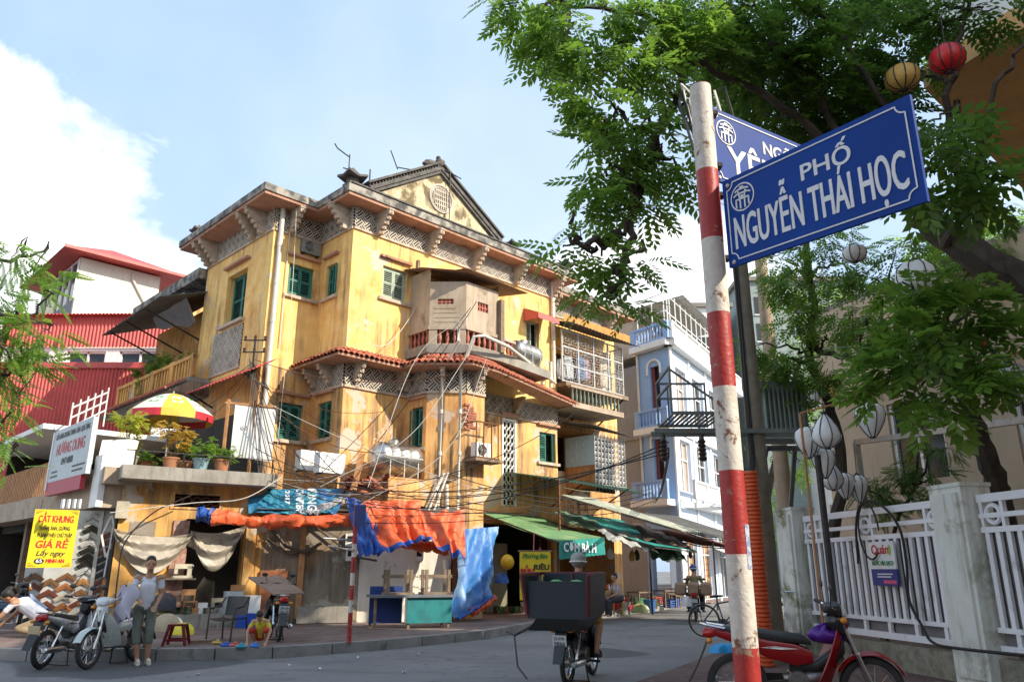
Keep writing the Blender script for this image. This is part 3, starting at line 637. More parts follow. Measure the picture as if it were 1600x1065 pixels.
# red tin hood over the tall window, and its jamb
b = MB(); corr(b, (7.6, -.02, 10.95), (8.75, -.02, 10.95), (7.6, -.75, 10.62), (8.75, -.75, 10.62), 10, .012); corr(b, (7.6, -.76, 10.62), (8.75, -.76, 10.62), (7.6, -.78, 10.40), (8.75, -.78, 10.40), 10, .01); b.poly((7.6, -.02, 10.93), (7.6, -.75, 10.6), (7.6, -.75, 10.4), (7.6, -.02, 10.45)); b.build('tin_hood', red_metal, H)
# drain pipes
def pipe(pts, r, name='drain_pipe', m=pvc, par=H):
    b = MB(); b.tube(pts, r, 12)
    for p, q in zip(pts, pts[1:]):
        p, q = Vector(p), Vector(q); ln = (q - p).length
        for i in range(1, int(ln / 1.4) + 1): c = p.lerp(q, i / (int(ln / 1.4) + 1)); d = (q - p).normalized(); b.tube([c - d * .06, c + d * .06], r * 1.14, 12)
    return b.build(name, m, par, smooth=True)
pipe([(-1.52, 1.74, 12.5), (-1.52, 1.74, 2.5)], .075); pipe([(-1.2, 1.80, 12.5), (-1.2, 1.80, 8)], .018, m=cab_w)
pipe([(9.15, -.1, 12.4), (9.15, -.1, 8.4)], .08)
pipe([(2.52, -1.98, 8.55), (2.42, -2.3, 8.5), (2.42, -2.33, 8.1), (2.45, -1.55, 7.3), (2.45, -1.55, 2.3)], .05); pipe([(9.0, -.3, 8.25), (4.5, -2.35, 8.32), (3.2, -2.6, 8.36), (2.92, -2.45, 8.3), (2.85, -1.95, 7.3), (2.85, -1.95, 2.3)], .056)
pipe([(2.6, -1.7, 3.9), (2.65, -1.75, 2.3)], .06); pipe([(8.7, -.35, 8.0), (8.7, -.35, 9.0)], .07); pipe([(8.1, -.5, 8.0), (8.1, -.5, 8.6)], .06)
# brick bared where the render has fallen from the bay corner
bk = MB().box(-.11, .11, -.03, .03, 0, .062).mesh('brick', pm('bare_brick', (.36, .13, .08), (.26, .09, .055), rough=.9, scale=9, dirt=(.45, .36, .28)))
for r_ in range(11):
    n_ = (1, 2, 2, 1, 2, 2, 3, 2, 2, 1, 1)[r_]
    for k in range(n_): link('brick', bk, H, fBF(.06 + .12 * (r_ % 2) + .235 * k * .55, 5.55 + r_ * .074, -.012), fBF.rz + rnd.uniform(-.04, .04))
# ---------------------------------------------------------------- more of the corner house: side balcony, cage, enclosure
# side-street balcony with concrete balustrade
sb = MB(); sb.prism([(-2.4, 12.3), (-2.4, 5.3), (-1.7, 5.3), (-1.7, 6.62), (0, 6.62), (0, 12.3)], 7.35, 7.5); sb.build('side_balcony_slab', conc, H)
fS = Face((-2.3, 12.2), (-2.3, 5.35)); sr = MB(); fS.box(sr, -.03, fS.len, 8.14, 8.26, -.06, .12); fS.box(sr, 0, fS.len, 7.5, 7.58, -.03, .1)
for i in range(5): x = i * fS.len / 4; fS.box(sr, max(0, x - .16), min(fS.len, x + .16), 7.5, 8.3, -.05, .13)
sr.build('side_balcony_rail', orange_pl, H)
sp = MB().box(-.05, .05, -.06, .06, 0, .57).mesh('baluster', orange_pl)
for i in range(28):
    x = (i + .5) * fS.len / 28
    if min(abs(x - k * fS.len / 4) for k in range(5)) > .22: link('baluster', sp, H, fS(x, 7.57, .04), fS.rz)
es2 = MB(); es2.extr([(-3.0, 12.3, 6.95), (-2.35, 12.3, 7.36), (-1.7, 12.3, 7.36), (-1.7, 12.3, 6.9)], (0, -7.0, 0)); es2.build('side_eave', dirty, H)
for i in range(38):
    y = 12.2 - i * .18; o = Vector((-3.05, y, 6.99 + rnd.uniform(0, .03))); v = Vector((.65, 0, .41)); e = plane_M(o, v.cross(Vector((0, 0, 1))), v).to_euler()
    for row in range(2): link('tile', tile_me, H, o + v.normalized() * row * .34 + Vector((0, 0, .02 * row)), (e.x, e.y, e.z + rnd.uniform(-.06, .06)))
so = MB(); Face((-1.2, 12), (-1.2, 6.6)).wall(so, 7.4, 10.6, [(4.6, 4.95, 9.9, 10.3)], depth=.2); so.box(-1.2, 0, 6.55, 6.6, 7.4, 10.6); so.build('side_wall', orange_pl, H)
tinroof = pm('dark_tin', (0.16, 0.15, 0.14), (0.10, 0.095, 0.09), rough=0.7, metal=0.3, scale=2, dirt=(0.26, 0.24, 0.22))
b = MB(); corr(b, (-.6, 6.7, 11.35), (-.6, 13.2, 11.35), (-3.45, 5.9, 10.1), (-3.45, 11.4, 9.95), 30, .02); b.build('side_canopy', tinroof, H)
b = MB(); b.box(-2.0, -.5, 6.62, 12.9, 11.36, 11.75); b.build('side_eave_slab', fascia_m, H)
for y in (7.4, 9.3, 11.0): MB().bar((-1.2, y, 9.3), (-3.3, y, 10.05), .05).build('canopy_strut', iron, H)
stripe = pm('striped_tarp', (0.20, 0.23, 0.28), (0.32, 0.28, 0.24), rough=0.8, scale=2.2, streak=(0.12, 0.14, 0.18))
b = MB(); b.sheet(lambda u, v: (-1.85 + .18 * math.sin(u * 5) * v - .5 * (1 - v), 6.75 + 3.1 * u, 10.75 - .95 * v + .35 * u * v + .05 * math.sin(u * 14)), 24, 8, .01); b.build('rolled_awning', stripe, H)
# small red corrugated lean-to roof on the side front
b = MB(); corr(b, (-1.72, .9, 7.35), (-1.72, 5.2, 7.35), (-2.55, .4, 6.85), (-2.55, 5.3, 6.85), 22, .018); b.build('red_tin_awning', red_metal, H)
for y in (1.2, 4.9): MB().bar((-1.72, y, 6.5), (-2.5, y, 6.85), .05).build('awning_strut', iron, H)
# caged upper balcony of the annex
fc = Face((9.3, -.4), (13.1, -.4)); cg = MB()
MB().prism([(9.4, -.5), (13.3, -.5), (13.3, .9), (9.4, .9)], 8.2, 8.36).build('cage_floor', wood, H)
for z in (8.4, 9.05, 9.75, 10.4): cg.bar(fc(0, z), fc(fc.len, z), .045)
for i in range(5): x = i * fc.len / 4; cg.bar(fc(x, 8.36), fc(x, 10.42), .05)
for z in (8.4, 9.4, 10.4): cg.bar(fc(fc.len, z), fc(fc.len, z, 1.3), .04)
for i in range(7): x = .2 * i; cg.bar(fc(fc.len, 8.4, x), fc(fc.len, 10.4, x), .014)
def key_panel(mb, F, x0, x1, z0, z1, d=.0, t=.013):
    """one square of bent-bar key pattern"""
    w, h = x1 - x0, z1 - z0; X = lambda u: x0 + u * w; Z = lambda v: z0 + v * h
    for u0, v0, u1, v1 in ((.2, 0, .2, .8), (.2, .8, .6, .8), (.6, .8, .6, .4), (.6, .4, .4, .4), (.8, 1, .8, .2), (.8, .2, .4, .2), (.4, .2, .4, .6), (0, .5, .2, .5), (.8, .5, 1, .5), (0, 0, 1, 0), (0, 0, 0, 1)):
        mb.bar(F(X(u0), Z(v0), d), F(X(u1), Z(v1), d), t)
for i in range(8):
    for j in range(4): key_panel(cg, fc, i * fc.len / 8, (i + 1) * fc.len / 8, 8.4 + j * .5, 8.9 + j * .5)
cg.build('balcony_cage', galv, H)
b = MB(); corr(b, (9.3, .85, 11.15), (13.7, .85, 11.15), (9.2, -1.0, 10.55), (13.6, -1.0, 10.45), 22, .02); b.build('cage_roof', tinroof, H)
val = pm('orange_valance', (0.62, 0.25, 0.06), (0.50, 0.20, 0.05), rough=.8, scale=4)
b = MB(); b.sheet(lambda u, v: (9.2 + 4.2 * u, -.62 + .02 * math.sin(u * 60), 10.98 - v * (.34 + .05 * math.sin(u * 70))), 90, 2, .008); b.build('valance', val, H)
for i, (x, z, w_, h_, c) in enumerate(((10.0, 8.7, .5, .9, (.55, .58, .62)), (10.75, 8.8, .45, .95, (.12, .2, .38)), (11.2, 8.9, .35, .8, (.42, .32, .42)), (12.3, 8.6, .7, 1.4, (.6, .52, .40)), (9.6, 8.6, .3, .8, (.32, .33, .36)))):
    tag(MB().sheet(lambda u, v: (x + w_ * u, .1 + .04 * math.sin(u * 9 + v * 3), z + h_ * (1 - v)), 10, 6, .006).xf(0, H.matrix_world if False else Matrix.Translation((HC[0], HC[1], 0)) @ Matrix.Rotation(R(45), 4, 'Z')).build('hung_laundry', flat('laundry_%d' % i, c, .9)), ('pale grey shirt', 'navy blue cloth', 'mauve cloth', 'cream sheet', 'grey towel')[i] + ' drying behind the balcony cage of the yellow house', 'laundry')
MB().bar((9.4, .1, 9.82), (13.0, .1, 9.82), .02).build('clothes_rail', galv, H)
# dark green balusters under the cage, and its slab
MB().prism([(9.45, -.75), (12.6, -.75), (12.6, .88), (9.45, .88)], 7.35, 7.55).build('annex_balcony_slab', cement, H)
db = MB().lathe([(.05, 0), (.03, .08), (.06, .25), (.03, .45), (.05, .6)], n=8).mesh('baluster', pm('old_green', (.16, .2, .16), rough=.8), True)
for i in range(13): link('baluster', db, H, (9.6 + i * .235, -.62, 7.55))
MB().box(9.45, 12.6, -.7, -.54, 8.12, 8.2).build('annex_rail', cement, H)
for x in (11.3, 13.0): MB().bar((x, .88, 7.3), (x, -.45, 8.2), .05).build('cage_strut', iron, H)
# first-floor box of the annex: lattice of white blocks in front, pale blue panels on its side
fx = Face((10.85, -.6), (12.75, -.6)); fxs = Face((10.85, .88), (10.85, -.6)); lt = MB(); n1, n2 = 9, 10
for i in range(n1):
    for j in range(n2):
        cx = (i + .5) * fx.len / n1; cz = 4.45 + (j + .5) * .205; k = len(lt.v); lt.torus((0, 0, 0), .068, .014, 'y', 8, 3); lt.xf(k, fx.M() @ Matrix.Translation((cx, 0, cz)))
        for s_ in (-1, 1): lt.bar(fx(cx - .105, cz - .1 * s_), fx(cx + .105, cz + .1 * s_), .016)
for i in range(n1 + 1): x = i * fx.len / n1; lt.bar(fx(x, 4.4), fx(x, 6.55), .02)
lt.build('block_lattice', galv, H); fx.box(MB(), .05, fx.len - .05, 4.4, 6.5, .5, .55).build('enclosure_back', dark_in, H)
pb = MB(); fxs.box(pb, .0, fxs.len, 5.35, 6.5, 0, .03)
for i in range(2):
    for j in range(2): k = len(pb.v); pb.torus((0, 0, 0), .17, .02, 'y', 8, 4); pb.xf(k, fxs.M() @ Matrix.Translation((.45 + .62 * i, 0, 5.65 + .55 * j)))
pb.build('pale_blue_panel', flat('pale_blue', (.42, .58, .66), .6), H); fxs.box(MB(), 0, fxs.len, 4.4, 5.34, 0, .04).build('wood_panel', wood_o, H)
b = MB(); corr(b, (9.45, .88, 7.1), (13.1, .88, 7.1), (10.2, -1.0, 6.75), (13.1, -1.0, 6.55), 20, .015); b.build('enclosure_roof', tinroof, H)
b = MB(); fR3.box(b, -.05, 1.4, 3.2, 5.2, -.02, .02); b.build('annex_wall_patch', yel_old, H)
# long green tin canopy above the shops
gtin = pm('dark_green_tin', (0.05, 0.12, 0.09), (0.035, 0.09, 0.07), rough=.6, metal=.2, scale=3, dirt=(0.16, 0.20, 0.15))
b = MB(); corr(b, (6.6, -.02, 4.75), (13.4, -.02, 4.75), (5.9, -1.9, 4.42), (12.2, -1.9, 4.22), 36, .018); b.build('shop_canopy', gtin, H)
b = MB(); b.sheet(lambda u, v: (7.8 + 2.0 * u, -1.2 - .5 * v, 4.3 - .05 * math.sin(3.14 * u) - .12 * v), 10, 4, .008); b.build('canopy_lining', flat('khaki_sheet', (.42, .42, .26), .8), H)
for x in (6.8, 9.0, 11.6): MB().bar((x, -.02, 3.7), (x - .3, -1.8, 4.38), .04).build('canopy_strut', rust, H)
MB().bar((7.3, -1.9, 2.3), (7.3, -1.9, 4.4), .06).build('canopy_post', rust, H)
# things fixed to the house
def ac_unit(c, rz, label, sc=1.0, dark=False):
    t = thing('air_conditioner', label, 'air conditioner', c, rz)
    MB().box(-.4 * sc, .4 * sc, -.15 * sc, .15 * sc, 0, .55 * sc).build('casing', white_p if not dark else pm('grey_casing', (.22, .22, .2), rough=.6), t)
    g = MB(); g.lathe([(.21 * sc, -.005), (.21 * sc, .0)], (-.1 * sc, -.155 * sc, .28 * sc), 18, 'y'); g.build('fan_opening', dark_in, t)
    r = MB()
    for k in (.07, .12, .17, .21): r.torus((-.1 * sc, -.162 * sc, .28 * sc), k * sc, .006, 'y', 18, 4)
    for a in range(6): r.bar((-.1 * sc, -.165 * sc, .28 * sc), (-.1 * sc + .21 * sc * math.cos(a * 1.047), -.165 * sc, .28 * sc + .21 * sc * math.sin(a * 1.047)), .008)
    r.build('grille', galv, t)
    for x in (-.3, .3): MB().bar((x * sc, .18 * sc, -.02), (x * sc, -.2 * sc, -.02), .04).build('bracket', iron, t)
    return t
p = at(484, 735, 21.75); ac_unit((p.x, p.y, p.z), R(225), 'white air conditioner box under the green shuttered windows, farther left of the pair')
p = at(514, 739, 21.35); ac_unit((p.x, p.y, p.z), R(225), 'white air conditioner box nearer the steel water tank, right one of the pair')
p = at(483, 398, 23.0); ac_unit((p.x, p.y, p.z), R(45), 'old grey window air conditioner high up beside the recess window', .85, True)
def tank(c, rz, ln, r, label):
    t = thing('water_tank', label, 'water tank', c, rz)
    k = [(0.02, -ln / 2 - r * .45), (r * .55, -ln / 2 - r * .36), (r * .88, -ln / 2 - r * .15), (r, -ln / 2)]
    n = 4
    for i in range(n): a = -ln / 2 + ln * (i + .5) / n; k += [(r, a - .05), (r * 1.025, a - .02), (r * 1.025, a + .02), (r, a + .05)]
    k += [(r, ln / 2), (r * .88, ln / 2 + r * .15), (r * .55, ln / 2 + r * .36), (.02, ln / 2 + r * .45)]
    MB().lathe(k, (0, 0, r + .12), 28, 'x').build('drum', steel, t, True)
    MB().lathe([(.16, 0), (.16, .1), (.12, .13), (.02, .14)], (-.1, 0, 2 * r + .1), 16).build('lid', steel, t, True)
    for x in (-ln * .38, 0, ln * .38):
        s = MB()
        for q in (-1, 1): s.bar((x, q * r * .95, 0), (x, q * r * .95, r + .15), .03); 
        s.bar((x, -r * .95, .02), (x, r * .95, .02), .03).bar((x, -r, r * .6), (x, -r * .2, .03), .025); s.build('stand_frame', galv, t)
    for q in (-1, 1): MB().bar((-ln / 2, q * r * 1.0, r + .12), (ln / 2, q * r * 1.0, r + .12), .03).build('stand_rail', galv, t)
    return t
tank(HW(1.3, -.95, 4.02), R(45), 1.3, .44, 'big steel water tank on a yellow ledge between the tarps and shutters')
tank(HW(6.35, -1.28, 8.22), R(45 + 8), 1.2, .34, 'steel water tank lying on the upper balcony beside the red hood')
lg = MB(); lg.box(.72, 2.28, -1.45, .0, 3.25, 4.0); lg.build('tank_ledge', yel_old, H)
# barred cage with an air conditioner on the bay
bx = MB(); F = fBF
for x in (.0, .3, .62, .9): bx.bar(F(x, 4.7, -.5), F(x, 5.75, -.5), .03)
for z in (4.7, 5.75): bx.bar(F(-.02, z, -.5), F(.95, z, -.5), .035).bar(F(0, z, 0), F(0, z, -.5), .035).bar(F(.93, z, 0), F(.93, z, -.5), .035)
bx.build('bay_cage', rust, H); fBF.box(MB(), -.1, 1.05, 4.58, 4.66, -.6, .0).build('cage_shelf', wood, H)
p = HW(3.6, -2.1, 4.72); ac_unit((p.x, p.y, p.z), R(45), 'cream air conditioner inside the rusty cage on the bay', .8)
# satellite arms and aerials
def aerial(pts_list, label, r=.02):
    b = MB()
    for pts in pts_list: b.tube([HW(*q) for q in pts], r, 6)
    return tag(b.build('roof_aerial', iron), label, 'aerial')
aerial([[(-.5, -.3, 12.9), (-.5, -.3, 14.0)], [(-.5, -.3, 13.9), (-.9, -.2, 14.1), (-1.0, -.2, 14.22)], [(-.7, -.3, 13.45), (-.25, -.3, 13.5)]], 'bent aerial mast beside the small roof lantern on the corner')
aerial([[(.35, -.2, 13.3), (.35, -.2, 13.85)]], 'short straight aerial rod on the roof lantern', .025)
aerial([[(2.5, -.2, 14.6), (1.35, -.3, 14.28)], [(1.35, -.3, 14.2), (1.0, -.35, 14.75)]], 'aerial arm sticking out left below the gable apex')
aerial([[(3.45, -.5, 12.9), (3.45, -.5, 14.85)], [(3.2, -.5, 14.85), (3.95, -.5, 14.78)]], 'thin aerial pole in front of the gable medallion')
# ---------------------------------------------------------------- ground-floor lean-to in front of the corner house
PA, PB = (-6.57, 20.9), (-1.7, 22.3)
LT = thing('lean_to', 'dirty plaster lean-to wall with white panel under orange tarps', 'lean-to')
fl = Face(PA, PB); XB = 2.55
b = MB(); fl.wall(b, 0, 3.0, x1=XB); b.build('wall', dirty, LT)
b = MB(); fl.wall(b, 0, 3.0, x0=XB); b.build('white_wall', whitewash, LT)
b = MB(); fl.box(b, XB, fl.len, 2.28, 2.42, -.08, .02); fl.box(b, XB + 1.35, XB + 1.62, .2, 2.9, -.07, .02); fl.box(b, XB + 1.45, XB + 1.52, .25, 2.85, -.1, -.06); b.build('moulding', whitewash, LT)
b = MB(); b.lathe([(.13, 0), (.13, .1), (.09, .16), (.13, .5), (.15, .62), (.10, .72), (.11, .8), (.09, 1.35), (.11, 1.4), (.12, 1.6)], tuple(fl(fl.len - .12, PZ, -.06)), 14); b.build('half_column', whitewash, LT, True)
fl.box(MB(), fl.len + .02, fl.len + .4, 0, 2.6, -.1, .1).build('corner_pier', pm('ochre_pier', (.40, .16, .06), (.30, .12, .05), rough=.85, dirt=(.15, .08, .05)), LT)
b = MB(); b.poly(fl(-.2, 3.02, -.6), fl(fl.len + .3, 3.02, -.4), fl(fl.len + .3, 3.5, 1.6), fl(-.2, 3.5, 1.6)); b.build('roof_sheet', tinroof, LT)
for k in range(26): fl.box(MB(), XB + .05 + k * .1, XB + .13 + k * .1, 2.45, 2.62 + rnd.uniform(-.02, .02), -.05, .01).build('cap_tile', whitewash, LT)
fl.box(MB(), .95, 1.1, .3, 2.9, -.14, .0).build('wood_stud', wood_o, LT)
fl.box(MB(), .02, .7, .2, 1.5, -.1, -.02).build('rust_sheet', pm('rust_sheet', (.36, .13, .05), (.24, .09, .04), rough=.85, dirt=(.12, .07, .05)), LT)
fl.box(MB(), 1.0, 2.4, .2, .6, -.35, .0).build('plinth', conc, LT)
b = MB(); b.tube([fl(.2, 2.55, -.1), fl(.6, 2.1, -.16), fl(1.1, 1.95, -.18), fl(1.5, 2.2, -.12)], .05, 6); b.tube([fl(.1, 2.3, -.1), fl(.7, 1.9, -.16), fl(1.3, 2.05, -.1)], .04, 6); b.tube([fl(1.2, 2.7, -.1), fl(2.4, 1.85, -.12), fl(3.0, 1.75, -.1)], .03, 6); b.build('cable_bundle', pm('brown_cable', (.10, .07, .05), rough=.8), LT)
def meter(c, label):
    t = thing('electric_meter', label, 'meter', c, fl.rz)
    MB().box(-.12, .12, -.1, .02, 0, .34).build('case', white_p, t); MB().box(-.07, .07, -.108, -.1, .12, .27).build('dial', dark_in, t)
meter(fl(2.25, 2.12, -.05), 'white electric meter hanging on the dirty wall left of the striped post')
meter(fl(2.28, 1.74, -.05), 'dark faced electric meter below another one on the dirty wall'); meter(fl(2.95, 2.05, -.02), 'small cream electric meter right of the striped post')
meter(fl(4.15, 1.75, -.0), 'switch box on the white wall above the turned-over table')
# dark floor behind so nothing shows through
# ---------------------------------------------------------------- sewing-machine shop with a roof terrace
SA, SB = (-9.5, 19.0), (-6.57, 20.9)
SH = thing('sewing_shop', 'one-storey orange shop with a dark doorway and a concrete roof terrace', 'shop')
fs = Face(SA, SB); b = MB(); fs.wall(b, 0, 3.6, [(1.55, 3.0, PZ, 2.75), (1.15, 2.35, 3.02, 3.36)], depth=.3); b.build('wall', orange_pl, SH)
b = MB(); fs.box(b, 1.12, 1.2, 2.98, 3.40, -.03, .02); fs.box(b, 2.3, 2.38, 2.98, 3.40, -.03, .02); fs.box(b, 1.2, 2.3, 2.98, 3.03, -.03, .02); fs.box(b, 1.2, 2.3, 3.35, 3.40, -.03, .02); b.build('vent_frame', yel_old, SH)
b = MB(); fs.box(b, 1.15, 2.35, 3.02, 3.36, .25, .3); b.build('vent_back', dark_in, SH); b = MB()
for i in range(5): k = len(b.v); b.torus((0, 0, 0), .1, .014, 'y', 12, 4); b.xf(k, fs.M() @ Matrix.Translation((1.3 + .225 * i, .05, 3.19)))
fs_g = b.build('vent_grille', rust, SH)
b = MB(); fs.box(b, 1.2, 3.05, .0, 3.0, 4.2, 4.25); fs.box(b, 1.3, 1.35, 0, 3, .3, 4.2); fs.box(b, 3.0, 3.05, 0, 3, .3, 4.2); fs.box(b, 1.35, 3.0, 2.8, 2.86, .3, 4.2); fs.box(b, 1.35, 3.0, .1, .19, .31, 4.2); b.build('room', unlit_wall, SH)
fs.box(MB(), 3.02, 3.28, PZ, 2.95, -.12, -.0).build('door_pier', orange_pl, SH)
fs.box(MB(), 1.3, 3.1, PZ, .5, -.75, .3).build('doorstep', conc, SH)
fs.box(MB(), 1.25, 1.62, .5, 2.7, -.06, .0).build('folded_shutter', pm('rusty_folded_shutter', (.30, .13, .09), (.42, .30, .24), rough=.8, scale=9, streak=(.18, .07, .05)), SH)
tp = MB(); tp.prism([tuple(fs(-.15, 0, -.7).xy), tuple(fs(3.55, 0, -.7).xy), tuple(fs(3.9, 0, 1.8).xy), tuple(fs(-.15, 0, 4.5).xy)], 3.6, 3.92); tp.build('terrace_slab', conc, SH)
fs.box(MB(), -.1, .18, 2.7, 3.1, -.16, .0).build('junction_box', pm('beige_box', (.45, .40, .30), rough=.7), SH)
fs.box(MB(), .25, .85, 2.25, 2.65, -.006, .0).build('bare_plaster_patch', dirty, SH)
fs.box(MB(), .5, .95, 1.2, 2.0, -.015, -.003).build('paper_notice', pm('old_paper', (.45, .46, .46), (.25, .26, .27), rough=.9, scale=9), SH)
# plastic sheet draped over the door
pls = pm('dirty_plastic_sheet', (0.42, 0.37, 0.30), (0.30, 0.26, 0.20), rough=.5, scale=4, dirt=(.16, .13, .10))
def swag(x0, x1, z0, z1, dip, d, ph):
    def fn(u, v):
        x = x0 + (x1 - x0) * u; top = z0 + (z1 - z0) * u - .12 * math.sin(math.pi * u); fold = .06 * math.sin(v * 15 + 5 * math.sin(math.pi * u) + ph)
        return fs(x, top - dip * v * math.sin(math.pi * min(1, max(0, u))) ** .8 - .03 * v, -d - fold - .12 * math.sin(math.pi * v))
    return fn
b = MB(); b.sheet(swag(-.1, 1.7, 2.45, 2.38, .85, .12, 0), 26, 14, .006); b.sheet(swag(1.65, 2.95, 2.45, 2.6, .9, .14, 2), 22, 14, .006)
tag(b.build('plastic_sheet', pls, smooth=True), 'dirty grey plastic sheet draped in swags over the shop doorway', 'plastic sheet')
# ---------------------------------------------------------------- picture-framing shop on the side street
FR = thing('framing_shop', 'dark open-fronted framing shop at the left edge of the street', 'shop')
s7 = math.sqrt(.5); ff = Face((-9.5 - s7 * 12, 19.0 + s7 * 12), (-9.5, 19.0))
b = MB(); ff.box(b, 0, ff.len - .1, 2.95, 3.5, -.5, .3); b.build('fascia', cement, FR)
b = MB(); ff.box(b, 0, ff.len, 0, 6.0, 3.5, 3.6); ff.box(b, ff.len - .3, ff.len - .1, 0, 3, .0, 3.5); ff.box(b, 0, .1, 0, 6, 0, 3.5); ff.box(b, 0, ff.len, 2.7, 2.94, .2, 3.5); b.build('room', unlit_wall, FR)
for i, x in enumerate((2.2, 2.9, 3.4, 4.6, 5.2, 5.7, 6.3, 7.4)): tag(MB().bar(ff(x, PZ, .5), ff(x + .2, 2.2 + .3 * (i % 3), .9), .22 + .1 * (i % 2), .04).build('frame_strip', (wood, wood_o, pink_m)[i % 3]), '%s frame strip leaning inside the dark framing shop' % ('grey', 'orange', 'reddish')[i % 3], 'frame strip', '%s mouldings leaning in the framing shop' % ('grey', 'orange', 'reddish')[i % 3])
for x in (4.0, 6.8, 8.9): ff.box(MB(), x, x + .25, PZ, 2.95, -.05, .2).build('post', wood, FR)
b = MB(); ff.box(b, 0, 7.0, 3.5, 3.6, -.3, 3.5); b.build('gallery_floor', cement, FR)
for i in range(34): ff.box(MB(), .3 + i * .2, .42 + i * .2, 3.6, 4.6, -.2, -.16).build('slat', wood_o, FR)
ff.box(MB(), 0, 7.2, 5.4, 5.55, -.8, 3.5).build('gallery_roof', white_p, FR)
ff.box(MB(), ff.len - .55, ff.len - .05, 2.95, 4.2, -.55, -.4).build('white_pier', white_p, FR)
ff.box(MB(), ff.len - 1.6, ff.len + .1, 3.5, 3.9, -.5, .6).build('slab_end', cement, FR)
# tilted name board
def text_on(F, body, x, z, d, size, mat, par, name='lettering', width=None, bold=.0, shear=0, lean=0):
    M = F.M() @ Matrix.Translation((x, d, z)) @ Matrix.Rotation(math.pi / 2 + lean, 4, 'X')
    return text(body, size, mat, par, name, M, bold=bold, width=width, shear=shear)
NB = thing('shop_name_board', 'pale grey name board with red lettering and a red lower band', 'signboard')
red_t = flat('red_lettering', (.52, .03, .03), .5); blk_t = flat('black_lettering', (.02, .02, .025), .5); wht_t = flat('white_lettering', (.82, .82, .80), .5)
x0, x1 = ff.len - 3.5, ff.len - .4
ff.box(MB(), x0, x1, 3.75, 5.15, -.78, -.66).build('board', pm('pale_board', (.48, .53, .54), (.42, .47, .48), rough=.5, scale=1.5, bmp=0), NB)
ff.box(MB(), x0, x1 - .3, 3.40, 3.747, -.775, -.66).build('red_band', flat('red_band', (.42, .03, .05), .5), NB)
ff.box(MB(), x0 - .1, x0 - .004, 3.55, 5.12, -.8, -.6).build('edge_strip', white_p, NB)
xc = (x0 + x1) / 2
text_on(ff, 'CỬA HÀNG KHUNG TRANH- ẢNH- QUÀ TẶNG', xc, 4.94, -.785, .20, blk_t, NB, width=2.75, bold=.006)
text_on(ff, 'HƯƠNG DUNG', xc, 4.56, -.785, .42, red_t, NB, width=2.3, bold=.011)
text_on(ff, '0947140808', xc - .1, 4.22, -.785, .25, blk_t, NB, width=.95, bold=.006)
b = MB()
for (x, z, w_) in ((x0 + .3, 4.0, .5), (x0 + .3, 3.88, .6), (x1 - .85, 4.02, 1.0), (x1 - .9, 3.9, .85)): ff.box(b, x - w_ / 2 + .2, x + w_ / 2 + .2, z - .025, z + .025, -.784, -.78)
b.build('fine_print', blk_t, NB)
# yellow cut-frame sign
p0 = at(40, 884, 18.2); p1 = at(111, 884, 18.6); fy = Face((p0.x, p0.y), (p1.x, p1.y)); YS = thing('yellow_sign', 'yellow framing sign with red and black lettering', 'sign', (0, 0, 0))
zb, zt, wy = 1.56, 2.86, fy.len
fy.box(MB(), 0, wy, zb, zt, -.02, .02).build('panel', pm('sign_yellow', (.78, .62, .02), (.72, .55, .02), rough=.45, scale=1.5, bmp=0), YS)
hz = zt - zb; Zs = lambda t: zt - t * hz
text_on(fy, 'CẮT KHUNG', wy / 2, Zs(.17), -.024, .22, red_t, YS, width=wy * .78, bold=.006)
text_on(fy, '- TRANH, ẢNH, GƯƠNG', wy * .47, Zs(.33), -.024, .12, blk_t, YS, width=wy * .74, bold=.002); text_on(fy, '- TRANH THÊU CHỮ THẬP', wy * .5, Zs(.45), -.024, .12, blk_t, YS, width=wy * .82, bold=.002)
text_on(fy, 'GIÁ RẺ', wy / 2, Zs(.61), -.024, .23, red_t, YS, width=wy * .72, bold=.007, shear=.12); text_on(fy, 'Lấy ngay', wy / 2, Zs(.76), -.024, .16, blk_t, YS, width=wy * .64, bold=.003, shear=.3)
text_on(fy, 'MINH AN', wy * .62, Zs(.89), -.024, .12, red_t, YS, width=wy * .40, bold=.006)
k = MB(); k.lathe([(.5, -.002), (.5, .002)], (0, 0, 0), 20, 'y'); k.xf(0, fy.M() @ Matrix.Translation((wy * .27, -.024, Zs(.89))) @ Matrix.Diagonal((.2, 1, .13, 1))); k.build('number_oval', blk_t, YS)
text_on(fy, '65', wy * .27, Zs(.89), -.030, .11, wht_t, YS, bold=.003, width=.12)
for (sx, sz, dx, dz) in ((.03, .02, 1, 1), (.97, .02, -1, 1), (.03, .98, 1, -1), (.97, .98, -1, -1)):
    c = MB(); X, Z = wy * sx, Zs(sz); dz = -dz
    for i in range(3): fy.box(c, min(X, X + dx * (.16 - .05 * i)), max(X, X + dx * (.16 - .05 * i)), min(Z + dz * .03 * i, Z + dz * (.03 * i + .012)), max(Z + dz * .03 * i, Z + dz * (.03 * i + .012)), -.024, -.021)
    c.build('corner_scroll', pm('brown_print', (.28, .15, .02), rough=.5), YS)
for x in (.1, wy - .1): MB().bar(fy(x, zt), fy(x, 3.1, .2), .015).build('hanger', iron, YS)
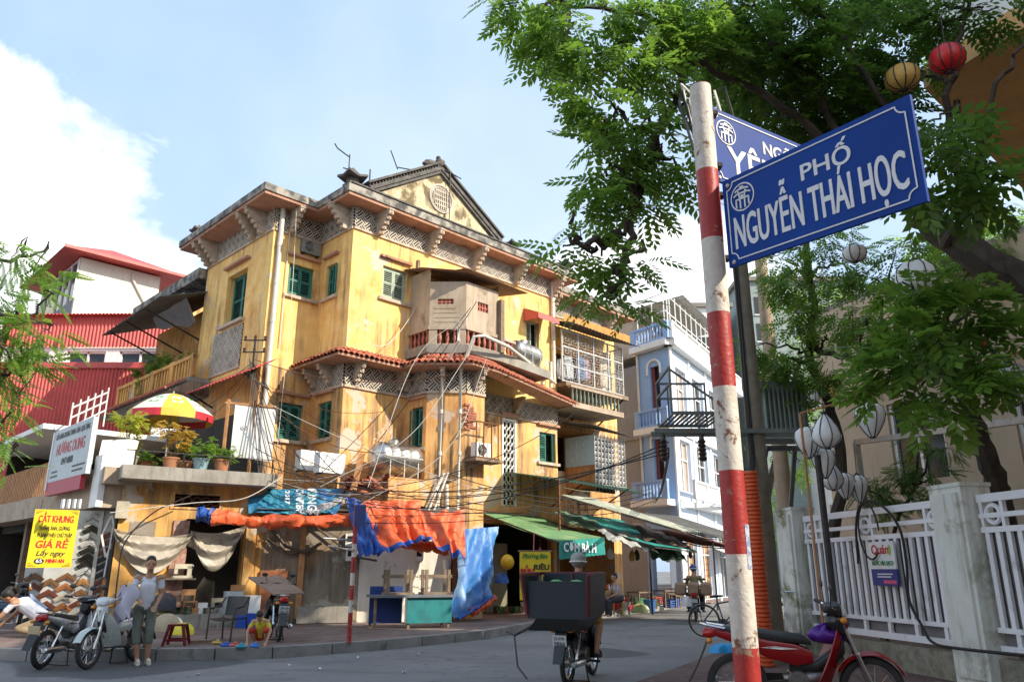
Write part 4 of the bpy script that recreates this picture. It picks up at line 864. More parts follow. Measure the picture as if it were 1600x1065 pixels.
# frame-corner samples: mitred chevrons hung on boards
SBD = thing('sample_board', 'white boards at the framing shop front hung with frame corners', 'display board')
q0 = at(28, 950, 18.9); q1 = at(176, 950, 19.35); fb = Face((q0.x, q0.y), (q1.x, q1.y))
fb.box(MB(), 0, fb.len, .3, 2.9, .03, .06).build('board', pm('display_board', (.55, .56, .55), (.45, .46, .45), rough=.8), SBD)
fb.box(MB(), fb.len * .72, fb.len * .76, .25, 2.9, -.04, .03).build('upright', galv, SBD)
def chev_mesh(w_, t, mat):
    b = MB(); h = w_ * .55
    for s_ in (-1, 1):
        b.extr([(0, 0, 0), (0, 0, -t * 1.3), (s_ * w_ / 2, 0, -h - t * .3), (s_ * (w_ / 2 + t * .55), 0, -h + t * .45)], (0, -.035, 0)); b.extr([(0, -.035, -t * .25), (0, -.035, -t * .8), (s_ * w_ / 2, -.035, -h), (s_ * (w_ / 2 + t * .3), -.035, -h + t * .15)], (0, -.012, 0))
    return b.mesh('frame_corner', mat)
cols = [('mahogany', (.16, .05, .03)), ('walnut', (.22, .11, .05)), ('honey', (.45, .22, .07)), ('cream', (.55, .48, .36)), ('black', (.02, .02, .022)), ('silver', (.45, .45, .46)), ('copper', (.38, .15, .05))]
chm = {(c[0], sz): chev_mesh(sz, sz * .30, pm('frame_' + c[0], c[1], rough=.35, scale=10)) for c in cols for sz in (.34, .5)}
def chevs(x0, x1, z0, z1, nx, dz, names, sz, where):
    for i in range(nx):
        z = z1 - (dz * .5 if i % 2 else 0)
        while z > z0:
            nm = rnd.choice(names); o = link('frame_corner', chm[(nm, sz)], None, fb(x0 + (i + .5) * (x1 - x0) / nx, z, .02), fb.rz)
            tag(o, '%s coloured mitred frame corner hung %s' % (nm, where), 'frame corner', '%s frame corners %s' % (nm, where)); z -= dz * rnd.uniform(.85, 1.05)
L_ = fb.len
chevs(.05, L_ * .72, .4, 1.45, 4, .25, ['mahogany', 'walnut', 'honey', 'cream', 'copper', 'mahogany'], .34, 'below the yellow sign')
chevs(L_ * .58, L_ * .72, 1.5, 2.85, 1, .17, ['black', 'silver', 'black'], .34, 'right of the yellow sign'); chevs(L_ * .77, L_ * .92, .6, 2.4, 1, .19, ['black', 'mahogany', 'mahogany'], .34, 'beyond the metal upright')
b = MB()
for i, (x, z, h_, m) in enumerate(((.0, .3, 1.3, 'orange_wood'), )): fb.box(b, L_ * .86, L_ * .99, .3, 1.3, -.12, -.05)
tag(b.build('wood_panel', wood_o), 'orange wooden panel leaning beside the frame corners', 'panel')
for i, (x, c, lab) in enumerate(((.93, (.42, .28, .08), 'gold'), (.985, (.22, .42, .05), 'green'), (.88, (.62, .62, .62), 'white'))):
    tag(MB().bar(fb(L_ * x, 1.35, -.15), fb(L_ * x + .04, 2.75, -.08), .07, .03).build('frame_strip', flat('strip_' + lab, c, .4)), '%s frame strip standing upright at the framing shop' % lab, 'frame strip')
rf = MB(); c = fb(L_ * .86, 2.35, -.12); 
for a, d in (((0, .5), (.16, 0)), ((.16, 0), (0, -.5)), ((0, -.5), (-.16, 0)), ((-.16, 0), (0, .5))): rf.bar(fb(L_ * .86 + a[0], 2.3 + a[1], -.12), fb(L_ * .86 + d[0], 2.3 + d[1], -.12), .04)
tag(rf.build('picture_frame', white_p), 'slim white frame hanging on its corner like a diamond', 'frame')
for i, px in enumerate((98, 107, 116, 124)):
    c = at(px, 786, 17.9); tag(MB().box(-.06, .06, -.02, .02, -.1, .1).box(-.035, .035, -.025, -.019, -.07, .07).xf(0, Matrix.Translation(c) @ Matrix.Rotation(-.7, 4, 'Z')).build('picture_frame', white_p), 'small white frame in the row under the shop fascia', 'frame', 'small frames under the fascia')
# ---------------------------------------------------------------- tarps in front of the lean-to
org = pm('orange_tarp', (.80, .14, .04), (.62, .085, .025), rough=.55, scale=3, dirt=(.55, .20, .11), dirt_amt=(.56, .75), bmp=.5, fine=9); blu = pm('blue_tarp', (.015, .09, .40), (.012, .055, .26), rough=.5, scale=3, dirt=(.05, .12, .30), bmp=.5, fine=9)
from mathutils import noise as mnoise
def roll(pts, r, mats, label, wob=.02):
    b = MB(); path = []; rs = []
    P_ = [Vector(p) for p in pts]
    for a, c in zip(P_, P_[1:]):
        for i in range(12): t = i / 12; path.append(a.lerp(c, t) + Vector((0, 0, wob * math.sin(9 * t + a.x)))); rs.append(r * (1 + .22 * math.sin(len(path) * 1.7) * .6 + .1 * math.sin(len(path) * .6)))
    path.append(P_[-1]); rs.append(r); path = spline(path, 3); rs = [rs[min(i // 3, len(rs) - 1)] for i in range(len(path))]; b.tube(path, rs, 18)
    for i, v_ in enumerate(b.v): v_ = Vector(v_); d_ = mnoise.noise_vector(Vector((v_.x * 2.5, v_.y * 2.5, v_.z * 9))) * r * .38 + mnoise.noise_vector(v_ * 14) * r * .14; b.v[i] = tuple(v_ + d_)
    return tag(b.build('rolled_tarp', mats, smooth=True), label, 'tarpaulin')
roll([at(330, 807, 19.6), at(430, 815, 20.1), at(560, 812, 20.6)], .16, org, 'long rolled orange tarp hung above the sewing shop door'); roll([at(308, 802, 19.55), at(331, 807, 19.6)], .17, blu, 'dark blue end knot of the rolled orange tarp')
roll([at(600, 845, 20.6), at(660, 852, 21.0), at(700, 858, 21.3)], .13, org, 'rolled red-orange tarp above the white wall')
from mathutils import noise as mnoise
def drape(corners, label, name, mats, fold=.1, nf=5, nu=52, nv=30, th=.008, sag=.0, hem=None):
    c00, c10, c01, c11 = [Vector(c) for c in corners]; nr = (c10 - c00).cross(c01 - c00).normalized()
    def fn(u, v):
        p = c00.lerp(c10, u).lerp(c01.lerp(c11, u), v)
        cr = mnoise.noise(p * 5.5) * .05 + abs(mnoise.noise(p * 11 + Vector((3, 1, 7)))) * .035; e_ = .05 * mnoise.noise(Vector((u * 9, p.x, 2))) if v > .98 else 0
        return p + Vector((0, 0, e_)) + nr * (cr + fold * math.sin(nf * math.pi * 2 * u + 2.3 * math.sin(3 * v) + 1.1 * math.sin(9 * u)) * (.25 + .75 * v) + .4 * fold * math.sin(17 * u + 9 * v)) - Vector((0, 0, sag * math.sin(math.pi * u) * (.3 + .7 * v)))
    b = MB(); b.sheet(fn, nu, nv, th)
    if hem:
        W = nv + 1; k = [0] * len(b.f)
        for i in range(nu):
            for j in range(nv):
                if (hem == 'v' and j >= nv - 3) or (hem == 'u' and i < 3) or (hem == 'uv' and (j >= nv - 3 or i < 6)) or (hem == 'top' and j < 3): k[i * nv + j] = k[nu * nv + i * nv + j] = 1
        b.m = k
    return tag(b.build(name, mats, smooth=True), label, 'tarpaulin')
drape([at(552, 782, 20.2), at(655, 780, 20.8), at(590, 866, 19.9), at(668, 842, 20.4)], 'bright orange tarp with a blue border draped over poles', 'draped_tarp', [org, blu], .10, 4, hem='uv')
drape([at(640, 800, 20.9), at(726, 796, 21.6), at(662, 842, 20.3), at(728, 874, 21.0)], 'orange tarp hanging in a point beside the blue plastic sheet', 'draped_tarp', [org, blu], .09, 3, hem='v')
drape([at(540, 775, 20.4), at(600, 790, 20.6), at(562, 868, 19.9), at(596, 862, 20.0)], 'deep blue tarp behind the striped post', 'draped_tarp', [blu], .06, 3)
drape([at(388, 764, 20.9), at(545, 762, 21.3), at(388, 800, 20.3), at(525, 802, 20.7)], 'teal printed banner sheet spread on the lean-to roof', 'banner_sheet', [pm('teal_print', (.03, .22, .34), (.02, .10, .28), rough=.45, scale=.9, dirt=(.08, .35, .42), dirt_amt=(.5, .62)), ], .03, 3)
drape([at(500, 790, 20.75), at(572, 760, 21.2), at(455, 803, 20.55), at(500, 803, 20.6)], 'silver grey corner of a torn sheet on the lean-to roof', 'torn_sheet', [pm('silver_sheet', (.45, .47, .50), (.34, .33, .36), rough=.4, scale=3)], .05, 4)
bt = thing('banner_lettering', 'white sideways letters on the teal banner sheet', 'lettering')
for body, a, c, sz, wd in (('KING', (487, 766, 20.95), (487, 800, 20.4), .32, 1.3), ('CHAPTER', (468, 766, 20.9), (468, 800, 20.4), .27, 1.5), ('2017', (449, 766, 20.9), (449, 792, 20.5), .15, .5)):
    A_, B_ = at(*a), at(*c); y_ = Vector((1, .15, 0)); z_ = y_.cross(B_ - A_).normalized()
    M = plane_M((A_ + B_) / 2 - (B_ - A_).cross(y_).normalized() * .07 * (-1 if (B_ - A_).cross(y_).normalized().y < 0 else 1), B_ - A_, y_)
    text(body, sz, wht_t, bt, 'lettering', M, width=min(wd, (B_ - A_).length * 1.0), bold=.008)
# pale-blue plastic hanging at the corner of the lean-to
bw = MC.get('x') or pm('blue_white_plastic', (.04, .18, .48), (.30, .46, .64), rough=.5, scale=1.6, lo=.47, hi=.64, streak=(.03, .14, .42))
drape([at(722, 826, 21.9), at(778, 822, 23.3), at(712, 966, 21.6), at(768, 930, 22.8)], 'blue and white plastic sheet hanging to the ground at the corner', 'plastic_curtain', [bw], .14, 3, 36, 20)
roll([at(716, 966, 21.5), at(745, 948, 22.0), at(770, 930, 22.6)], .045, blu, 'blue bottom hem of the hanging plastic sheet', .0); roll([at(737, 956, 22.0), at(758, 944, 22.4), at(772, 932, 22.7)], .10, org, 'rolled orange tarp end lying behind the plastic sheet', .0)
for i, (a, c, lab) in enumerate((((505, 840, 20.2), (600, 846, 20.9), 'upper'), ((513, 852, 19.7), (545, 858, 20.2), 'lower'), ((560, 812, 20.2), (600, 808, 20.6), 'middle'))):
    tag(MB().tube([at(*a), at(*c)], .03, 8).build('tarp_pole', galv), '%s steel pipe poking out under the orange tarps' % lab, 'pipe')
tag(MB().bar(at(552, 765, 20.8), at(566, 708, 21.4), .16, .05).build('leaning_plank', wood_o), 'orange wooden plank leaning against the yellow wall', 'plank')
for i, (a, c) in enumerate((((668, 800, 22.2), (694, 738, 22.6)), ((676, 802, 22.2), (700, 738, 22.7)), ((662, 800, 22.3), (690, 745, 22.5)))): tag(MB().tube([at(*a), at(*c)], .03, 8).build('leaning_pipe', pvc), 'pale pipe leaning on the bay wall beside the drains', 'pipe', 'pale pipes leaning on the bay wall')
# broken tiles heaped on the lean-to roof
for i in range(26):
    c = at(rnd.uniform(535, 600), rnd.uniform(752, 768), rnd.uniform(21.0, 21.5)); o = link('loose_tile', tile_me, None, c, (rnd.uniform(-.4, .4), rnd.uniform(-.4, .4), rnd.uniform(0, 6.3))); tag(o, 'broken clay tile in the heap below the water tank', 'tile', 'loose tiles heaped on the lean-to roof')
# ---------------------------------------------------------------- awnings of the food stalls along the sunlit front
def awning(c, label, mat, n, amp, name='stall_awning', th=.008, sag=.0):
    c00, c10, c01, c11 = [Vector(x) for x in c]; t = thing(name, label, 'awning'); b = MB(); nr = (c10 - c00).cross(c01 - c00).normalized()
    b.sheet(lambda u, v: c00.lerp(c10, u).lerp(c01.lerp(c11, u), v) + nr * amp * math.sin(u * n * 6.283) - Vector((0, 0, sag * math.sin(math.pi * v))), n * 6 if amp else 12, 8, th); b.build('cover', mat, t)
    for a, d in ((c00, c01), (c10, c11), (c01, c11)): MB().bar(a - Vector((0, 0, .05)), d - Vector((0, 0, .05)), .04).build('frame_bar', iron, t)
    return t
A1 = awning([HW(5.3, -.05, 3.4), HW(8.5, -.05, 3.3), HW(5.3, -3.6, 2.32), HW(7.8, -3.3, 2.5)], 'pale green canvas awning with a scalloped sign fringe', green_cvs, 1, 0, sag=.1)
fa = Face(tuple(HW(5.3, -3.62, 0).xy), tuple(HW(7.8, -3.32, 0).xy))
b = MB(); b.sheet(lambda u, v: fa(fa.len * u, 2.32 + .18 * u - v * (.50 + .03 * abs(math.sin(u * 40))), -.02 + .03 * math.sin(u * 12) * v), 60, 4, .006); b.build('fringe', teal_cvs, A1)
text_on(fa, 'CƠM BÀ H', fa.len * .42, 2.14, -.07, .36, wht_t, A1, width=1.75, bold=.011)
awning([HW(8.6, -.5, 3.5), HW(12.6, -.3, 3.4), HW(9.0, -4.4, 2.25), HW(11.6, -4.3, 2.15)], 'teal canvas awning beyond the pale green one', teal_cvs, 1, 0, sag=.08)
awning([HW(7.4, -1.9, 3.9), HW(9.2, -1.8, 3.9), HW(10.4, -4.6, 2.75), HW(12.4, -4.2, 2.75)], 'streaked corrugated roof sheet above the teal awning', pm('streaked_tin', (.42, .42, .34), (.20, .25, .18), rough=.6, scale=2, streak=(.22, .12, .07)), 10, .02)
awning([HW(11.6, -1.2, 3.6), HW(15.2, -1.2, 3.6), HW(12.2, -4.3, 2.6), HW(15.0, -4.6, 2.55)], 'dark brown tin awning nearest the pale blue building', tinroof, 14, .02)
awning([HW(12.2, -1.0, 3.05), HW(15.6, -1.0, 3.05), HW(12.6, -3.9, 2.35), HW(15.2, -3.9, 2.3)], 'reddish tin awning tucked under the dark brown one', pm('red_brown_tin', (.28, .10, .07), (.2, .08, .06), rough=.7), 14, .02)
for a, bb, z in ((5.4, -3.5, 2.3), (9.0, -4.2, 2.2), (11.6, -4.2, 2.15), (12.7, -4.3, 2.5)): tag(MB().bar(HW(a, bb, PZ), HW(a, bb, z), .05).build('awning_post', iron), 'thin dark post propping up a stall awning', 'post', 'awning posts of the stalls')
# stall sign
BS = thing('noodle_banner', 'yellow hanging banner with red and green food lettering', 'banner'); p0 = at(812, 925, 22.2); p1 = at(861, 925, 22.4); fbs = Face((p0.x, p0.y), (p1.x, p1.y)); wb = fbs.len; z0b, z1b = .72, 2.02
b = MB(); b.sheet(lambda u, v: fbs(wb * u, z1b - (z1b - z0b) * v, .02 * math.sin(u * 7) * v), 14, 8, .006); b.build('cloth', pm('banner_yellow', (.75, .58, .03), (.66, .48, .02), rough=.7, bmp=0), BS)
text_on(fbs, 'Phương Béo', wb / 2, 1.88, -.03, .17, flat('green_lettering', (.02, .2, .05), .5), BS, width=wb * .8, bold=.006, shear=.25); text_on(fbs, 'BÚN', wb * .24, 1.35, -.03, .5, red_t, BS, width=wb * .4, bold=.02)
for t_, z in (('RIÊU', 1.58), ('ỐC BÒ', 1.28), ('CÁ', .98)): text_on(fbs, t_, wb * .70, z, -.03, .2, blk_t, BS, width=wb * (.48 if len(t_) > 2 else .2), bold=.008)
MB().tube([fbs(-.05, z1b), fbs(wb + .05, z1b)], .02, 6).build('rod', wood, BS); MB().tube([fbs(wb * .45, z1b), fbs(wb * .5, z1b + .5, .1)], .02, 6).build('pole', pink_m, BS)
# ---------------------------------------------------------------- pale blue corner building
BBp = (7.4, 35.0); dR = Vector((.495, .869)); dL = Vector((-.59, .81))
BB = thing('blue_building', 'pale blue and white three-storey building with balustrades at street end', 'building')
bluew = pm('pale_blue_paint', (.30, .46, .74), (.27, .42, .70), rough=.8, scale=1.2, dirt=(.24, .32, .44), bmp=.05); lilacw = pm('lilac_white_paint', (.60, .69, .82), (.55, .64, .78), rough=.8, scale=1.2, streak=(.50, .57, .68), bmp=.05); whitew = pm('bright_white_paint', (.80, .80, .78), (.74, .74, .73), rough=.75, scale=1.5, streak=(.62, .62, .60), bmp=.05)
greyw = pm('bare_grey_render', (.30, .28, .27), (.26, .245, .235), rough=.9, scale=.8, streak=(.22, .20, .19), bmp=.1)
v2 = Vector(BBp); fbl = Face(tuple(v2 + dL * 2.0), BBp); fgr = Face(tuple(v2 + dL * 9), tuple(v2 + dL * 2.0)); fwr = Face(BBp, tuple(v2 + dR * 13))
f1, f2, f3, rt = 4.55, 7.9, 11.7, 12.75
nar = (.75, 1.35)
b = MB(); fbl.wall(b, 0, f3, [(*nar, 5.4, 7.4), (*nar, 8.75, 10.9), (.3, 1.7, .1, 3.2)], depth=.25); b.build('blue_wall', bluew, BB)
b = MB(); fgr.wall(b, 0, f3 - .5); b.build('bare_side_wall', greyw, BB); fgr.box(MB(), 0, 7, 7.55, 7.72, -.06, .0).build('side_ledge', greyw, BB)
wins = [(.9, 2.5, 5.0, 7.4), (3.6, 5.4, 5.0, 7.4), (6.6, 8.4, 5.0, 7.4), (.9, 2.5, 8.4, 10.9), (3.6, 5.4, 8.4, 10.9), (6.6, 8.4, 8.4, 10.9), (.9, 2.6, .2, 3.4), (3.3, 5.2, .2, 3.4), (6.5, 8.5, .2, 3.3)]
b = MB(); fwr.wall(b, 0, f3, wins, depth=.3); b.build('lilac_wall', lilacw, BB)
for x in (0.0, 2.85, 5.8, 8.75, 11.6): fwr.box(MB(), x, x + .28, 0.05, f3 - .01, -.07, .0).build('pilaster', whitew, BB)
pink_c = pm('stone_panel', (.46, .36, .30), (.38, .29, .24), rough=.7, scale=3)
for i, h in enumerate(wins):
    m = pink_c if h[0] < 1 and h[2] > 4 else (wood_o if h[2] < 1 and h[0] < 6 else glass_d)
    w = MB(); fwr.box(w, h[0], h[1], h[2], h[3], .25, .3); o = w.build('window', m, BB); g = MB()
    for x in (h[0], (h[0] + h[1]) / 2 - .03, h[1] - .08): fwr.box(g, x, x + .08, h[2], h[3], .16, .245)
    fwr.box(g, h[0], h[1], h[3] - .08, h[3], .165, .24); fwr.box(g, h[0], h[1], h[2] + (h[3] - h[2]) * .62, h[2] + (h[3] - h[2]) * .62 + .06, .165, .24); g.build('frame', white_p, o)
    if m is wood_o:
        for k in range(12): z = h[2] + k * (h[3] - h[2]) / 12; fwr.box(MB(), h[0] + .1, h[1] - .1, z, z + .03, .2, .246).build('slat', wood, o)
for z0, z1 in ((5.4, 7.4), (8.75, 10.9)):
    w = MB(); fbl.box(w, *nar, z0, z1, .2, .25); o = w.build('window', dark_in, BB); g = MB(); fbl.box(g, nar[0] + .05, nar[0] + .22, z0, z1, .1, .19); g.build('shutter', pm('maroon_paint', (.16, .03, .03), rough=.5), o)
    g = MB(); k = []
    for i in range(9): a = math.pi * i / 8; k.append(fbl(1.05 - .42 * math.cos(a), z1 - .05 + .36 * math.sin(a), -.05))
    g.tube([fbl(.63, z1 - .4, -.05)] + k + [fbl(1.47, z1 - .4, -.05)], .06, 6); g.build('arch_moulding', whitew, o)
def balus(F, x0, x1, z, h, par, mat, sp=.2, d=-.35, name='balustrade'):
    o = MB(); F.box(o, x0, x1, z + h - .1, z + h, d - .03, d + .13); F.box(o, x0, x1, z, z + .1, d - .02, d + .12)
    n = max(1, round((x1 - x0) / 2.2))
    for i in range(n + 1): x = x0 + i * (x1 - x0 - .3) / n; F.box(o, x, x + .3, z + .1, z + h - .1, d - .01, d + .11)
    r = o.build(name, mat, par); me = balus.me.get(mat.name)
    if not me: me = balus.me[mat.name] = MB().lathe([(.05, 0), (.03, .1), (.055, .3), (.03, .5), (.05, .6)], n=6).mesh('baluster', mat, True)
    k = int((x1 - x0) / sp)
    for i in range(k):
        q = link('baluster', me, r, F(x0 + (i + .5) * (x1 - x0) / k, z + .1, d + .05)); q.scale.z = (h - .2) / .6
balus.me = {}
cor = MB()
for F, x1 in ((fbl, 2.0), (fwr, 13)):
    F.box(cor, -.2 if F is fwr else -.2, x1 + .2, f3, f3 + .3, -.4, .2)
cor.build('cornice', whitew, BB); balus(fbl, -.1, 2.35, f3 + .3, .85, BB, bluew); balus(fwr, -.35, 13, f3 + .3, .85, BB, whitew)
for z in (f1, f2):
    b = MB(); b.prism([tuple(fbl(-.05, 0, -.9 if z == f1 else -.5).xy), tuple((fbl(2.0, 0, -.9 if z == f1 else -.5) + Vector((dR.x, -.2, 0)) * .35).xy), tuple(fwr(8, 0, -.9 if z == f1 else -.3).xy), tuple(fwr(8, 0, .1).xy), tuple(fwr(0.1, 0, .1).xy), tuple(fbl(-.05, 0, .1).xy)], z - .28, z); b.build('balcony_slab', whitew, BB)
balus(fbl, .0, 2.2, f1, .85, BB, bluew, d=-.8); balus(fwr, .2, 8, f1, .85, BB, whitew, d=-.8); balus(fbl, .0, 2.1, f2, .85, BB, bluew, d=-.42)
# roof terrace frame and a white wire mesh screen
b = MB()
for i in range(9): x = i * .9; b.bar(fwr(x, rt, .1), fwr(x, rt + 1.9, .1), .05)
for i in range(3): b.bar(fbl(i * 1.0, rt, .1), fbl(i * 1.0, rt + 1.7, .1), .05)
for z in (.8, 1.7): b.bar(fwr(0, rt + z, .1), fwr(8, rt + z, .1), .04).bar(fbl(0, rt + z, .1), fbl(2, rt + z, .1), .04)
b.build('roof_frame', white_p, BB)
b = MB(); corr(b, fwr(2.0, rt + 2.1, -.3), fwr(9, rt + 2.1, -.3), fwr(2.0, rt + 1.6, 4), fwr(9, rt + 1.6, 4), 16, .03); b.build('roof_sheet', galv, BB); fwr.box(MB(), 2, 9, f3, rt + 1.6, 2.5, 5).build('roof_room', cement, BB)
pp = fbl(.02, 0, -.08); MB().tube([(pp.x, pp.y, 4.6), (pp.x, pp.y, f3)], .06, 8).build('drain_pipe', pvc, BB)
b = MB(); b.prism([tuple(v2 + dL * 9), BBp, tuple(v2 + dR * 13), tuple(v2 + dR * 13 + dL * 9)], f3 - .05, f3 - .01); b.build('roof', conc, BB)
# striped shop blind at its foot
b = MB(); 
for i in range(10): b.cur = i % 2; b.add([fwr(5.0 + i * .3, 2.6, 0), fwr(5.3 + i * .3, 2.6, 0), fwr(5.3 + i * .3, 2.1, -1.2), fwr(5.0 + i * .3, 2.1, -1.2)], [(0, 1, 2, 3)])
t = b.build('striped_blind', [white_p, pm('grey_stripe', (.16, .15, .16), rough=.8)]); tag(t, 'white and grey striped shop blind beyond the motorbike traffic', 'blind')
# ---------------------------------------------------------------- other buildings behind
def block(name, label, x0, x1, y0, y1, z1, wall, rows=(), roof=None, ww=1.1, wh=1.3):
    t = thing(name, label, 'building', ((x0 + x1) / 2, (y0 + y1) / 2, 0)); cx, cy = (x0 + x1) / 2, (y0 + y1) / 2
    MB().box(x0 - cx, x1 - cx, y0 - cy, y1 - cy, 0, z1).build('wall', wall, t); MB().box(x0 - cx - .25, x1 - cx + .25, y0 - cy - .25, y1 - cy + .25, z1, z1 + .3).build('roof_edge', roof or conc, t)
    for z in rows:
        n = int((x1 - x0) / 2.4)
        for i in range(n):
            x = x0 - cx + (i + .5) * (x1 - x0) / n; w = MB().box(x - ww / 2, x + ww / 2, y0 - cy - .03, y0 - cy + .1, z, z + wh).build('window', glass_d, t); MB().box(x - ww / 2 - .06, x + ww / 2 + .06, y0 - cy - .08, y0 - cy - .031, z - .1, z - .01).build('sill', white_p, w)
    return t
# red sheet-metal building
RB = thing('red_tin_building', 'red corrugated metal building with a strip of windows left of the yellow house', 'building', (-17, 33, 0))
lo_l, lo_r, z_lo0, z_lo1 = -5.5, 2.3, 4.5, 9.55
b = MB(); corr(b, (lo_l, -2, z_lo0), (lo_r, -2, z_lo0), (lo_l, -2, z_lo1), (lo_r, -2, z_lo1), 52, .03, .01); b.build('lower_cladding', red_metal, RB)
MB().box(lo_l, lo_r, -2.1, 5, z_lo1 + .002, z_lo1 + .25).build('red_ledge', red_metal, RB); MB().box(lo_l, lo_r, -1.8, 5, 0, 4.49).build('base_wall', cement, RB)
b = MB(); Face((lo_l, -.6), (lo_r + .4, -.6)).wall(b, z_lo1 + .25, 10.85, [(.5, 2.2, 9.85, 10.7), (3.0, 4.7, 9.85, 10.7), (5.3, 7.6, 9.85, 10.7)], depth=.2); b.build('white_band', whitew, RB)
for x0 in (lo_l + .5, lo_l + 3.0, lo_l + 5.3):
    w = MB().box(x0, x0 + (1.7 if x0 < -1 else 2.3), -.42, -.4, 9.85, 10.7).build('window', glass_d, RB); g = MB()
    for x in (x0, x0 + .85, x0 + 1.62): g.box(x, x + .08, -.5, -.425, 9.85, 10.7)
    g.box(x0, x0 + 1.7, -.5, -.426, 10.62, 10.7); g.build('frame', white_p, w)
b = MB(); corr(b, (lo_l, -.7, 10.85), (lo_r + .3, -.7, 10.85), (lo_l, -.7, 12.3), (lo_r + .3, -.7, 12.3), 50, .03, .01); corr(b, (lo_l - .2, -1.0, 12.28), (lo_r + .1, -1.0, 12.32), (lo_l, 3, 12.7), (lo_r, 3, 12.7), 50, .03, .01); b.build('upper_cladding', red_metal, RB)
MB().box(lo_r - .3, lo_r + .35, -.6, 2, 10.5, 12.2).build('end_wall', red_metal, RB)
# white house with a red hipped roof
WH = thing('white_house', 'plain cream house with red tin hip roof and a glazed top room', 'building', (-26.0, 43, 0), R(45))
MB().box(0, 4.7, 0, 8, 0, 19.6).build('wall', pm('cream_wall', (.70, .68, .60), (.62, .60, .53), rough=.85, scale=.7, streak=(.55, .53, .46)), WH)
MB().box(-.02, .0, .0, 7, 17.0, 19.4).build('glazing', glass_d, WH); MB().box(-.06, -.0205, 0, 7, 15.2, 16.95).build('grey_panel', pm('slate_panel', (.16, .16, .18), rough=.6), WH)
for i in range(6): MB().box(-.1, -.021, .0 + i * 1.3, .12 + i * 1.3, 17, 19.5).build('mullion', white_p, WH)
b = MB(); z = 19.7; b.add([(-1.2, -1.1, z), (5.9, -1.1, z), (5.9, 9, z), (-1.2, 9, z), (2.3, 2.2, z + 1.7), (2.3, 5.6, z + 1.7)], [(0, 1, 4), (1, 2, 5, 4), (2, 3, 5), (3, 0, 4, 5), (3, 2, 1, 0)]); b.build('roof', red_metal, WH)
MB().box(-1.25, 5.95, -1.18, -1.1, z - .12, z + .06).build('gutter', red_metal, WH)
p = WH.matrix_basis @ Vector((-.9, 1.2, 15.6)); ac_unit(p, R(-58), 'grey air conditioner on the side of the cream red-roofed house', 1.3, True)
MB().tube([(4.2, -.1, 17.2), (3.0, -.12, 19), (3.0, -.12, 19.4)], .07, 6).build('drain_pipe', pvc, WH)
block('far_house', 'grey house far behind the roofs at the left edge', -48, -30, 52, 60, 15, greyw, (9, 12))
block('street_end_house', 'cream house closing the far end of the street', 15, 34, 66, 76, 12, cement, (1.2, 4.6, 8.2))
block('terrace_house', 'pale terrace house behind the trees down the street', 20, 30, 44, 56, 9.5, whitew, (1.2, 4.6, 7.2))
block('roof_block', 'white flat roofed block peeping over the blue building', 11.5, 15.5, 52, 58, 19.5, whitew, (13, 16))
block('green_block', 'grey green block with glazed top behind the blue building', 16.5, 25, 52, 60, 21.5, pm('grey_green', (.30, .36, .34), rough=.8), (13, 17, 19))
block('hidden_terrace', 'brick terrace behind the yellow corner house', -10, 6, 48, 56, 9, cement, (2, 5))
# ---------------------------------------------------------------- cream house behind the fence on the right
creamw = pm('beige_render', (.52, .42, .31), (.46, .37, .27), rough=.85, scale=.9, streak=(.36, .29, .21), bmp=.1); ochre = pm('ochre_soffit', (.70, .42, .17), (.62, .36, .14), rough=.85, scale=1.0, streak=(.44, .28, .12), bmp=.08)
CH = thing('cream_house', 'beige house with an ochre overhanging upper floor behind the white fence', 'building')
fw = Face((8.0, 19.5), (10.6, 13.0)); b = MB(); fw.wall(b, 0, 8.0, [(2.0, 3.4, 3.4, 5.2), (5.0, 6.4, 3.4, 5.2)], depth=.2); Face((10.6, 13.0), (12.1, -4)).wall(b, 0, 8.0); Face((15, 21.5), (8.0, 19.5)).wall(b, 0, 8.0); b.build('wall', creamw, CH)
for x in (2.0, 5.0):
    w = MB(); fw.box(w, x, x + 1.4, 3.4, 5.2, .15, .2); o = w.build('window', glass_d, CH); g = MB()
    for q in (0, .66, 1.32): fw.box(g, x + q, x + q + .08, 3.4, 5.2, .08, .149)
    g.build('frame', white_p, o)
for z in (2.9, 5.6): fw.box(MB(), 0, fw.len, z, z + .16, -.12, .0).build('ledge', creamw, CH)
MB().prism([(8.0, 19.5), (15, 21.5), (16, -4), (12.1, -4), (10.6, 13.0)][::-1], 7.95, 8.09).build('roof_slab', conc, CH)
e1, e2, K = Vector((.74, .67)), Vector((.42, -.906)), Vector((5.9, 9.5))
ov = [tuple(K), tuple(K + e1 * 6), tuple(K + e1 * 6 + e2 * 11), tuple(K + e2 * 11)]
MB().prism(ov, 8.1, 8.45).build('overhang_slab', ochre, CH); ov2 = [tuple(K + e1 * .2 + e2 * .2), tuple(K + e1 * 5.8 + e2 * .2), tuple(K + e1 * 5.8 + e2 * 10.8), tuple(K + e1 * .2 + e2 * 10.8)]
MB().prism(ov2, 8.45, 11.0).build('upper_wall', whitew, CH); MB().prism([tuple(K + e1 * -.3 + e2 * -.3), tuple(K + e1 * 6.2 + e2 * -.3), tuple(K + e1 * 6.2 + e2 * 11.2), tuple(K - e1 * .3 + e2 * 11.2)], 11.0, 11.25).build('roof', conc, CH)
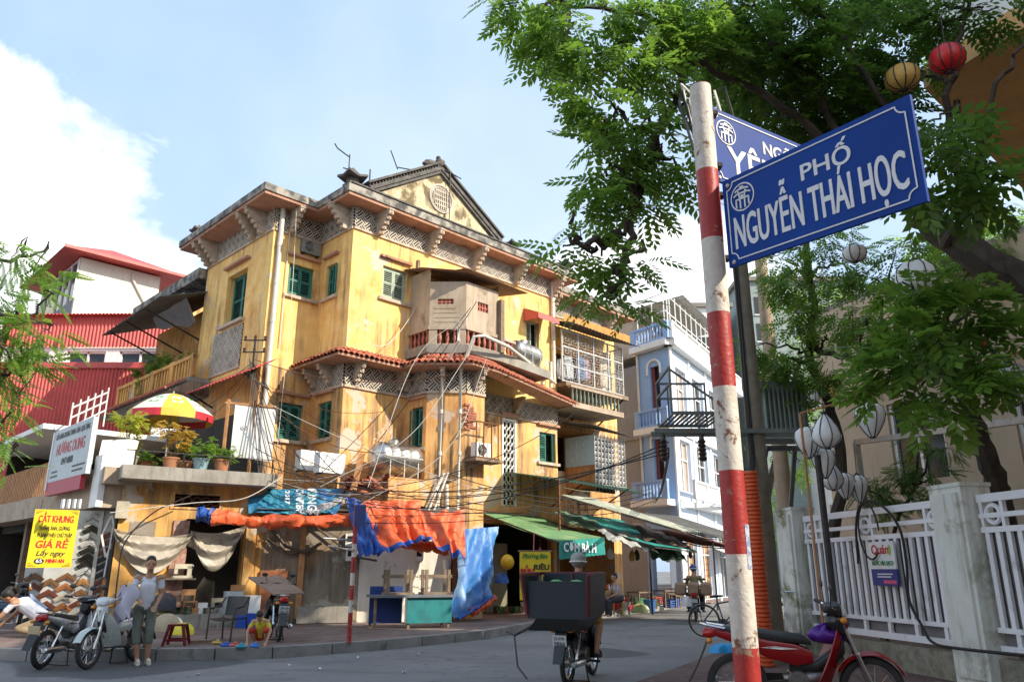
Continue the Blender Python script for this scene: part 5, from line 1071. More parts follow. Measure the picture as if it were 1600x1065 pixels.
for k in range(4):
    fo = Face(tuple(K + e1 * .2 + e2 * .2), tuple(K + e1 * .2 + e2 * 10.8)); x = 1.2 + k * 2.5; w = MB(); fo.box(w, x, x + 1.2, 9.2, 10.6, -.03, .02); o = w.build('window', glass_d, CH); g = MB(); fo.box(g, x - .08, x + 1.28, 10.6, 10.68, -.07, .0); fo.box(g, x - .08, x + 1.28, 9.1, 9.19, -.1, .0); fo.box(g, x + .56, x + .64, 9.2, 10.6, -.06, -.031); g.build('frame', white_p, o)
pc = K + e1 * 1.2 + e2 * 1.6; MB().tube([(pc.x, pc.y, .1), (pc.x, pc.y, 8.1)], .16, 12).build('column', ochre, CH); pc = K + e1 * 2.2 + e2 * .9; MB().tube([(pc.x, pc.y, .1), (pc.x, pc.y, 8.1)], .07, 8).build('drain_pipe', ochre, CH)
p = fw(6.3, 2.2, -.35); ac_unit((p.x, p.y, p.z), fw.rz, 'beige air conditioner on the wall above the white fence pillar', 1.0)
b = MB(); 
g1 = at(1338, 690, 15.0); g2 = at(1640, 650, 10.5); tag(MB().bar(g1, g2, .1, .1).bar((g1.x, g1.y, .1), g1, .1, .1).build('steel_gantry', galv), 'grey steel rail spanning behind the fence and lanterns', 'rail')
block('unseen_shade_house', 'grey row house added unseen behind the viewer to deepen the shade', -14, 4, -22, -12, 11, cement, (1.2, 4.6, 8.0))  # unseen houses added behind the camera to block low sky light
block('unseen_shade_house', 'beige row house added unseen behind the viewer on the right to deepen the shade', 5, 18, -22, -10, 12, creamw, (1.2, 4.6, 8.0))
# ---------------------------------------------------------------- white fence
FD = Vector((-.177, .984)); FB = Vector((5.56, 13.0)); GZ = .10
moss = pm('mossy_white_wall', (.74, .75, .70), (.66, .67, .62), rough=.85, scale=1.6, dirt=(.14, .15, .045), dirt_amt=(.51, .66), streak=(.30, .32, .18), bmp=.25); fwhite = pm('fence_white', (.84, .84, .86), (.78, .78, .80), rough=.5, scale=2, dirt=(.42, .42, .40), bmp=.04)
frz = math.atan2(-FD.y, -FD.x)
def pillar(k, label):
    c = FB + FD * k; t = thing('fence_pillar', label, 'pillar', (c.x, c.y, GZ), frz)
    MB().box(-.30, .30, -.22, .22, 0, 2.46).build('shaft', moss, t); MB().box(-.24, .24, -.26, -.2205, .1, 2.38).build('raised_face', moss, t); MB().box(-.3005, -.34, -.15, .15, .1, 2.4).box(.3005, .34, -.15, .15, .1, 2.4).build('rib', moss, t) if False else None
    MB().box(-.315, .315, -.235, .235, 2.46, 2.51).build('cap', moss, t)
pillar(1.68, 'mossy white fence pillar farther off beside the utility pole'); pillar(-2.55, 'mossy white fence pillar nearest the right edge'); pillar(-6.8, 'white fence pillar just outside the right edge of the picture')
def panel(k0, k1, label):
    c = FB + FD * k0; t = thing('fence_panel', label, 'fence', (c.x, c.y, GZ), frz); ln = k0 - k1
    MB().box(0, ln, -.08, .12, 0, .36).build('stone_foot', pm('rubble_foot', (.30, .28, .22), (.16, .15, .11), rough=.95, scale=6, bmp=.6, dirt=(.4, .37, .3)), t)
    for z, h in ((.42, .09), (.66, .06), (1.86, .07), (2.04, .06), (2.24, .10)): MB().box(0, ln, -.035, .035, z, z + h).build('rail', fwhite, t)
    me = MB().box(-.035, .035, -.025, .02, 0, 1.14).mesh('bar', fwhite); n = int(ln / .165)
    for i in range(n): link('bar', me, t, ((i + .5) * ln / n, 0, .72))
    m2 = MB().box(-.035, .035, -.025, .02, 0, .15).mesh('short_bar', fwhite)
    for i in range(6): link('short_bar', m2, t, ((i + .5) * ln / 6, 0, .51))
    for x in (.22, ln / 2, ln - .22):
        b = MB(); b.torus((x, 0, 2.085), .11, .03, 'y', 18, 6); b.build('ring', fwhite, t, True); 
        for q in (-.17, .17): MB().box(x + q - .025, x + q + .025, -.03, .03, 1.93, 2.24).build('stile', fwhite, t)
    MB().box(0, ln, .05, .06, .5, 1.86).build('backing_sheet', pm('grey_sheet', (.20, .19, .19), (.15, .145, .145), rough=.7, scale=1.5), t)
panel(1.36, -2.24, 'white barred fence panel between the two mossy pillars'); panel(-2.87, -6.48, 'white barred fence panel at the right picture edge')
# juice advert hung on the fence
JS = thing('juice_sign', 'small white and navy juice advert hung on the fence bars', 'sign'); fj0 = FB + FD * -.62; fj = Face(tuple(fj0 + Vector((-.06, 0))), tuple(fj0 - FD * .62 + Vector((-.06, 0))))
fj.box(MB(), 0, .60, 1.52, 1.92, -.06, -.03).build('white_half', white_p, JS); fj.box(MB(), 0, .60, 1.28, 1.518, -.06, -.03).build('navy_half', flat('navy_print', (.03, .05, .22), .4), JS)
text_on(fj, 'Quán', .27, 1.80, -.064, .19, red_t, JS, width=.40, bold=.006); text_on(fj, 'NƯỚC MÍA SẠCH', .30, 1.60, -.064, .09, flat('green_lettering', (.02, .2, .05), .5), JS, width=.5, bold=.004)
b = MB(); fj.box(b, .14, .5, 1.44, 1.455, -.065, -.061); fj.box(b, .14, .46, 1.40, 1.415, -.065, -.061); b.build('fine_print', wht_t, JS); fj.box(MB(), .28, .57, 1.31, 1.36, -.066, -.061).build('pink_strip', flat('pink_print', (.7, .1, .2), .4), JS)
k = MB(); k.ball((0, 0, 0), 1, 10, 6).xf(0, fj.M() @ Matrix.Translation((.5, -.064, 1.79)) @ Matrix.Diagonal((.03, .004, .08, 1))); k.build('leaf_mark', flat('leaf_green', (.25, .5, .05), .4), JS)
# hose looping over the fence
FBk = lambda k, z, off=.14: Vector((*(FB + FD * k + Vector((-off, 0))), z))
hp = []
for t_ in range(60):
    u = t_ / 59; kk = -.6 - 1.5 * u; hp.append(Vector((*(FB + FD * kk + Vector((-.14, 0))), 2.3 + .35 * math.sin(u * 3.3) - 1.95 * max(0, u - .35) ** 1.1)))
hp += [Vector((*(FB + FD * -2.6 + Vector((-.4, 0))), .62)), Vector((*(FB + FD * -4.5 + Vector((-.42, 0))), .66))]
hp = spline([FBk(-.35, 1.6), FBk(-.42, 2.2), FBk(-.65, 2.52), FBk(-1.1, 2.45), FBk(-1.45, 2.1), FBk(-1.5, 1.6), FBk(-1.45, 1.1), FBk(-1.65, .75), FBk(-2.05, .58, .3), FBk(-2.7, .56, .42), FBk(-4.5, .6, .44)], 8)
tag(MB().tube(hp, .02, 8).build('hose', cab, smooth=True), 'black hose looped over the fence and trailing right', 'hose')
lp = [Vector((*(FB + FD * (-.75 - .25 * math.cos(a)) + Vector((-.16, 0))), 2.08 + .42 * math.sin(a))) for a in [i * .3 for i in range(19)]]
tag(MB().tube(lp, .014, 8).build('hose_coil', cab, smooth=True), 'smaller black hose coil hanging over the fence top', 'hose')
# ---------------------------------------------------------------- street-name pole
PX, PY = .785, 2.77
SP = thing('street_sign_pole', 'red and white banded steel pole in the foreground', 'pole', (PX, PY, 0))
def banded(nm, c1, c2, bands): pass
polew = pm('pole_white', (.62, .58, .52), (.52, .47, .40), rough=.6, scale=16, dirt=(.17, .065, .025), dirt_amt=(.585, .635), streak=(.32, .19, .10), bmp=.2, fine=60); poler = pm('pole_red', (.38, .025, .02), (.30, .02, .018), rough=.5, scale=16, dirt=(.30, .20, .14), dirt_amt=(.595, .635), bmp=.15, fine=60)
ys = [137, 268, 375, 490, 605, 735, 865, 1010, 1160, 1300]; zs = [at(1100, y, PY).z for y in ys[:8]]; zs += [zs[-1] - .33, 0.1]
for i in range(len(zs) - 1): MB().lathe([(.0432, zs[i + 1]), (.0432, zs[i])], n=28).build('band', poler if i % 2 else polew, SP, True)
MB().lathe([(.0434, zs[0]), (.0434, zs[0] + .003), (.036, zs[0] + .004)], n=28).build('rim', rust, SP)
b = MB(); b.lathe([(.0440, zs[5] + .0), (.0440, zs[5] + .16)], n=28); b2 = MB()
for f in b.f[:]: pass
ng = 6; vs = []
for i in range(ng + 1):
    a = R(-62 + i * 9); vs += [(.0445 * math.cos(a), .0445 * math.sin(a), zs[6] - .05), (.0445 * math.cos(a), .0445 * math.sin(a), zs[6] + .10)]
MB().add(vs, [(2 * i, 2 * i + 2, 2 * i + 3, 2 * i + 1) for i in range(ng)]).build('sticker', pm('paper_sticker', (.45, .48, .55), (.2, .25, .4), rough=.8, scale=60, lo=.45, hi=.55), SP)
signblue = pm('sign_blue', (.002, .046, .27), (.002, .038, .23), rough=.5, scale=2, bmp=.0, spec=.15); signw = flat('sign_white', (.66, .68, .70), .45)
def gate_emblem(par, M, r):
    b = MB(); b.torus((0, 0, 0), r, r * .055, 'z', 40, 6, .3)
    q = lambda x0, y0, x1, y1, w=.11: b.bar((x0 * r, y0 * r, 0), (x1 * r, y1 * r, 0), w * r, .004)
    q(-.55, -.72, -.55, -.12); q(-.2, -.85, -.2, -.12); q(.2, -.85, .2, -.12); q(.55, -.72, .55, -.12); q(-.6, -.12, .6, -.12); q(-.2, -.12, -.26, .25); q(.2, -.12, .26, .25)
    q(-.75, .18, -.45, .3); q(-.45, .3, .45, .3); q(.45, .3, .75, .18); q(-.32, .3, -.3, .5); q(.32, .3, .3, .5); q(-.6, .5, -.35, .62); q(-.35, .62, .35, .62); q(.35, .62, .6, .5); q(-.18, .76, .18, .76); q(-.12, .05, .12, .05, .2)
    b.xf(0, M); return b.build('gate_emblem', signw, par)
def name_sign(o, xd, w, h, label, lines, drop=0.0, emblem=True):
    t = thing('street_name_sign', label, 'street sign', o); x = Vector((*xd, -drop)).normalized(); y = Vector((0, 0, 1)); z = x.cross(y).normalized(); M0 = plane_M((0, 0, 0), x, y)
    MB().box(0, w, 0, h, -.012, .0).xf(0, M0).build('plate', signblue, t)
    b = MB(); m = .022; n = .03; th = .0035
    def ln(x0, y0, x1, y1): b.bar((x0, y0, .002), (x1, y1, .002), th * 1.4, .002)
    ln(m + n, m, w - m - n, m); ln(m + n, h - m, w - m - n, h - m); ln(m, m + n, m, h - m - n); ln(w - m, m + n, w - m, h - m - n)
    for cx, cy, a0 in ((m, m, 0), (w - m, m, 90), (w - m, h - m, 180), (m, h - m, 270)):
        for i in range(6): a, c = R(a0 + i * 15), R(a0 + i * 15 + 15); ln(cx + n * math.cos(a), cy + n * math.sin(a), cx + n * math.cos(c), cy + n * math.sin(c))
    b.xf(0, M0); b.build('border_line', signw, t)
    gate_emblem(t, M0 @ Matrix.Translation((.095, h - .1, .002)), .055)
    for body, cx, cy, size, width, bold in lines: text(body, size, signw, t, 'lettering', M0 @ Matrix.Translation((cx, cy, .001)), width=width, bold=bold, th=.0015, base=True)
    for bx, by in ((.03, .015), (.03, h - .03)): MB().lathe([(.009, 0), (.009, .006), (.004, .009)], (bx, by, 0), 10).xf(0, M0).build('bolt', galv, t)
    return t
name_sign((PX + .045, PY - .04, 2.605), (.40, -.66), .78, .365, 'blue street sign with white lettering nearer the camera, its right end raised', [('PHỐ', .46, .228, .086, .195, .0024), ('NGUYỄN THÁI HỌC', .39, .064, .185, .69, .0028)], drop=.055)
name_sign((PX + .035, PY + .03, 3.02), (.85, .53), .75, .345, 'blue street sign half hidden behind the nearer one on the pole', [('NGÕ', .42, .215, .086, .19, .0024), ('YÊN', .26, .055, .185, .33, .003)])
for z in (2.66, 2.93, 3.06, 3.30): MB().box(.035, .06, -.02, .02, z - .008, z + .008).build('clamp', iron, SP)
# ---------------------------------------------------------------- utility poles, transformer and platform
upole = pm('old_concrete_pole', (.24, .21, .16), (.17, .15, .11), rough=.95, scale=3, streak=(.10, .09, .07), bmp=.4); tanpole = pm('tan_pole', (.42, .32, .22), (.34, .25, .17), rough=.9, scale=3, streak=(.25, .19, .13), bmp=.3)
U1 = (4.15, 13.0); U2 = (6.0, 17.2)
tag(MB().lathe([(.17, .1), (.115, 10.5)], (*U1, 0), 14).build('utility_pole', upole, smooth=True), 'dark concrete utility pole just behind the banded street-sign pole', 'utility pole')
tag(MB().lathe([(.19, .1), (.13, 10.0)], (*U2, 0), 14).build('utility_pole', tanpole, smooth=True), 'tan concrete utility pole standing farther back beside the transformer', 'utility pole')
pm('beam_grey', (.16, .18, .17), rough=.6, dirt=(.2, .12, .07))
TB = thing('transformer_platform', 'steel platform with railings and insulators bolted to the utility pole', 'platform', (U1[0], U1[1], 0))
tz = 4.0
for q in (-.16, .16): MB().bar((-1.75, q, tz - .25), (1.3, q + 1.2 * .0, tz - .25), .06, .08).build('beam', MC.get('beam_grey') or pm('beam_grey', (.16, .18, .17), rough=.6, dirt=(.2, .12, .07)), TB)
b = MB()
for i in range(11): b.bar((-1.46 + i * .085, -.45, tz), (-1.46 + i * .085, .75, tz), .04, .02)
b.bar((-1.5, -.45, tz), (-.6, -.45, tz), .05).bar((-1.5, .75, tz), (-.6, .75, tz), .05); b.build('grating', MC['beam_grey'], TB)
for (x, y) in ((-1.5, -.45), (-1.5, .75), (-.62, .75), (-.62, -.45), (-1.3, .75)): MB().bar((x, y, tz), (x, y, tz + .8), .028).build('post', MC['beam_grey'], TB)
for z in (tz + .5, tz + .78): MB().bar((-1.5, -.45, z), (-1.5, .75, z), .035).bar((-1.5, .75, z), (-.62, .75, z), .035).build('guard_rail', MC['beam_grey'], TB)
MB().bar((-1.5, -.45, tz + .75), (-.62, -.45, tz + .1), .03).build('brace', MC['beam_grey'], TB)
for x in (-1.6, -.95):
    MB().lathe([(.05, 0)] + [(r, .05 + .035 * i) for i in range(10) for r in ((.045 if i % 2 else .075),)] + [(.04, .45)], (x, -.1, tz - .75), 10).build('insulator', pm('brown_glaze', (.05, .03, .025), rough=.3), TB)
TR = thing('transformer', 'grey finned transformer box behind the poles', 'transformer', (5.35, 15.2, 3.95)); MB().box(-.45, .45, -.35, .35, 0, 1.15).build('tank', pm('transformer_grey', (.26, .31, .28), rough=.6), TR)
for i in range(8): MB().box(-.55, -.451, -.3 + i * .08, -.28 + i * .08, .15, 1.0).build('fin', MC['transformer_grey'], TR)
for i in range(9): MB().box(-.4 + i * .09, -.385 + i * .09, -.45, -.351, .15, 1.0).build('fin', MC['transformer_grey'], TR)
for x in (-.25, 0, .25): MB().lathe([(.05, 0), (.07, .06), (.04, .1), (.07, .16), (.03, .24)], (x, 0, 1.15), 8).build('bushing', pm('brown_glaze', (.05, .03, .025), rough=.3), TR)
b = MB(); b.bar((-.7, .1, -.12), (.6, .1, -.12), .08, .1).bar((-.3, .0, -.1), (-.9, -.6, -1.6), .08).bar((.4, .4, -.1), (.55, 1.5, -1.4), .08); b.build('support_beam', MC['beam_grey'], TR)
ot = pm('orange_duct', (.72, .12, .03), (.62, .10, .03), rough=.5, scale=3, bmp=0); pr = []
c0 = at(1186, 985, 12.6); c1 = at(1174, 735, 12.6)
n = 46
for i in range(n): t_ = i / n; z = .1 + (c1.z - .1) * t_; dz = (c1.z - .1) / n; pr += [(.085, z), (.118, z + dz * .25), (.118, z + dz * .7), (.085, z + dz * .95)]
tag(MB().lathe(pr, (c1.x - .02, c1.y, 0), 14).build('cable_duct', ot, smooth=True), 'orange ribbed plastic duct standing against the utility pole', 'duct')
tag(MB().tube([(c1.x - .02, c1.y, c1.z - .2), (U1[0] - .12, U1[1] - .1, c1.z + .3), (U1[0] - .12, U1[1] - .1, 9)], .05, 8).build('riser_cable', cab), 'thick black cable rising from the orange duct up the pole', 'cable')
# ---------------------------------------------------------------- foliage
bark = pm('dark_bark', (.075, .060, .045), (.045, .037, .03), rough=.95, scale=5, streak=(.03, .025, .02), bmp=.6, fine=14)
lf_dark = leafmat('leaf_dark', (.026, .072, .011), (.095, .180, .026)); lf_mid = leafmat('leaf_mid', (.038, .105, .013), (.150, .260, .036)); lf_lime = leafmat('leaf_lime', (.050, .130, .015), (.175, .290, .038)); lf_yel = leafmat('leaf_yellow', (.16, .24, .02), (.42, .40, .05)); lf_red = leafmat('leaf_russet', (.35, .22, .03), (.50, .30, .06))
nr = np.random.default_rng(5)
def spray(npair, ln, lw, ll):
    """one pinnate leaf along +x: leaflets in pairs, drooping a little; returns verts (k*4,3)"""
    out = []
    for i in range(npair):
        x = ln * (.18 + .82 * (i + .5) / npair); z = -.25 * x * x / ln; s_ = .75 + .5 * math.sin(math.pi * (i + 1) / (npair + 1))
        for sd in (-1, 1):
            a = R(62 - 22 * i / npair) * sd; d = np.array([math.cos(a), math.sin(a), -.28]); p = np.array([-math.sin(a), math.cos(a), .0]); l_ = ll * s_; w_ = lw * s_; o = np.array([x, 0, z])
            out += [o, o + d * l_ * .5 + p * w_, o + d * l_, o + d * l_ * .5 - p * w_]
    o = np.array([ln, 0, -.25 * ln]); d = np.array([.95, 0, -.3]); p = np.array([0, 1., 0]); out += [o, o + d * ll * .5 + p * lw, o + d * ll, o + d * ll * .5 - p * lw]
    return np.array(out)
def rot_frames(yaw, pitch, rollv):
    cy, sy, cp, sp, cr, sr = np.cos(yaw), np.sin(yaw), np.cos(pitch), np.sin(pitch), np.cos(rollv), np.sin(rollv)
    Rz = np.zeros((len(yaw), 3, 3)); Rz[:, 0, 0] = cy; Rz[:, 0, 1] = -sy; Rz[:, 1, 0] = sy; Rz[:, 1, 1] = cy; Rz[:, 2, 2] = 1
    Ry = np.zeros_like(Rz); Ry[:, 0, 0] = cp; Ry[:, 0, 2] = sp; Ry[:, 2, 0] = -sp; Ry[:, 2, 2] = cp; Ry[:, 1, 1] = 1
    Rx = np.zeros_like(Rz); Rx[:, 0, 0] = 1; Rx[:, 1, 1] = cr; Rx[:, 1, 2] = -sr; Rx[:, 2, 1] = sr; Rx[:, 2, 2] = cr
    return np.einsum('nij,njk,nkl->nil', Rz, Ry, Rx)
def foliage(name, clusters, mat, parent, sp, dens, flat_=.8, droop=.35):
    """clusters: (centre, radius); twigs of leaves spread through each lobe, denser towards its shell"""
    pts = []; dirs = []
    for c, r in clusters:
        n = int(dens * r ** 2.2) + 6
        d = nr.normal(size=(n, 3)); d /= np.linalg.norm(d, axis=1)[:, None]; rad = r * nr.uniform(.25, 1, n) ** .6 * (1 + .25 * nr.normal(size=n) * (nr.random(n) < .3))
        # tufts: pull positions towards a few random twig ends so gaps stay open
        k = max(3, n // 9); tw = nr.normal(size=(k, 3)); tw /= np.linalg.norm(tw, axis=1)[:, None]; tw *= (r * nr.uniform(.35, 1.05, k))[:, None]
        q = d * rad[:, None]; near = tw[nr.integers(0, k, n)]; q = near + (q - near) * .22 + nr.normal(size=(n, 3)) * .05
        q[:, 2] *= flat_; pts.append(q + np.array(c)); dirs.append(q)
    P_ = np.concatenate(pts); D = np.concatenate(dirs); n = len(P_)
    yaw = np.arctan2(D[:, 1], D[:, 0]) + nr.normal(size=n) * .7; pitch = droop + nr.normal(size=n) * .4
    Rm = rot_frames(yaw, pitch, nr.normal(size=n) * .35); sc = nr.uniform(.75, 1.25, n)
    V = np.einsum('nij,kj->nki', Rm, sp) * sc[:, None, None] + P_[:, None, :]
    V = V.reshape(-1, 3); m = len(V) // 4
    me = bpy.data.meshes.new(name); me.vertices.add(len(V)); me.vertices.foreach_set('co', V.ravel().astype(np.float32))
    me.loops.add(m * 4); me.loops.foreach_set('vertex_index', np.arange(m * 4, dtype=np.int32)); me.polygons.add(m); me.polygons.foreach_set('loop_start', np.arange(0, m * 4, 4, dtype=np.int32)); me.polygons.foreach_set('loop_total', np.full(m, 4, dtype=np.int32))
    me.materials.append(mat); me.update(calc_edges=True); me.validate(); return link(name, me, parent)
def limb(mb, pts, r0, r1, wob=.06):
    P_ = [Vector(p) for p in pts]; path = []; k = len(P_) - 1
    for i in range(k):
        for j in range(6):
            t = j / 6; p = P_[i].lerp(P_[i + 1], t); path.append(p + Vector((rnd.uniform(-wob, wob), rnd.uniform(-wob, wob), rnd.uniform(-wob, wob))))
    path.append(P_[-1]); n = len(path); mb.tube(path, [r0 + (r1 - r0) * i / (n - 1) for i in range(n)], 7); return path
def twigs(mb, ends, roots, r=.016, wob=.05):
    for e in ends:
        e = Vector(e); b = min(roots, key=lambda q: (q - e).length); m = b.lerp(e, .5) + Vector((rnd.uniform(-.15, .15), rnd.uniform(-.15, .15), rnd.uniform(.05, .3))); limb(mb, [b, m, e], r * 1.6, r * .5, wob)
sp_mid = spray(5, .34, .020, .085); sp_big = spray(4, .40, .030, .13); sp_fine = spray(7, .30, .011, .045); sp_fern = spray(9, .34, .012, .055)
# big street tree reaching over the picture from the right
T1 = thing('street_tree', 'big dark street tree whose boughs hang over the top and right of the scene', 'tree', (8.4, 8.2, .1)); o1 = Vector((8.4, 8.2, .1))
tb = MB(); roots = []
roots += limb(tb, [Vector((0, 0, 0)), Vector((.1, .1, 2.0)), Vector((-.1, .2, 4.2))], .34, .26, .03)
main = [at(1640, 470, 8.4), at(1520, 395, 8.6), at(1430, 335, 8.8), at(1330, 250, 8.6), at(1200, 150, 8.2), at(1080, 90, 7.8), at(1000, 60, 7.6)]
roots += limb(tb, [Vector((-.05, .15, 3.6))] + [p - o1 for p in main[:3]], .25, .17, .03); roots += limb(tb, [p - o1 for p in main[2:]], .07, .025, .04)
for pts in ([(1500, 330, 8.6), (1480, 150, 8.0), (1500, 40, 7.6), (1540, -80, 7.4)], [(1430, 335, 8.8), (1400, 180, 8.2), (1300, 40, 7.8), (1240, -60, 7.6)], [(1080, 90, 7.8), (1040, 190, 7.5), (1000, 280, 7.4), (975, 360, 7.3), (940, 400, 7.2)], [(1040, 190, 7.5), (960, 230, 7.4)], [(1100, 100, 7.9), (1000, 20, 7.5), (880, 10, 7.3)], [(1480, 380, 8.6), (1530, 250, 7.6), (1560, 130, 7.2), (1600, 60, 7.0)], [(1330, 250, 8.6), (1260, 120, 8.2), (1150, 20, 8.0)], [(1000, 280, 7.4), (985, 370, 7.3), (970, 440, 7.25), (950, 465, 7.2)], [(975, 360, 7.3), (920, 385, 7.2), (890, 375, 7.2)]):
    roots += limb(tb, [at(*p) - o1 for p in pts], .055, .012, .05)
def cl(lst): return [(at(x, y, Y), r) for x, y, Y, r in lst]
c1 = [(800, 5, 7.2, .28), (840, 20, 7.2, .38), (890, 40, 7.2, .45), (880, 85, 7.2, .35), (940, 20, 7.3, .5), (950, 90, 7.3, .42), (1000, 50, 7.5, .5), (1050, 20, 7.6, .5), (1100, 40, 7.8, .45), (930, 140, 7.2, .30), (970, 170, 7.3, .34), (1010, 130, 7.5, .36), (1010, 215, 7.4, .34), (955, 230, 7.3, .38), (985, 265, 7.3, .36), (940, 275, 7.3, .28), (1030, 260, 7.4, .28), (1060, 230, 7.6, .24), (1000, 310, 7.3, .28), (960, 320, 7.3, .28), (930, 215, 7.3, .22), (905, 370, 7.2, .16), (880, 385, 7.2, .18), (925, 400, 7.2, .18), (985, 395, 7.2, .24), (965, 420, 7.2, .18), (940, 455, 7.2, .20), (975, 470, 7.2, .18), (1065, 130, 7.7, .22), (1085, 60, 7.7, .35), (850, 60, 7.2, .22), (1055, 285, 7.5, .18)]
cl1 = cl(c1)
c2 = [(1150, 40, 8.0, .6), (1130, 110, 8.2, .35), (1200, 110, 8.4, .7), (1260, 60, 8.2, .7), (1300, 130, 8.5, .75), (1350, 60, 8.2, .6), (1370, 180, 8.8, .5), (1250, 190, 8.9, .6), (1180, 180, 9.2, .5), (1320, 210, 9.0, .6), (1420, 40, 8.2, .5), (1470, 210, 8.6, .30), (1500, 20, 7.8, .45), (1560, 10, 7.4, .3), (1180, 10, 8.0, .6), (1210, 230, 9.5, .4), (1150, 90, 9.0, .6), (1230, 150, 9.6, .7), (1290, 190, 9.8, .7), (1340, 130, 9.6, .7), (1180, 130, 9.8, .55), (1390, 120, 9.4, .6), (1260, 10, 8.8, .8), (1340, 0, 8.8, .8), (1420, 100, 9.0, .4), (1110, 20, 8.6, .5), (1250, 250, 10, .5), (1150, 230, 10, .35)]
cl2 = cl(c2); c3 = [(1450, 230, 6.6, .22), (1440, 275, 6.6, .18), (1490, 270, 6.8, .25), (1520, 260, 6.8, .18), (1460, 190, 6.8, .22), (1525, 290, 6.8, .15)]
cl3 = cl(c3)
rel = lambda c, o: [(p - o, r) for p, r in c]
twigs(tb, [p - o1 for p, r in cl1 + cl2 + cl3], roots); tb.build('trunk', bark, T1, True)
foliage('crown', rel(cl1, o1), lf_mid, T1, sp_mid, 330); foliage('crown', rel(cl2, o1), lf_dark, T1, sp_mid, 300); foliage('crown', rel(cl3, o1), lf_dark, T1, sp_big, 420)
foliage('crown', [(Vector((x, y, z)) - o1, r) for x, y, z, r in ((7.5, 11.5, 11.6, 1.5), (9, 12.3, 12.6, 1.6), (6.5, 10.5, 12.6, 1.4), (8.5, 10.3, 13.2, 1.6), (10, 11.5, 12, 1.5), (9.5, 13.2, 11.8, 1.2))], lf_dark, T1, sp_big, 90)  # unseen upper crown added above the view to shade the shopfronts
# young tree in front of the fence side, large bright leaflets near the camera
T2 = thing('shade_tree', 'leafy tree with big pinnate leaves in front of the beige wall', 'tree', (7.3, 12.6, .1)); o2 = Vector((7.3, 12.6, .1)); tb = MB(); roots = limb(tb, [at(1560, 770, 11.6) - o2, at(1535, 690, 11.2) - o2, at(1510, 620, 10.6) - o2, at(1460, 560, 9.5) - o2], .17, .07, .03)
tb2 = limb(tb, [Vector((0, 0, 0)), at(1575, 860, 11.9) - o2, at(1560, 770, 11.6) - o2], .2, .17, .02)
c = cl([(1400, 500, 7.8, .34), (1440, 480, 7.6, .36), (1490, 470, 7.6, .36), (1530, 490, 7.6, .30), (1420, 550, 7.6, .36), (1470, 540, 7.4, .38), (1520, 540, 7.5, .36), (1560, 520, 7.6, .25), (1390, 590, 7.8, .28), (1440, 600, 7.6, .34), (1490, 600, 7.5, .32), (1370, 540, 8.0, .26), (1540, 590, 7.6, .2), (1470, 640, 7.7, .22), (1410, 440, 8.0, .26), (1550, 450, 7.8, .2)])
twigs(tb, [p - o2 for p, r in c], roots, .02); tb.build('trunk', bark, T2, True); foliage('crown', rel(c, o2), lf_mid, T2, spray(4, .34, .030, .12), 230, .9, .2)
# slim dark tree behind the fence, its crown behind the signs
T3 = thing('slim_tree', 'slim dark trunk with thin crown rising behind the far fence pillar', 'tree', (5.7, 15.6, .1)); o3 = Vector((5.7, 15.6, .1)); tb = MB()
roots = limb(tb, [Vector((0, 0, 0)), at(1318, 760, 15.5) - o3, at(1300, 640, 15.2) - o3, at(1265, 570, 15) - o3, at(1272, 470, 15) - o3, at(1260, 380, 14.6) - o3], .13, .06, .04); roots += limb(tb, [at(1272, 470, 15) - o3, at(1255, 400, 15) - o3, at(1245, 330, 15) - o3], .07, .03); roots += limb(tb, [at(1275, 545, 15) - o3, at(1330, 560, 14) - o3, at(1380, 550, 13) - o3], .07, .03)
c = cl([(1220, 440, 14.5, .55), (1240, 500, 14.5, .5), (1300, 440, 14.2, .6), (1330, 500, 13.6, .5), (1290, 380, 14, .7), (1350, 430, 13.5, .6), (1200, 560, 14.6, .4), (1250, 570, 14.6, .45), (1180, 540, 14, .35), (1310, 570, 14, .45), (1360, 490, 13, .4), (1340, 600, 13.4, .3), (1230, 620, 15, .35), (1400, 390, 13, .5), (1450, 400, 12.6, .4), (1530, 420, 12, .45), (1210, 400, 15, .5), (1220, 580, 14.8, .5), (1290, 520, 14.6, .55), (1260, 450, 14.4, .5)])
twigs(tb, [p - o3 for p, r in c], roots, .02); tb.build('trunk', bark, T3, True); foliage('crown', rel(c, o3), lf_mid, T3, sp_mid, 250)
# low dark shrub behind the fence
T4 = thing('dark_shrub', 'dark feathery shrub behind the fence under the lanterns', 'shrub', (7.0, 15.3, .1)); o4 = Vector((7.0, 15.3, .1)); c = cl([(1400, 760, 14.6, .5), (1440, 730, 14.2, .5), (1380, 790, 14.6, .45), (1470, 770, 13.6, .45), (1430, 690, 14, .3), (1480, 700, 13.6, .3), (1350, 760, 15, .4)]); tb = MB(); roots = limb(tb, [Vector((0, 0, 0)), Vector((0, 0, 1.6)), at(1430, 760, 14.4) - o4], .06, .03); twigs(tb, [p - o4 for p, r in c], roots); tb.build('stem', bark, T4, True); foliage('crown', rel(c, o4), lf_dark, T4, sp_fern, 330)
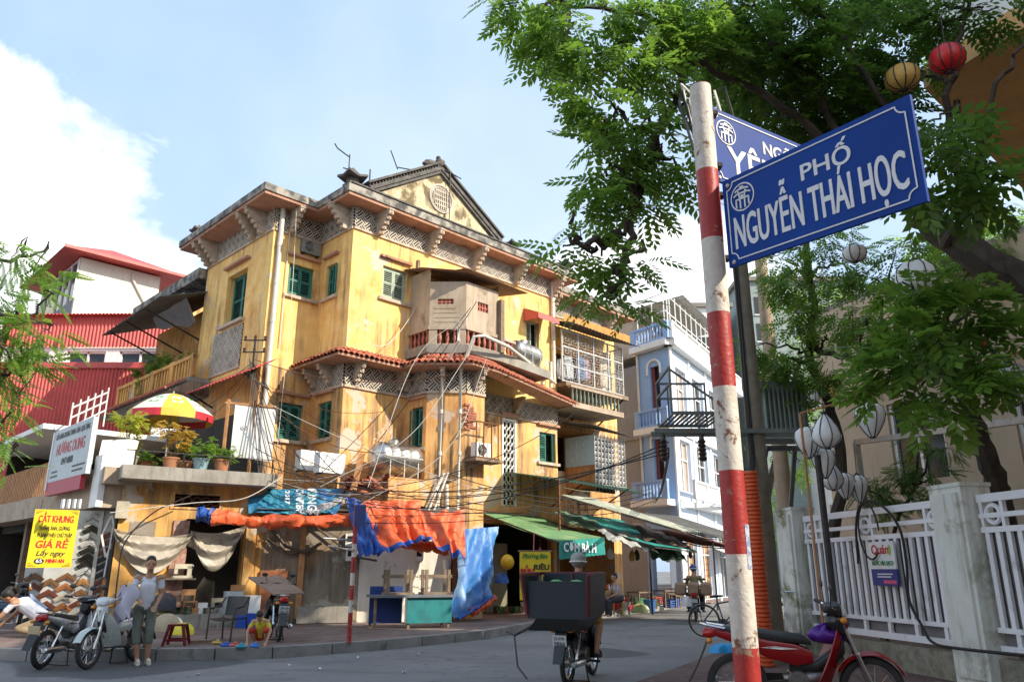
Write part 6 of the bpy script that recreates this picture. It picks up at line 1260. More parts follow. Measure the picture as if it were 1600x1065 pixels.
# sunlit trees down the street behind the poles
def back_tree(name, label, base, c, mat, dens=160, spx=sp_big):
    t = thing(name, label, 'tree', base); o = Vector(base); tb = MB(); roots = limb(tb, [Vector((0, 0, 0)), Vector((.1, 0, 2.2)), c[0][0] - o], .2, .08); twigs(tb, [p - o for p, r in c], roots, .03); tb.build('trunk', bark, t, True); foliage('crown', rel(c, o), mat, t, spx, dens)
back_tree('far_tree', 'sunny yellow-green tree seen between the utility poles and fence', (8.2, 27, 0), cl([(1250, 560, 26, 1.3), (1230, 640, 26, 1.0), (1290, 620, 26, 1.2), (1260, 480, 26, 1.2), (1330, 660, 25, 1.0), (1250, 720, 26, .9), (1300, 540, 26, 1.1)]), lf_lime, 60)
back_tree('garden_tree', 'yellow-green tree beyond the dark bough at the right edge', (12.5, 17, 0), cl([(1500, 360, 15, .8), (1560, 350, 15, .9), (1590, 400, 14.6, .7), (1470, 420, 15.4, .6), (1540, 420, 15, .6), (1430, 380, 16, .6)]), lf_lime, 120)
back_tree('street_end_tree', 'dark green tree at the far end of the street', (14, 46, 0), cl([(1160, 820, 45, 1.6), (1130, 850, 45, 1.2), (1190, 780, 45, 1.8), (1220, 830, 44, 1.5)]), lf_mid, 40)
# feathery branches entering at the left edge
T5 = thing('flame_tree', 'bright ferny branches reaching in at the left edge', 'tree', (-7.6, 7.0, 0)); o5 = Vector((-7.6, 7.0, 0)); tb = MB(); roots = limb(tb, [Vector((0, 0, 0)), Vector((-.1, .1, 2.2)), Vector((.1, .2, 4.4)), Vector((.2, .3, 6.0))], .2, .1, .03)
for pts in ([(-120, 520, 6.8), (-30, 490, 6.6), (40, 500, 6.4)], [(-110, 430, 6.8), (-20, 410, 6.6), (50, 400, 6.5)], [(-120, 600, 6.8), (-30, 590, 6.6), (30, 585, 6.5)], [(-120, 640, 6.6), (-40, 680, 6.4), (20, 700, 6.3)]): roots += limb(tb, [Vector((0, .1, 3.2))] + [at(*p) - o5 for p in pts], .05, .01, .03)
c = cl([(20, 400, 6.5, .26), (45, 425, 6.5, .2), (5, 450, 6.5, .3), (60, 455, 6.4, .16), (20, 510, 6.4, .32), (60, 520, 6.4, .24), (80, 520, 6.4, .12), (5, 560, 6.4, .28), (40, 555, 6.4, .18), (-8, 620, 6.4, .18), (22, 628, 6.4, .12), (-8, 680, 6.3, .16), (10, 725, 6.3, .10), (-30, 480, 6.6, .4), (-40, 580, 6.6, .4), (-30, 650, 6.5, .3)])
twigs(tb, [p - o5 for p, r in c], roots, .008, .02); tb.build('trunk', bark, T5, True); foliage('crown', rel(c, o5), lf_lime, T5, spray(10, .26, .009, .045), 420, .6, .25)
# ---------------------------------------------------------------- motorbikes (local: x forward, y left, z up, origin on the ground under the middle)
chrome = pm('chrome', (.62, .62, .62), (.5, .5, .5), rough=.18, metal=1.0, scale=6, bmp=0); alu = pm('engine_alloy', (.30, .29, .28), (.20, .19, .18), rough=.45, metal=.8, scale=9)
seat_m = pm('seat_vinyl', (.022, .022, .024), (.03, .03, .03), rough=.5, scale=9, bmp=.05); taill = flat('tail_lens', (.40, .01, .01), .15); lens = flat('head_lens', (.65, .67, .68), .08); plate_w = pm('plate_white', (.62, .64, .66), (.55, .57, .58), rough=.5, bmp=0); plate_y = pm('plate_yellowed', (.62, .50, .30), (.55, .44, .26), rough=.5, bmp=0)
def loft(mb, secs, n=12, p=2.6, cap=True):
    """sections (x, y, z, half width, half height) joined by rounded rings"""
    rings = []
    for x, y, z, w, h in secs:
        for j in range(n):
            a = 2 * math.pi * j / n; c, s_ = math.cos(a), math.sin(a); rings.append((x, y + w * math.copysign(abs(c) ** (2 / p), c), z + h * math.copysign(abs(s_) ** (2 / p), s_)))
    k = len(secs); fs_ = [(i * n + j, i * n + (j + 1) % n, (i + 1) * n + (j + 1) % n, (i + 1) * n + j) for i in range(k - 1) for j in range(n)]
    if cap: fs_ += [tuple(range(n - 1, -1, -1)), tuple((k - 1) * n + j for j in range(n))]
    return mb.add(rings, fs_)
bike_me = {}
def wheel_meshes():
    if bike_me: return
    bike_me['tyre'] = MB().torus((0, 0, 0), .255, .042, 'y', 32, 8, .85).mesh('tyre', blackrub, True)
    bike_me['rim'] = MB().torus((0, 0, 0), .215, .016, 'y', 32, 6, 1.5).mesh('rim', chrome, True)
    b = MB()
    for i in range(18):
        a = i * math.pi / 9; c = a + (.35 if i % 2 else -.35); b.bar((.04 * math.cos(c), .03 * (1 if i % 2 else -1), .04 * math.sin(c)), (.21 * math.cos(a), 0, .21 * math.sin(a)), .005)
    bike_me['spokes'] = b.mesh('spokes', chrome); bike_me['hub'] = MB().lathe([(.03, -.07), (.06, -.05), (.065, .05), (.03, .07)], n=14, axis='y').mesh('hub', alu, True)
def motorbike(label, loc, rz, body, accent=None, plate=None, ptext=None, lean=0.0, scale=1.0, helmet=None, mirrors=True, ornament=None):
    wheel_meshes(); t = thing('motorbike', label, 'motorbike', loc, rz); t.rotation_euler = (lean, 0, rz); t.scale = (scale,) * 3; accent = accent or body
    for x, st in ((-.61, 0), (.62, .0)):
        w = link('wheel', bike_me['rim'], t, (x, 0, .297)); link('tyre', bike_me['tyre'], w); link('spokes', bike_me['spokes'], w); link('hub', bike_me['hub'], w)
    for s_ in (-1, 1): MB().tube([(.62, s_ * .085, .297), (.50, s_ * .085, .62)], .026, 10).tube([(.50, s_ * .085, .60), (.42, s_ * .07, .84)], .02, 8).build('front_fork', chrome, t, True)
    b = MB(); b.sheet(lambda u, v: (.62 + (.32 + .015 * math.cos((v - .5) * 3)) * math.cos(R(22 + 130 * u)), (v - .5) * .15 * (1 - .3 * abs(u - .4)), .297 + (.335 - .03 * abs(v - .5) * 2) * math.sin(R(22 + 130 * u))), 14, 6, .006); b.build('front_mudguard', body, t, True)
    # leg shield, centre tunnel and headstock cover
    b = MB()
    def shield(u, v):
        z = .30 + .58 * v; hw = (.11 + .13 * math.sin(math.pi * min(1, v * .95 + .12)) ** .7) * (1 - .15 * v); y = (u - .5) * 2 * hw; return (.40 - .16 * (1 - v) ** 1.2 + .07 * v - .16 * abs(u - .5) * 2 * (1 - .3 * v), y, z)
    b.sheet(shield, 12, 10, .012); b.build('leg_shield', body, t, True)
    b = MB(); loft(b, [(.44, 0, .80, .03, .10), (.40, 0, .86, .11, .12), (.33, 0, .90, .12, .10), (.27, 0, .90, .07, .06)]); b.build('front_cowl', accent, t, True)
    b = MB(); loft(b, [(.40, 0, .70, .055, .10), (.30, 0, .58, .07, .08), (.12, 0, .48, .07, .06), (-.12, 0, .52, .08, .08)]); b.build('centre_tunnel', black_pl, t, True)
    # handlebar cover, lamp, grips
    b = MB(); loft(b, [(.42, 0, 1.00, .05, .05), (.37, 0, 1.01, .14, .075), (.30, 0, 1.02, .17, .055), (.24, 0, 1.02, .10, .035)]); b.build('handlebar_cover', accent if not ornament else black_pl, t, True)
    b = MB(); loft(b, [(.455, 0, .985, .03, .03), (.435, 0, .99, .095, .05), (.40, 0, 1.0, .11, .06)]); b.build('headlight', lens, t, True)
    for s_ in (-1, 1):
        MB().tube([(.31, s_ * .14, 1.02), (.27, s_ * .24, 1.05)], .013, 8).build('handlebar', chrome, t); MB().tube([(.275, s_ * .235, 1.048), (.23, s_ * .36, 1.06)], .019, 10).build('grip', blackrub, t); MB().tube([(.30, s_ * .22, 1.05), (.31, s_ * .34, 1.045)], .006, 6).build('brake_lever', chrome, t)
        if mirrors: m = MB().tube([(.29, s_ * .20, 1.05), (.29, s_ * .26, 1.20)], .006, 6).build('mirror_stalk', black_pl, t); MB().ball((.29, s_ * .28, 1.23), (.015, .065, .04), 10, 6).build('mirror', black_pl, m, True)
        MB().ball((.40, s_ * .16, .93), (.035, .04, .03), 8, 6).build('indicator', flat('amber_lens', (.7, .25, .02), .2), t, True)
    # seat, side panels, tail
    b = MB(); loft(b, [(.10, 0, .70, .06, .02), (.02, 0, .735, .10, .045), (-.20, 0, .75, .125, .05), (-.42, 0, .785, .13, .05), (-.66, 0, .815, .11, .04), (-.74, 0, .82, .07, .02)], 14, 3); b.build('seat', seat_m, t, True)
    for s_ in (-1, 1):
        b = MB(); loft(b, [(.10, s_ * .07, .58, .02, .05), (-.05, s_ * .10, .60, .03, .10), (-.30, s_ * .115, .65, .035, .085), (-.58, s_ * .10, .735, .03, .055), (-.84, s_ * .05, .80, .02, .03)], 10); b.build('side_panel', body, t, True)
        b = MB(); b.add([(-.02, s_ * .134, .66), (-.25, s_ * .152, .685), (-.38, s_ * .150, .67), (-.2, s_ * .150, .655)], [(0, 1, 2, 3)]); b.build('decal', white_p if ornament else (accent if accent is not body else red_metal), t)
        MB().tube([(-.60, s_ * .12, .32), (-.42, s_ * .12, .66)], .022, 8).build('shock_absorber', chrome, t); MB().bar((-.61, s_ * .10, .297), (-.12, s_ * .09, .36), .03, .045).build('swing_arm', iron, t); MB().tube([(-.05, s_ * .1, .28), (-.03, s_ * .30, .27)], .018, 8).build('footrest', blackrub, t)
        MB().ball((-.86, s_ * .12, .72), (.03, .045, .028), 8, 6).build('indicator', flat('amber_lens', (.7, .25, .02), .2), t, True)
    b = MB(); loft(b, [(-.92, 0, .775, .05, .03), (-.87, 0, .78, .085, .05), (-.80, 0, .79, .09, .05)]); b.build('tail_light', taill, t, True)
    MB().tube([(-.70, -.1, .83), (-.88, -.08, .86), (-.93, 0, .865), (-.88, .08, .86), (-.70, .1, .83)], .014, 8).build('grab_rail', chrome, t, True)
    b = MB(); b.sheet(lambda u, v: (-.86 - .16 * u - .05 * u * u, (v - .5) * (.17 - .04 * u), .74 - .42 * u), 6, 4, .008); b.build('rear_mudguard', black_pl, t, True)
    if plate:
        p = MB(); p.box(-.012, .0, -.095, .095, -.07, .07); o = p.build('number_plate', plate, t, loc=(-.955, 0, .60), rot=(0, R(-14), 0))
        if ptext:
            for k, row in enumerate(ptext): text(row, .062, blk_t, o, 'plate_lettering', plane_M((-.0135, 0, .032 - .064 * k), (0, -1, 0), (0, 0, 1)), width=.15 if len(row) > 3 else None, bold=.001, th=.001)
    # engine, exhaust, chain case, stand
    b = MB(); loft(b, [(.22, 0, .40, .05, .05), (.14, 0, .38, .085, .075), (.02, 0, .36, .11, .085), (-.12, 0, .36, .11, .075), (-.18, 0, .38, .06, .05)]); b.lathe([(.095, -.135), (.10, -.12), (.10, .12), (.095, .135)], (-.05, 0, .36), 16, 'y'); b.build('engine', alu, t, True)
    MB().tube([(.18, -.06, .36), (.16, -.10, .24), (-.05, -.13, .22), (-.30, -.15, .27)], .018, 8).build('exhaust_pipe', chrome, t, True); MB().lathe([(.03, -.86), (.05, -.84), (.052, -.42), (.028, -.32)], (0, -.155, .30), 14, 'x').build('silencer', chrome, t, True)
    MB().tube([(-.12, .10, .30), (-.16, .16, .02)], .012, 6).tube([(-.12, -.10, .30), (-.16, -.16, .02)], .012, 6).bar((-.16, -.18, .015), (-.16, .18, .015), .02).build('centre_stand', iron, t)
    MB().box(-.60, -.05, .085, .115, .30, .40).build('chain_case', black_pl, t)
    return t
silver = pm('silver_paint', (.50, .51, .52), (.42, .43, .44), rough=.28, metal=.5, scale=4, bmp=0); sgreen = pm('pale_grey_paint', (.60, .64, .62), (.52, .57, .55), rough=.25, metal=.2, scale=4, bmp=0); rbody = pm('red_bike_paint', (.30, .008, .010), (.24, .007, .009), rough=.22, scale=4, bmp=0); bbody = pm('black_bike_paint', (.015, .015, .017), (.022, .022, .025), rough=.2, scale=4, bmp=0); nbody = pm('navy_bike_paint', (.03, .06, .12), (.025, .05, .10), rough=.25, bmp=0)
# heading: angle of local +x
motorbike('black and silver motorbike at the kerb, its rear wheel towards the road', (-7.45, 13.75, 0), math.atan2(1.0, .05), silver, bbody, plate_y, None, R(3))
motorbike('pale grey motorbike parked facing the road beside the standing man', (-6.62, 13.72, 0), math.atan2(-1.0, -.16), sgreen, sgreen, None, None, R(3))
motorbike('black motorbike parked by the wall under a tilted board', (-4.75, 16.35, PZ), math.atan2(.90, -.40), bbody, bbody, plate_w, ('29-L8', '105.14'), R(2))
DB = motorbike('delivery motorbike ridden up the street with a huge black box behind', (.98, 11.85, 0), math.atan2(.93, .36), bbody, bbody, plate_w, ('23-MA', '9866'), R(0))
motorbike('loaded motorbike far down the street beside the brown bundles', (5.75, 25.4, 0), math.atan2(.96, .25), bbody, nbody, plate_w, None)
motorbike('red and black motorbike parked across the pavement before the white fence', (2.88, 8.25, .10), R(-13), rbody, bbody, None, None, R(4), 1.02, ornament=True)
motorbike('dark motorbike half hidden at the left edge behind the crouching men', (-11.0, 17.6, PZ), R(60), nbody, bbody, plate_w)
# big open box carried by the delivery bike
DX = thing('delivery_box', 'big open black crate with maroon frame carried on the delivery motorbike', 'box', (.98, 11.85, 0), math.atan2(.93, .36))
nav = pm('black_blue_panel', (.008, .015, .024), (.012, .02, .032), rough=.45, scale=3, bmp=.03); mar = pm('maroon_frame', (.16, .03, .04), (.12, .025, .03), rough=.5, scale=5)
x0, x1, w0, w1, z0, z1 = -1.05, -.30, .42, .47, .92, 1.46
MB().box(x0, x1, -w0, w0, z0 - .04, z0).build('floor_panel', nav, DX); MB().box(x0, x0 + .03, -w0, w0, z0, z0 + .44).build('tail_panel', nav, DX)
MB().box(x1 - .03, x1, -w0, w0, z0, z1).build('head_panel', nav, DX)
for s_ in (-1, 1): MB().extr([(x0, s_ * w0, z0), (x1, s_ * w0, z0), (x1, s_ * w1, z1), (x0 - .1, s_ * w1, z1 - .02)], (0, s_ * .03, 0)).build('side_panel', nav, DX); MB().bar((x0 - .1, s_ * w1, z1 - .02), (x1, s_ * w1, z1), .045).bar((x0, s_ * w0, z0), (x0 - .1, s_ * w1, z1 - .02), .04).build('frame_rail', mar, DX)
MB().bar((x1, -w1, z1), (x1, w1, z1), .045).bar((x1 - .04, 0, z0), (x1 - .04, 0, z1), .03).build('frame_rail', mar, DX); MB().extr([(x0, -.3, z0 - .04), (x1, -.4, z0 - .04), (x1, -.2, z0 - .22), (x0 + .1, -.15, z0 - .2)], (0, .6, 0)).build('under_frame', black_pl, DX)
gb = MB(); gb.sheet(lambda u, v: (x0 + .08 + .6 * u, -.4 + .8 * v, z0 + .36 + .1 * math.sin(5 * u + 3 * v) * math.sin(7 * v)), 14, 14, .008); tag(gb.xf(0, DX.matrix_basis).build('green_sheet', flat('green_plastic', (.10, .42, .14), .5)), 'crumpled bright green plastic inside the delivery box', 'plastic sheet')
MB().tube([(-.5, .55, .75), (-.55, .8, .62), (-.45, .95, .66)], .02, 8).tube([(-.6, .78, .60), (-.9, .62, .25), (-1.0, .45, .12)], .014, 6).build('side_hook', black_pl, DX)
# ---------------------------------------------------------------- bicycle
def bicycle(label, loc, rz):
    t = thing('bicycle', label, 'bicycle', loc, rz); fr = pm('bike_frame_blue', (.05, .09, .13), rough=.4)
    for x in (-.52, .52):
        w = MB().torus((x, 0, .34), .325, .017, 'y', 36, 6).build('wheel', blackrub, t, True); MB().torus((x, 0, .34), .305, .01, 'y', 36, 5).build('rim', chrome, w, True); sp = MB()
        for i in range(16): a = i * math.pi / 8; sp.bar((x, 0, .34), (x + .305 * math.cos(a), 0, .34 + .305 * math.sin(a)), .004)
        sp.build('spokes', chrome, w)
        b = MB(); b.sheet(lambda u, v: (x + .35 * math.cos(R(20 + 150 * u)), (v - .5) * .05, .34 + .35 * math.sin(R(20 + 150 * u))), 14, 2, .004); b.build('mudguard', chrome, t, True)
    f = MB()
    for p, q in (((-.52, 0, .34), (-.1, 0, .30)), ((-.1, 0, .30), (-.22, 0, .78)), ((-.52, 0, .34), (-.2, 0, .72)), ((-.1, 0, .30), (.36, 0, .72)), ((-.2, 0, .70), (.34, 0, .80)), ((.52, 0, .34), (.34, 0, .92))): f.tube([p, q], .016, 8)
    f.build('frame', fr, t, True); MB().tube([(.34, 0, .92), (.32, 0, 1.0), (.36, .12, 1.04), (.22, .28, 1.03)], .012, 8).tube([(.32, 0, 1.0), (.36, -.12, 1.04), (.22, -.28, 1.03)], .012, 8).build('handlebar', chrome, t, True)
    b = MB(); loft(b, [(-.36, 0, .84, .09, .03), (-.25, 0, .85, .08, .03), (-.08, 0, .86, .025, .02)]); b.build('saddle', seat_m, t, True); MB().lathe([(.09, -.01), (.09, .01)], (-.1, .03, .30), 18, 'y').build('chainring', chrome, t)
    MB().box(-.75, -.35, -.07, .07, .70, .715).build('carrier', iron, t); MB().bar((-.1, .06, .30), (.02, .10, .20), .02).bar((-.1, -.06, .30), (-.2, -.10, .40), .02).build('pedal_crank', iron, t)
bicycle('old black bicycle propped behind the banded pole', (4.75, 17.9, .10), R(-10)); bicycle('dark bicycle with a green bell leaning by the utility pole', (4.7, 14.3, .10), R(70))
# ---------------------------------------------------------------- people
skin_m = pm('skin_tan', (.42, .22, .13), (.36, .18, .10), rough=.55, scale=9, bmp=.03); skin_l = pm('skin_light', (.50, .28, .18), (.44, .24, .15), rough=.55, scale=9, bmp=.03); hair_m = pm('black_hair', (.014, .012, .011), (.022, .019, .017), rough=.6, scale=30, bmp=.3)
def capsule(mb, p, q, r0, r1=None, n=10):
    p, q = Vector(p), Vector(q); r1 = r0 if r1 is None else r1; d = (q - p); ln = d.length; d = d.normalized() if ln > 1e-6 else Vector((0, 0, 1)); k = 4; path = []; rs = []
    for i in range(k + 1): a = (i + .15) / (k + .15) * math.pi / 2; path.append(p - d * r0 * math.cos(a)); rs.append(r0 * math.sin(a))
    for i in range(k, -1, -1): a = (i + .15) / (k + .15) * math.pi / 2; path.append(q + d * r1 * math.cos(a)); rs.append(r1 * math.sin(a))
    return mb.tube(path, rs, n)
def ell(mb, c, r, M=None):
    k = len(mb.v); mb.ball((0, 0, 0), r, 14, 10); n = 14; nb = len(mb.v); mb.add([], []); mb.f += [tuple(range(k + n - 1, k - 1, -1)), tuple(range(nb - n, nb))]; mb.m += [0, 0]; return mb.xf(k, Matrix.Translation(c) @ (M or Matrix()))
def fuse(mb, name, mat, parent, vox, smooth=6):
    """merge overlapping volumes into one continuous skin"""
    me = mb.mesh(name, mat); o = bpy.data.objects.new(name, me); COL.objects.link(o); r = o.modifiers.new('r', 'REMESH'); r.mode = 'VOXEL'; r.voxel_size = vox; r.use_smooth_shade = True
    s_ = o.modifiers.new('s', 'SMOOTH'); s_.iterations = smooth; s_.factor = .5
    dg = bpy.context.evaluated_depsgraph_get(); m2 = bpy.data.meshes.new_from_object(o.evaluated_get(dg)); m2.materials.clear(); m2.materials.append(mat); bpy.data.objects.remove(o); m2.polygons.foreach_set('use_smooth', [True] * len(m2.polygons))
    return link(name, m2, parent)
def person(label, loc, rz, J, shirt, pants, skin=skin_m, hair=True, sleeve=.55, leg=.6, shoe=None, helmet=None, vox=.013, scale=1.0, group=None):
    """J: joints in metres (x right, y back, z up, facing -y): head, neck, chest, pelvis, sh/el/wr, hip/kn/an/toe each for L and R"""
    V = {k: Vector(v) for k, v in J.items()}; b = MB(); look = (V.get('look') or Vector((0, -1, 0))).normalized(); hd = V['head']; up = (hd - V['neck']).normalized(); rt = look.cross(up).normalized(); up = rt.cross(look)
    Mh = Matrix(((rt.x, -look.x, up.x, 0), (rt.y, -look.y, up.y, 0), (rt.z, -look.z, up.z, 0), (0, 0, 0, 1)))
    P_ = lambda x, y, z: hd + Mh.to_3x3() @ Vector((x, y, z))
    ell(b, hd + up * .02, (.076, .095, .105), Mh); ell(b, P_(0, -.02, -.06), (.058, .07, .06), Mh); capsule(b, P_(0, -.088, .01), P_(0, -.108, -.025), .010, .015); ell(b, P_(0, -.085, -.062), (.026, .014, .011), Mh)
    for s_ in (-1, 1): ell(b, P_(s_ * .08, .01, -.005), (.012, .022, .032), Mh); ell(b, P_(s_ * .032, -.082, .028), (.022, .012, .008), Mh)
    capsule(b, V['neck'] - up * .04, hd - up * .05, .056, .05); capsule(b, V['chest'], V['neck'] - Vector((0, 0, .03)), .115, .07); capsule(b, V['pelvis'], V['chest'], .115, .125)
    for s_ in 'LR':
        sh, el, wr, hp, kn, an, to = (V[k + s_] for k in ('sh', 'el', 'wr', 'hip', 'kn', 'an', 'toe')); capsule(b, V['chest'] + (sh - V['chest']) * .2 + Vector((0, 0, .05)), sh, .08, .062); capsule(b, sh, el, .052, .042); capsule(b, el, wr, .04, .028); capsule(b, V['pelvis'].lerp(hp, .3), hp, .11, .10); capsule(b, hp, kn, .088, .058); capsule(b, kn, kn.lerp(an, .35), .055, .056); capsule(b, kn.lerp(an, .35), an, .055, .036); capsule(b, an + Vector((0, 0, -.02)), to, .036, .028)
        f = (wr - el).normalized(); hx = V.get('palm' + s_, None); side = f.cross(Vector((0, 1, 0)) if abs(f.y) < .8 else Vector((1, 0, 0))).normalized(); nrm = side.cross(f); kk = wr + f * .085
        capsule(b, wr, kk - f * .02, .026, .03)
        for i, (off, ln) in enumerate(((-.028, .06), (-.009, .072), (.010, .066), (.028, .05))): q = kk + side * off; m = q + f * ln * .55 - nrm * .008; capsule(b, q - f * .02, m, .010, .009, 8); capsule(b, m, m + f * ln * .4 - nrm * .025, .009, .008, 8)
        q = wr + f * .03 - side * .03; capsule(b, q, q + f * .035 - side * .022, .012, .010, 8); capsule(b, q + f * .035 - side * .022, q + f * .06 - side * .022, .010, .009, 8)
    body = fuse(b, 'person', skin, None, vox); tag(body, label, 'person', group); body.location = loc; body.rotation_euler = (0, 0, rz); body.scale = (scale,) * 3
    c = MB(); capsule(c, V['chest'], V['neck'] - Vector((0, 0, .045)), .122, .070); capsule(c, V['pelvis'] + (V['chest'] - V['pelvis']) * .05, V['chest'], .130, .134)
    for s_ in 'LR': capsule(c, V['chest'] + (V['sh' + s_] - V['chest']) * .2 + Vector((0, 0, .06)), V['sh' + s_] - Vector((0, 0, .012)), .084, .058); capsule(c, V['sh' + s_] - Vector((0, 0, .012)), V['sh' + s_].lerp(V['el' + s_], sleeve), .056, .054)
    if sleeve >= 1:
        for s_ in 'LR': capsule(c, V['el' + s_], V['el' + s_].lerp(V['wr' + s_], .9), .056, .044)
    fuse(c, 'shirt', shirt, body, vox, 3)
    c = MB(); capsule(c, V['pelvis'] - Vector((.03, 0, .02)), V['pelvis'] + Vector((.03, 0, .03)), .124, .122)
    for s_ in 'LR':
        hp, kn, an = V['hip' + s_], V['kn' + s_], V['an' + s_]; capsule(c, V['pelvis'].lerp(hp, .3), hp, .112, .100); capsule(c, hp, hp.lerp(kn, min(1, leg / .6)), .096, .071)
        if leg > .6: capsule(c, kn, kn.lerp(an, min(.95, (leg - .6) / .4)), .070, .066)
    fuse(c, 'trousers', pants, body, vox, 3)
    for s_ in 'LR':
        an, to = V['an' + s_], V['toe' + s_]
        if shoe: c = MB(); capsule(c, an + Vector((0, 0, -.055)), to + Vector((0, 0, -.02)), .04, .036); capsule(c, an.lerp(to, .55) + Vector((0, 0, .01)), an.lerp(to, .9) + Vector((0, 0, .012)), .038, .034); fuse(c, 'sandal', shoe, body, .012, 3)
    if helmet:
        c = MB(); ell(c, P_(0, .012, .055), (.118, .135, .115), Mh); fuse(c, 'helmet', helmet, body, .014, 3); c = MB(); c.torus((0, 0, 0), .118, .012, 'z', 24, 6).xf(0, Matrix.Translation(P_(0, .012, .03)) @ Mh @ Matrix.Diagonal((1, 1.13, 1, 1))); c.build('helmet_band', white_p, body, True)
    elif hair: c = MB(); ell(c, P_(0, .02, .065), (.083, .098, .082), Mh); ell(c, P_(0, .055, .02), (.078, .06, .085), Mh); fuse(c, 'hair', hair_m, body, .01, 2)
    eye = MB()
    for s_ in (-1, 1): eye.ball(P_(s_ * .032, -.088, .014), (.014, .008, .006), 8, 6)
    eye.build('eyes', flat('dark_eye', (.015, .01, .008), .3), body, True)
    return body
shirt_w = pm('white_shirt', (.66, .67, .72), (.55, .56, .63), rough=.85, scale=6, bmp=.6, fine=11); shorts_g = pm('grey_green_shorts', (.16, .18, .15), (.12, .135, .11), rough=.9, scale=6, bmp=.6, fine=11); khaki = pm('khaki_cloth', (.34, .26, .16), (.27, .20, .12), rough=.9, scale=6, bmp=.2); ltblue = pm('light_blue_shirt', (.32, .42, .58), (.26, .36, .52), rough=.9, scale=5, bmp=.2); yshirt = pm('yellow_shirt', (.68, .55, .05), rough=.9); rshort = pm('red_shorts', (.55, .05, .03), rough=.9); olive = pm('olive_jacket', (.17, .16, .07), (.12, .11, .05), rough=.9, bmp=.2); purple = pm('purple_cloth', (.12, .04, .25), (.09, .03, .2), rough=.9); dgrey = pm('dark_grey_cloth', (.05, .05, .06), rough=.9)
stand = dict(head=(0.0, -.05, 1.60), neck=(0, .0, 1.46), chest=(.0, .02, 1.24), pelvis=(-.01, .05, .92), shL=(.18, .02, 1.38), shR=(-.18, .02, 1.38), elL=(.215, .05, 1.11), elR=(-.25, -.02, 1.13), wrL=(.16, -.10, .93), wrR=(-.10, -.22, 1.02), hipL=(.09, .05, .88), hipR=(-.10, .05, .88), knL=(.11, .0, .48), knR=(-.09, -.03, .48), anL=(.12, .03, .09), anR=(-.03, -.03, .09), toeL=(.17, -.15, .045), toeR=(.01, -.21, .045), look=(.12, -1, -.08))
person('man in white shirt and grey cropped trousers standing beside the pale motorbike', (-6.18, 13.70, 0), R(20), stand, shirt_w, shorts_g, leg=.72, shoe=pm('cream_sandal', (.60, .56, .45), rough=.7), vox=.0095)
jk = MB(); jb = Vector((-6.42, 13.58, 0)); jk.sheet(lambda u, v: (-6.24 - .34 * u + .05 * math.sin(7 * v), 13.46 - .1 * math.sin(3 * u + v), 1.20 - .52 * v + .08 * math.sin(4 * u) + .04 * math.sin(11 * u + 5 * v)), 14, 14, .02); tag(jk.build('jacket', pm('lilac_jacket', (.50, .48, .58), (.06, .06, .08), rough=.85, scale=2.2, lo=.56, hi=.60), smooth=True), 'lilac grey jacket held over the arm of the standing man', 'jacket')
squat = dict(head=(-.38, -.22, .72), neck=(-.30, -.12, .66), chest=(-.16, -.02, .56), pelvis=(.22, .08, .30), shL=(-.22, .14, .62), shR=(-.26, -.22, .60), elL=(-.40, .10, .40), elR=(-.44, -.26, .36), wrL=(-.56, .02, .22), wrR=(-.60, -.26, .18), hipL=(.20, .18, .28), hipR=(.20, -.04, .28), knL=(-.14, .24, .34), knR=(-.12, -.16, .16), anL=(.16, .26, .08), anR=(.26, -.14, .08), toeL=(.00, .30, .05), toeR=(.38, -.16, .05), look=(-.85, -.2, -.6))
person('man in white shirt and khaki trousers crouching low at the left edge', (-9.95, 16.9, PZ), R(0), squat, shirt_w, khaki, leg=.97, shoe=pm('brown_sandal', (.14, .09, .06), rough=.8), vox=.014, scale=1.12)
person('man in light blue shirt crouching behind the white-shirted man', (-10.7, 18.2, PZ), R(-12), squat, ltblue, dgrey, leg=.97, vox=.015, scale=1.15)
child = dict(head=(0, -.16, .66), neck=(0, -.08, .58), chest=(0, .02, .47), pelvis=(0, .16, .24), shL=(.16, -.02, .54), shR=(-.16, -.02, .54), elL=(.26, -.10, .34), elR=(-.26, -.10, .34), wrL=(.22, -.24, .13), wrR=(-.22, -.24, .13), hipL=(.1, .14, .22), hipR=(-.1, .14, .22), knL=(.17, -.12, .36), knR=(-.17, -.12, .36), anL=(.13, .06, .08), anR=(-.13, .06, .08), toeL=(.15, -.10, .05), toeR=(-.15, -.10, .05), look=(0, -.6, -.8))
person('small child in yellow top and red shorts squatting on the pavement', (-4.6, 14.95, PZ), R(5), child, yshirt, rshort, skin_l, leg=.6, vox=.014, scale=.78)
ride = dict(head=(0, -.02, 1.50), neck=(0, .03, 1.36), chest=(0, .06, 1.14), pelvis=(0, .16, .86), shL=(.18, .04, 1.28), shR=(-.18, .04, 1.28), elL=(.26, -.10, 1.05), elR=(-.26, -.10, 1.05), wrL=(.28, -.33, 1.06), wrR=(-.28, -.33, 1.06), hipL=(.1, .14, .84), hipR=(-.1, .14, .84), knL=(.24, -.22, .72), knR=(-.24, -.22, .72), anL=(.22, -.05, .33), anR=(-.22, -.05, .33), toeL=(.23, -.22, .28), toeR=(-.23, -.22, .28), look=(0, -1, -.05))
greyh = pm('grey_helmet', (.30, .30, .28), (.25, .25, .23), rough=.4); blueh = pm('blue_helmet', (.03, .08, .30), rough=.35)
person('rider in a grey helmet mostly hidden behind the big delivery box', (.98, 11.85, .06), math.atan2(.93, .36) + R(90), ride, pm('brown_shirt', (.15, .08, .05), rough=.9), pm('yellow_brown_shorts', (.50, .30, .04), rough=.9), skin_l, leg=.5, shoe=dgrey, helmet=greyh, vox=.015, scale=1.02)
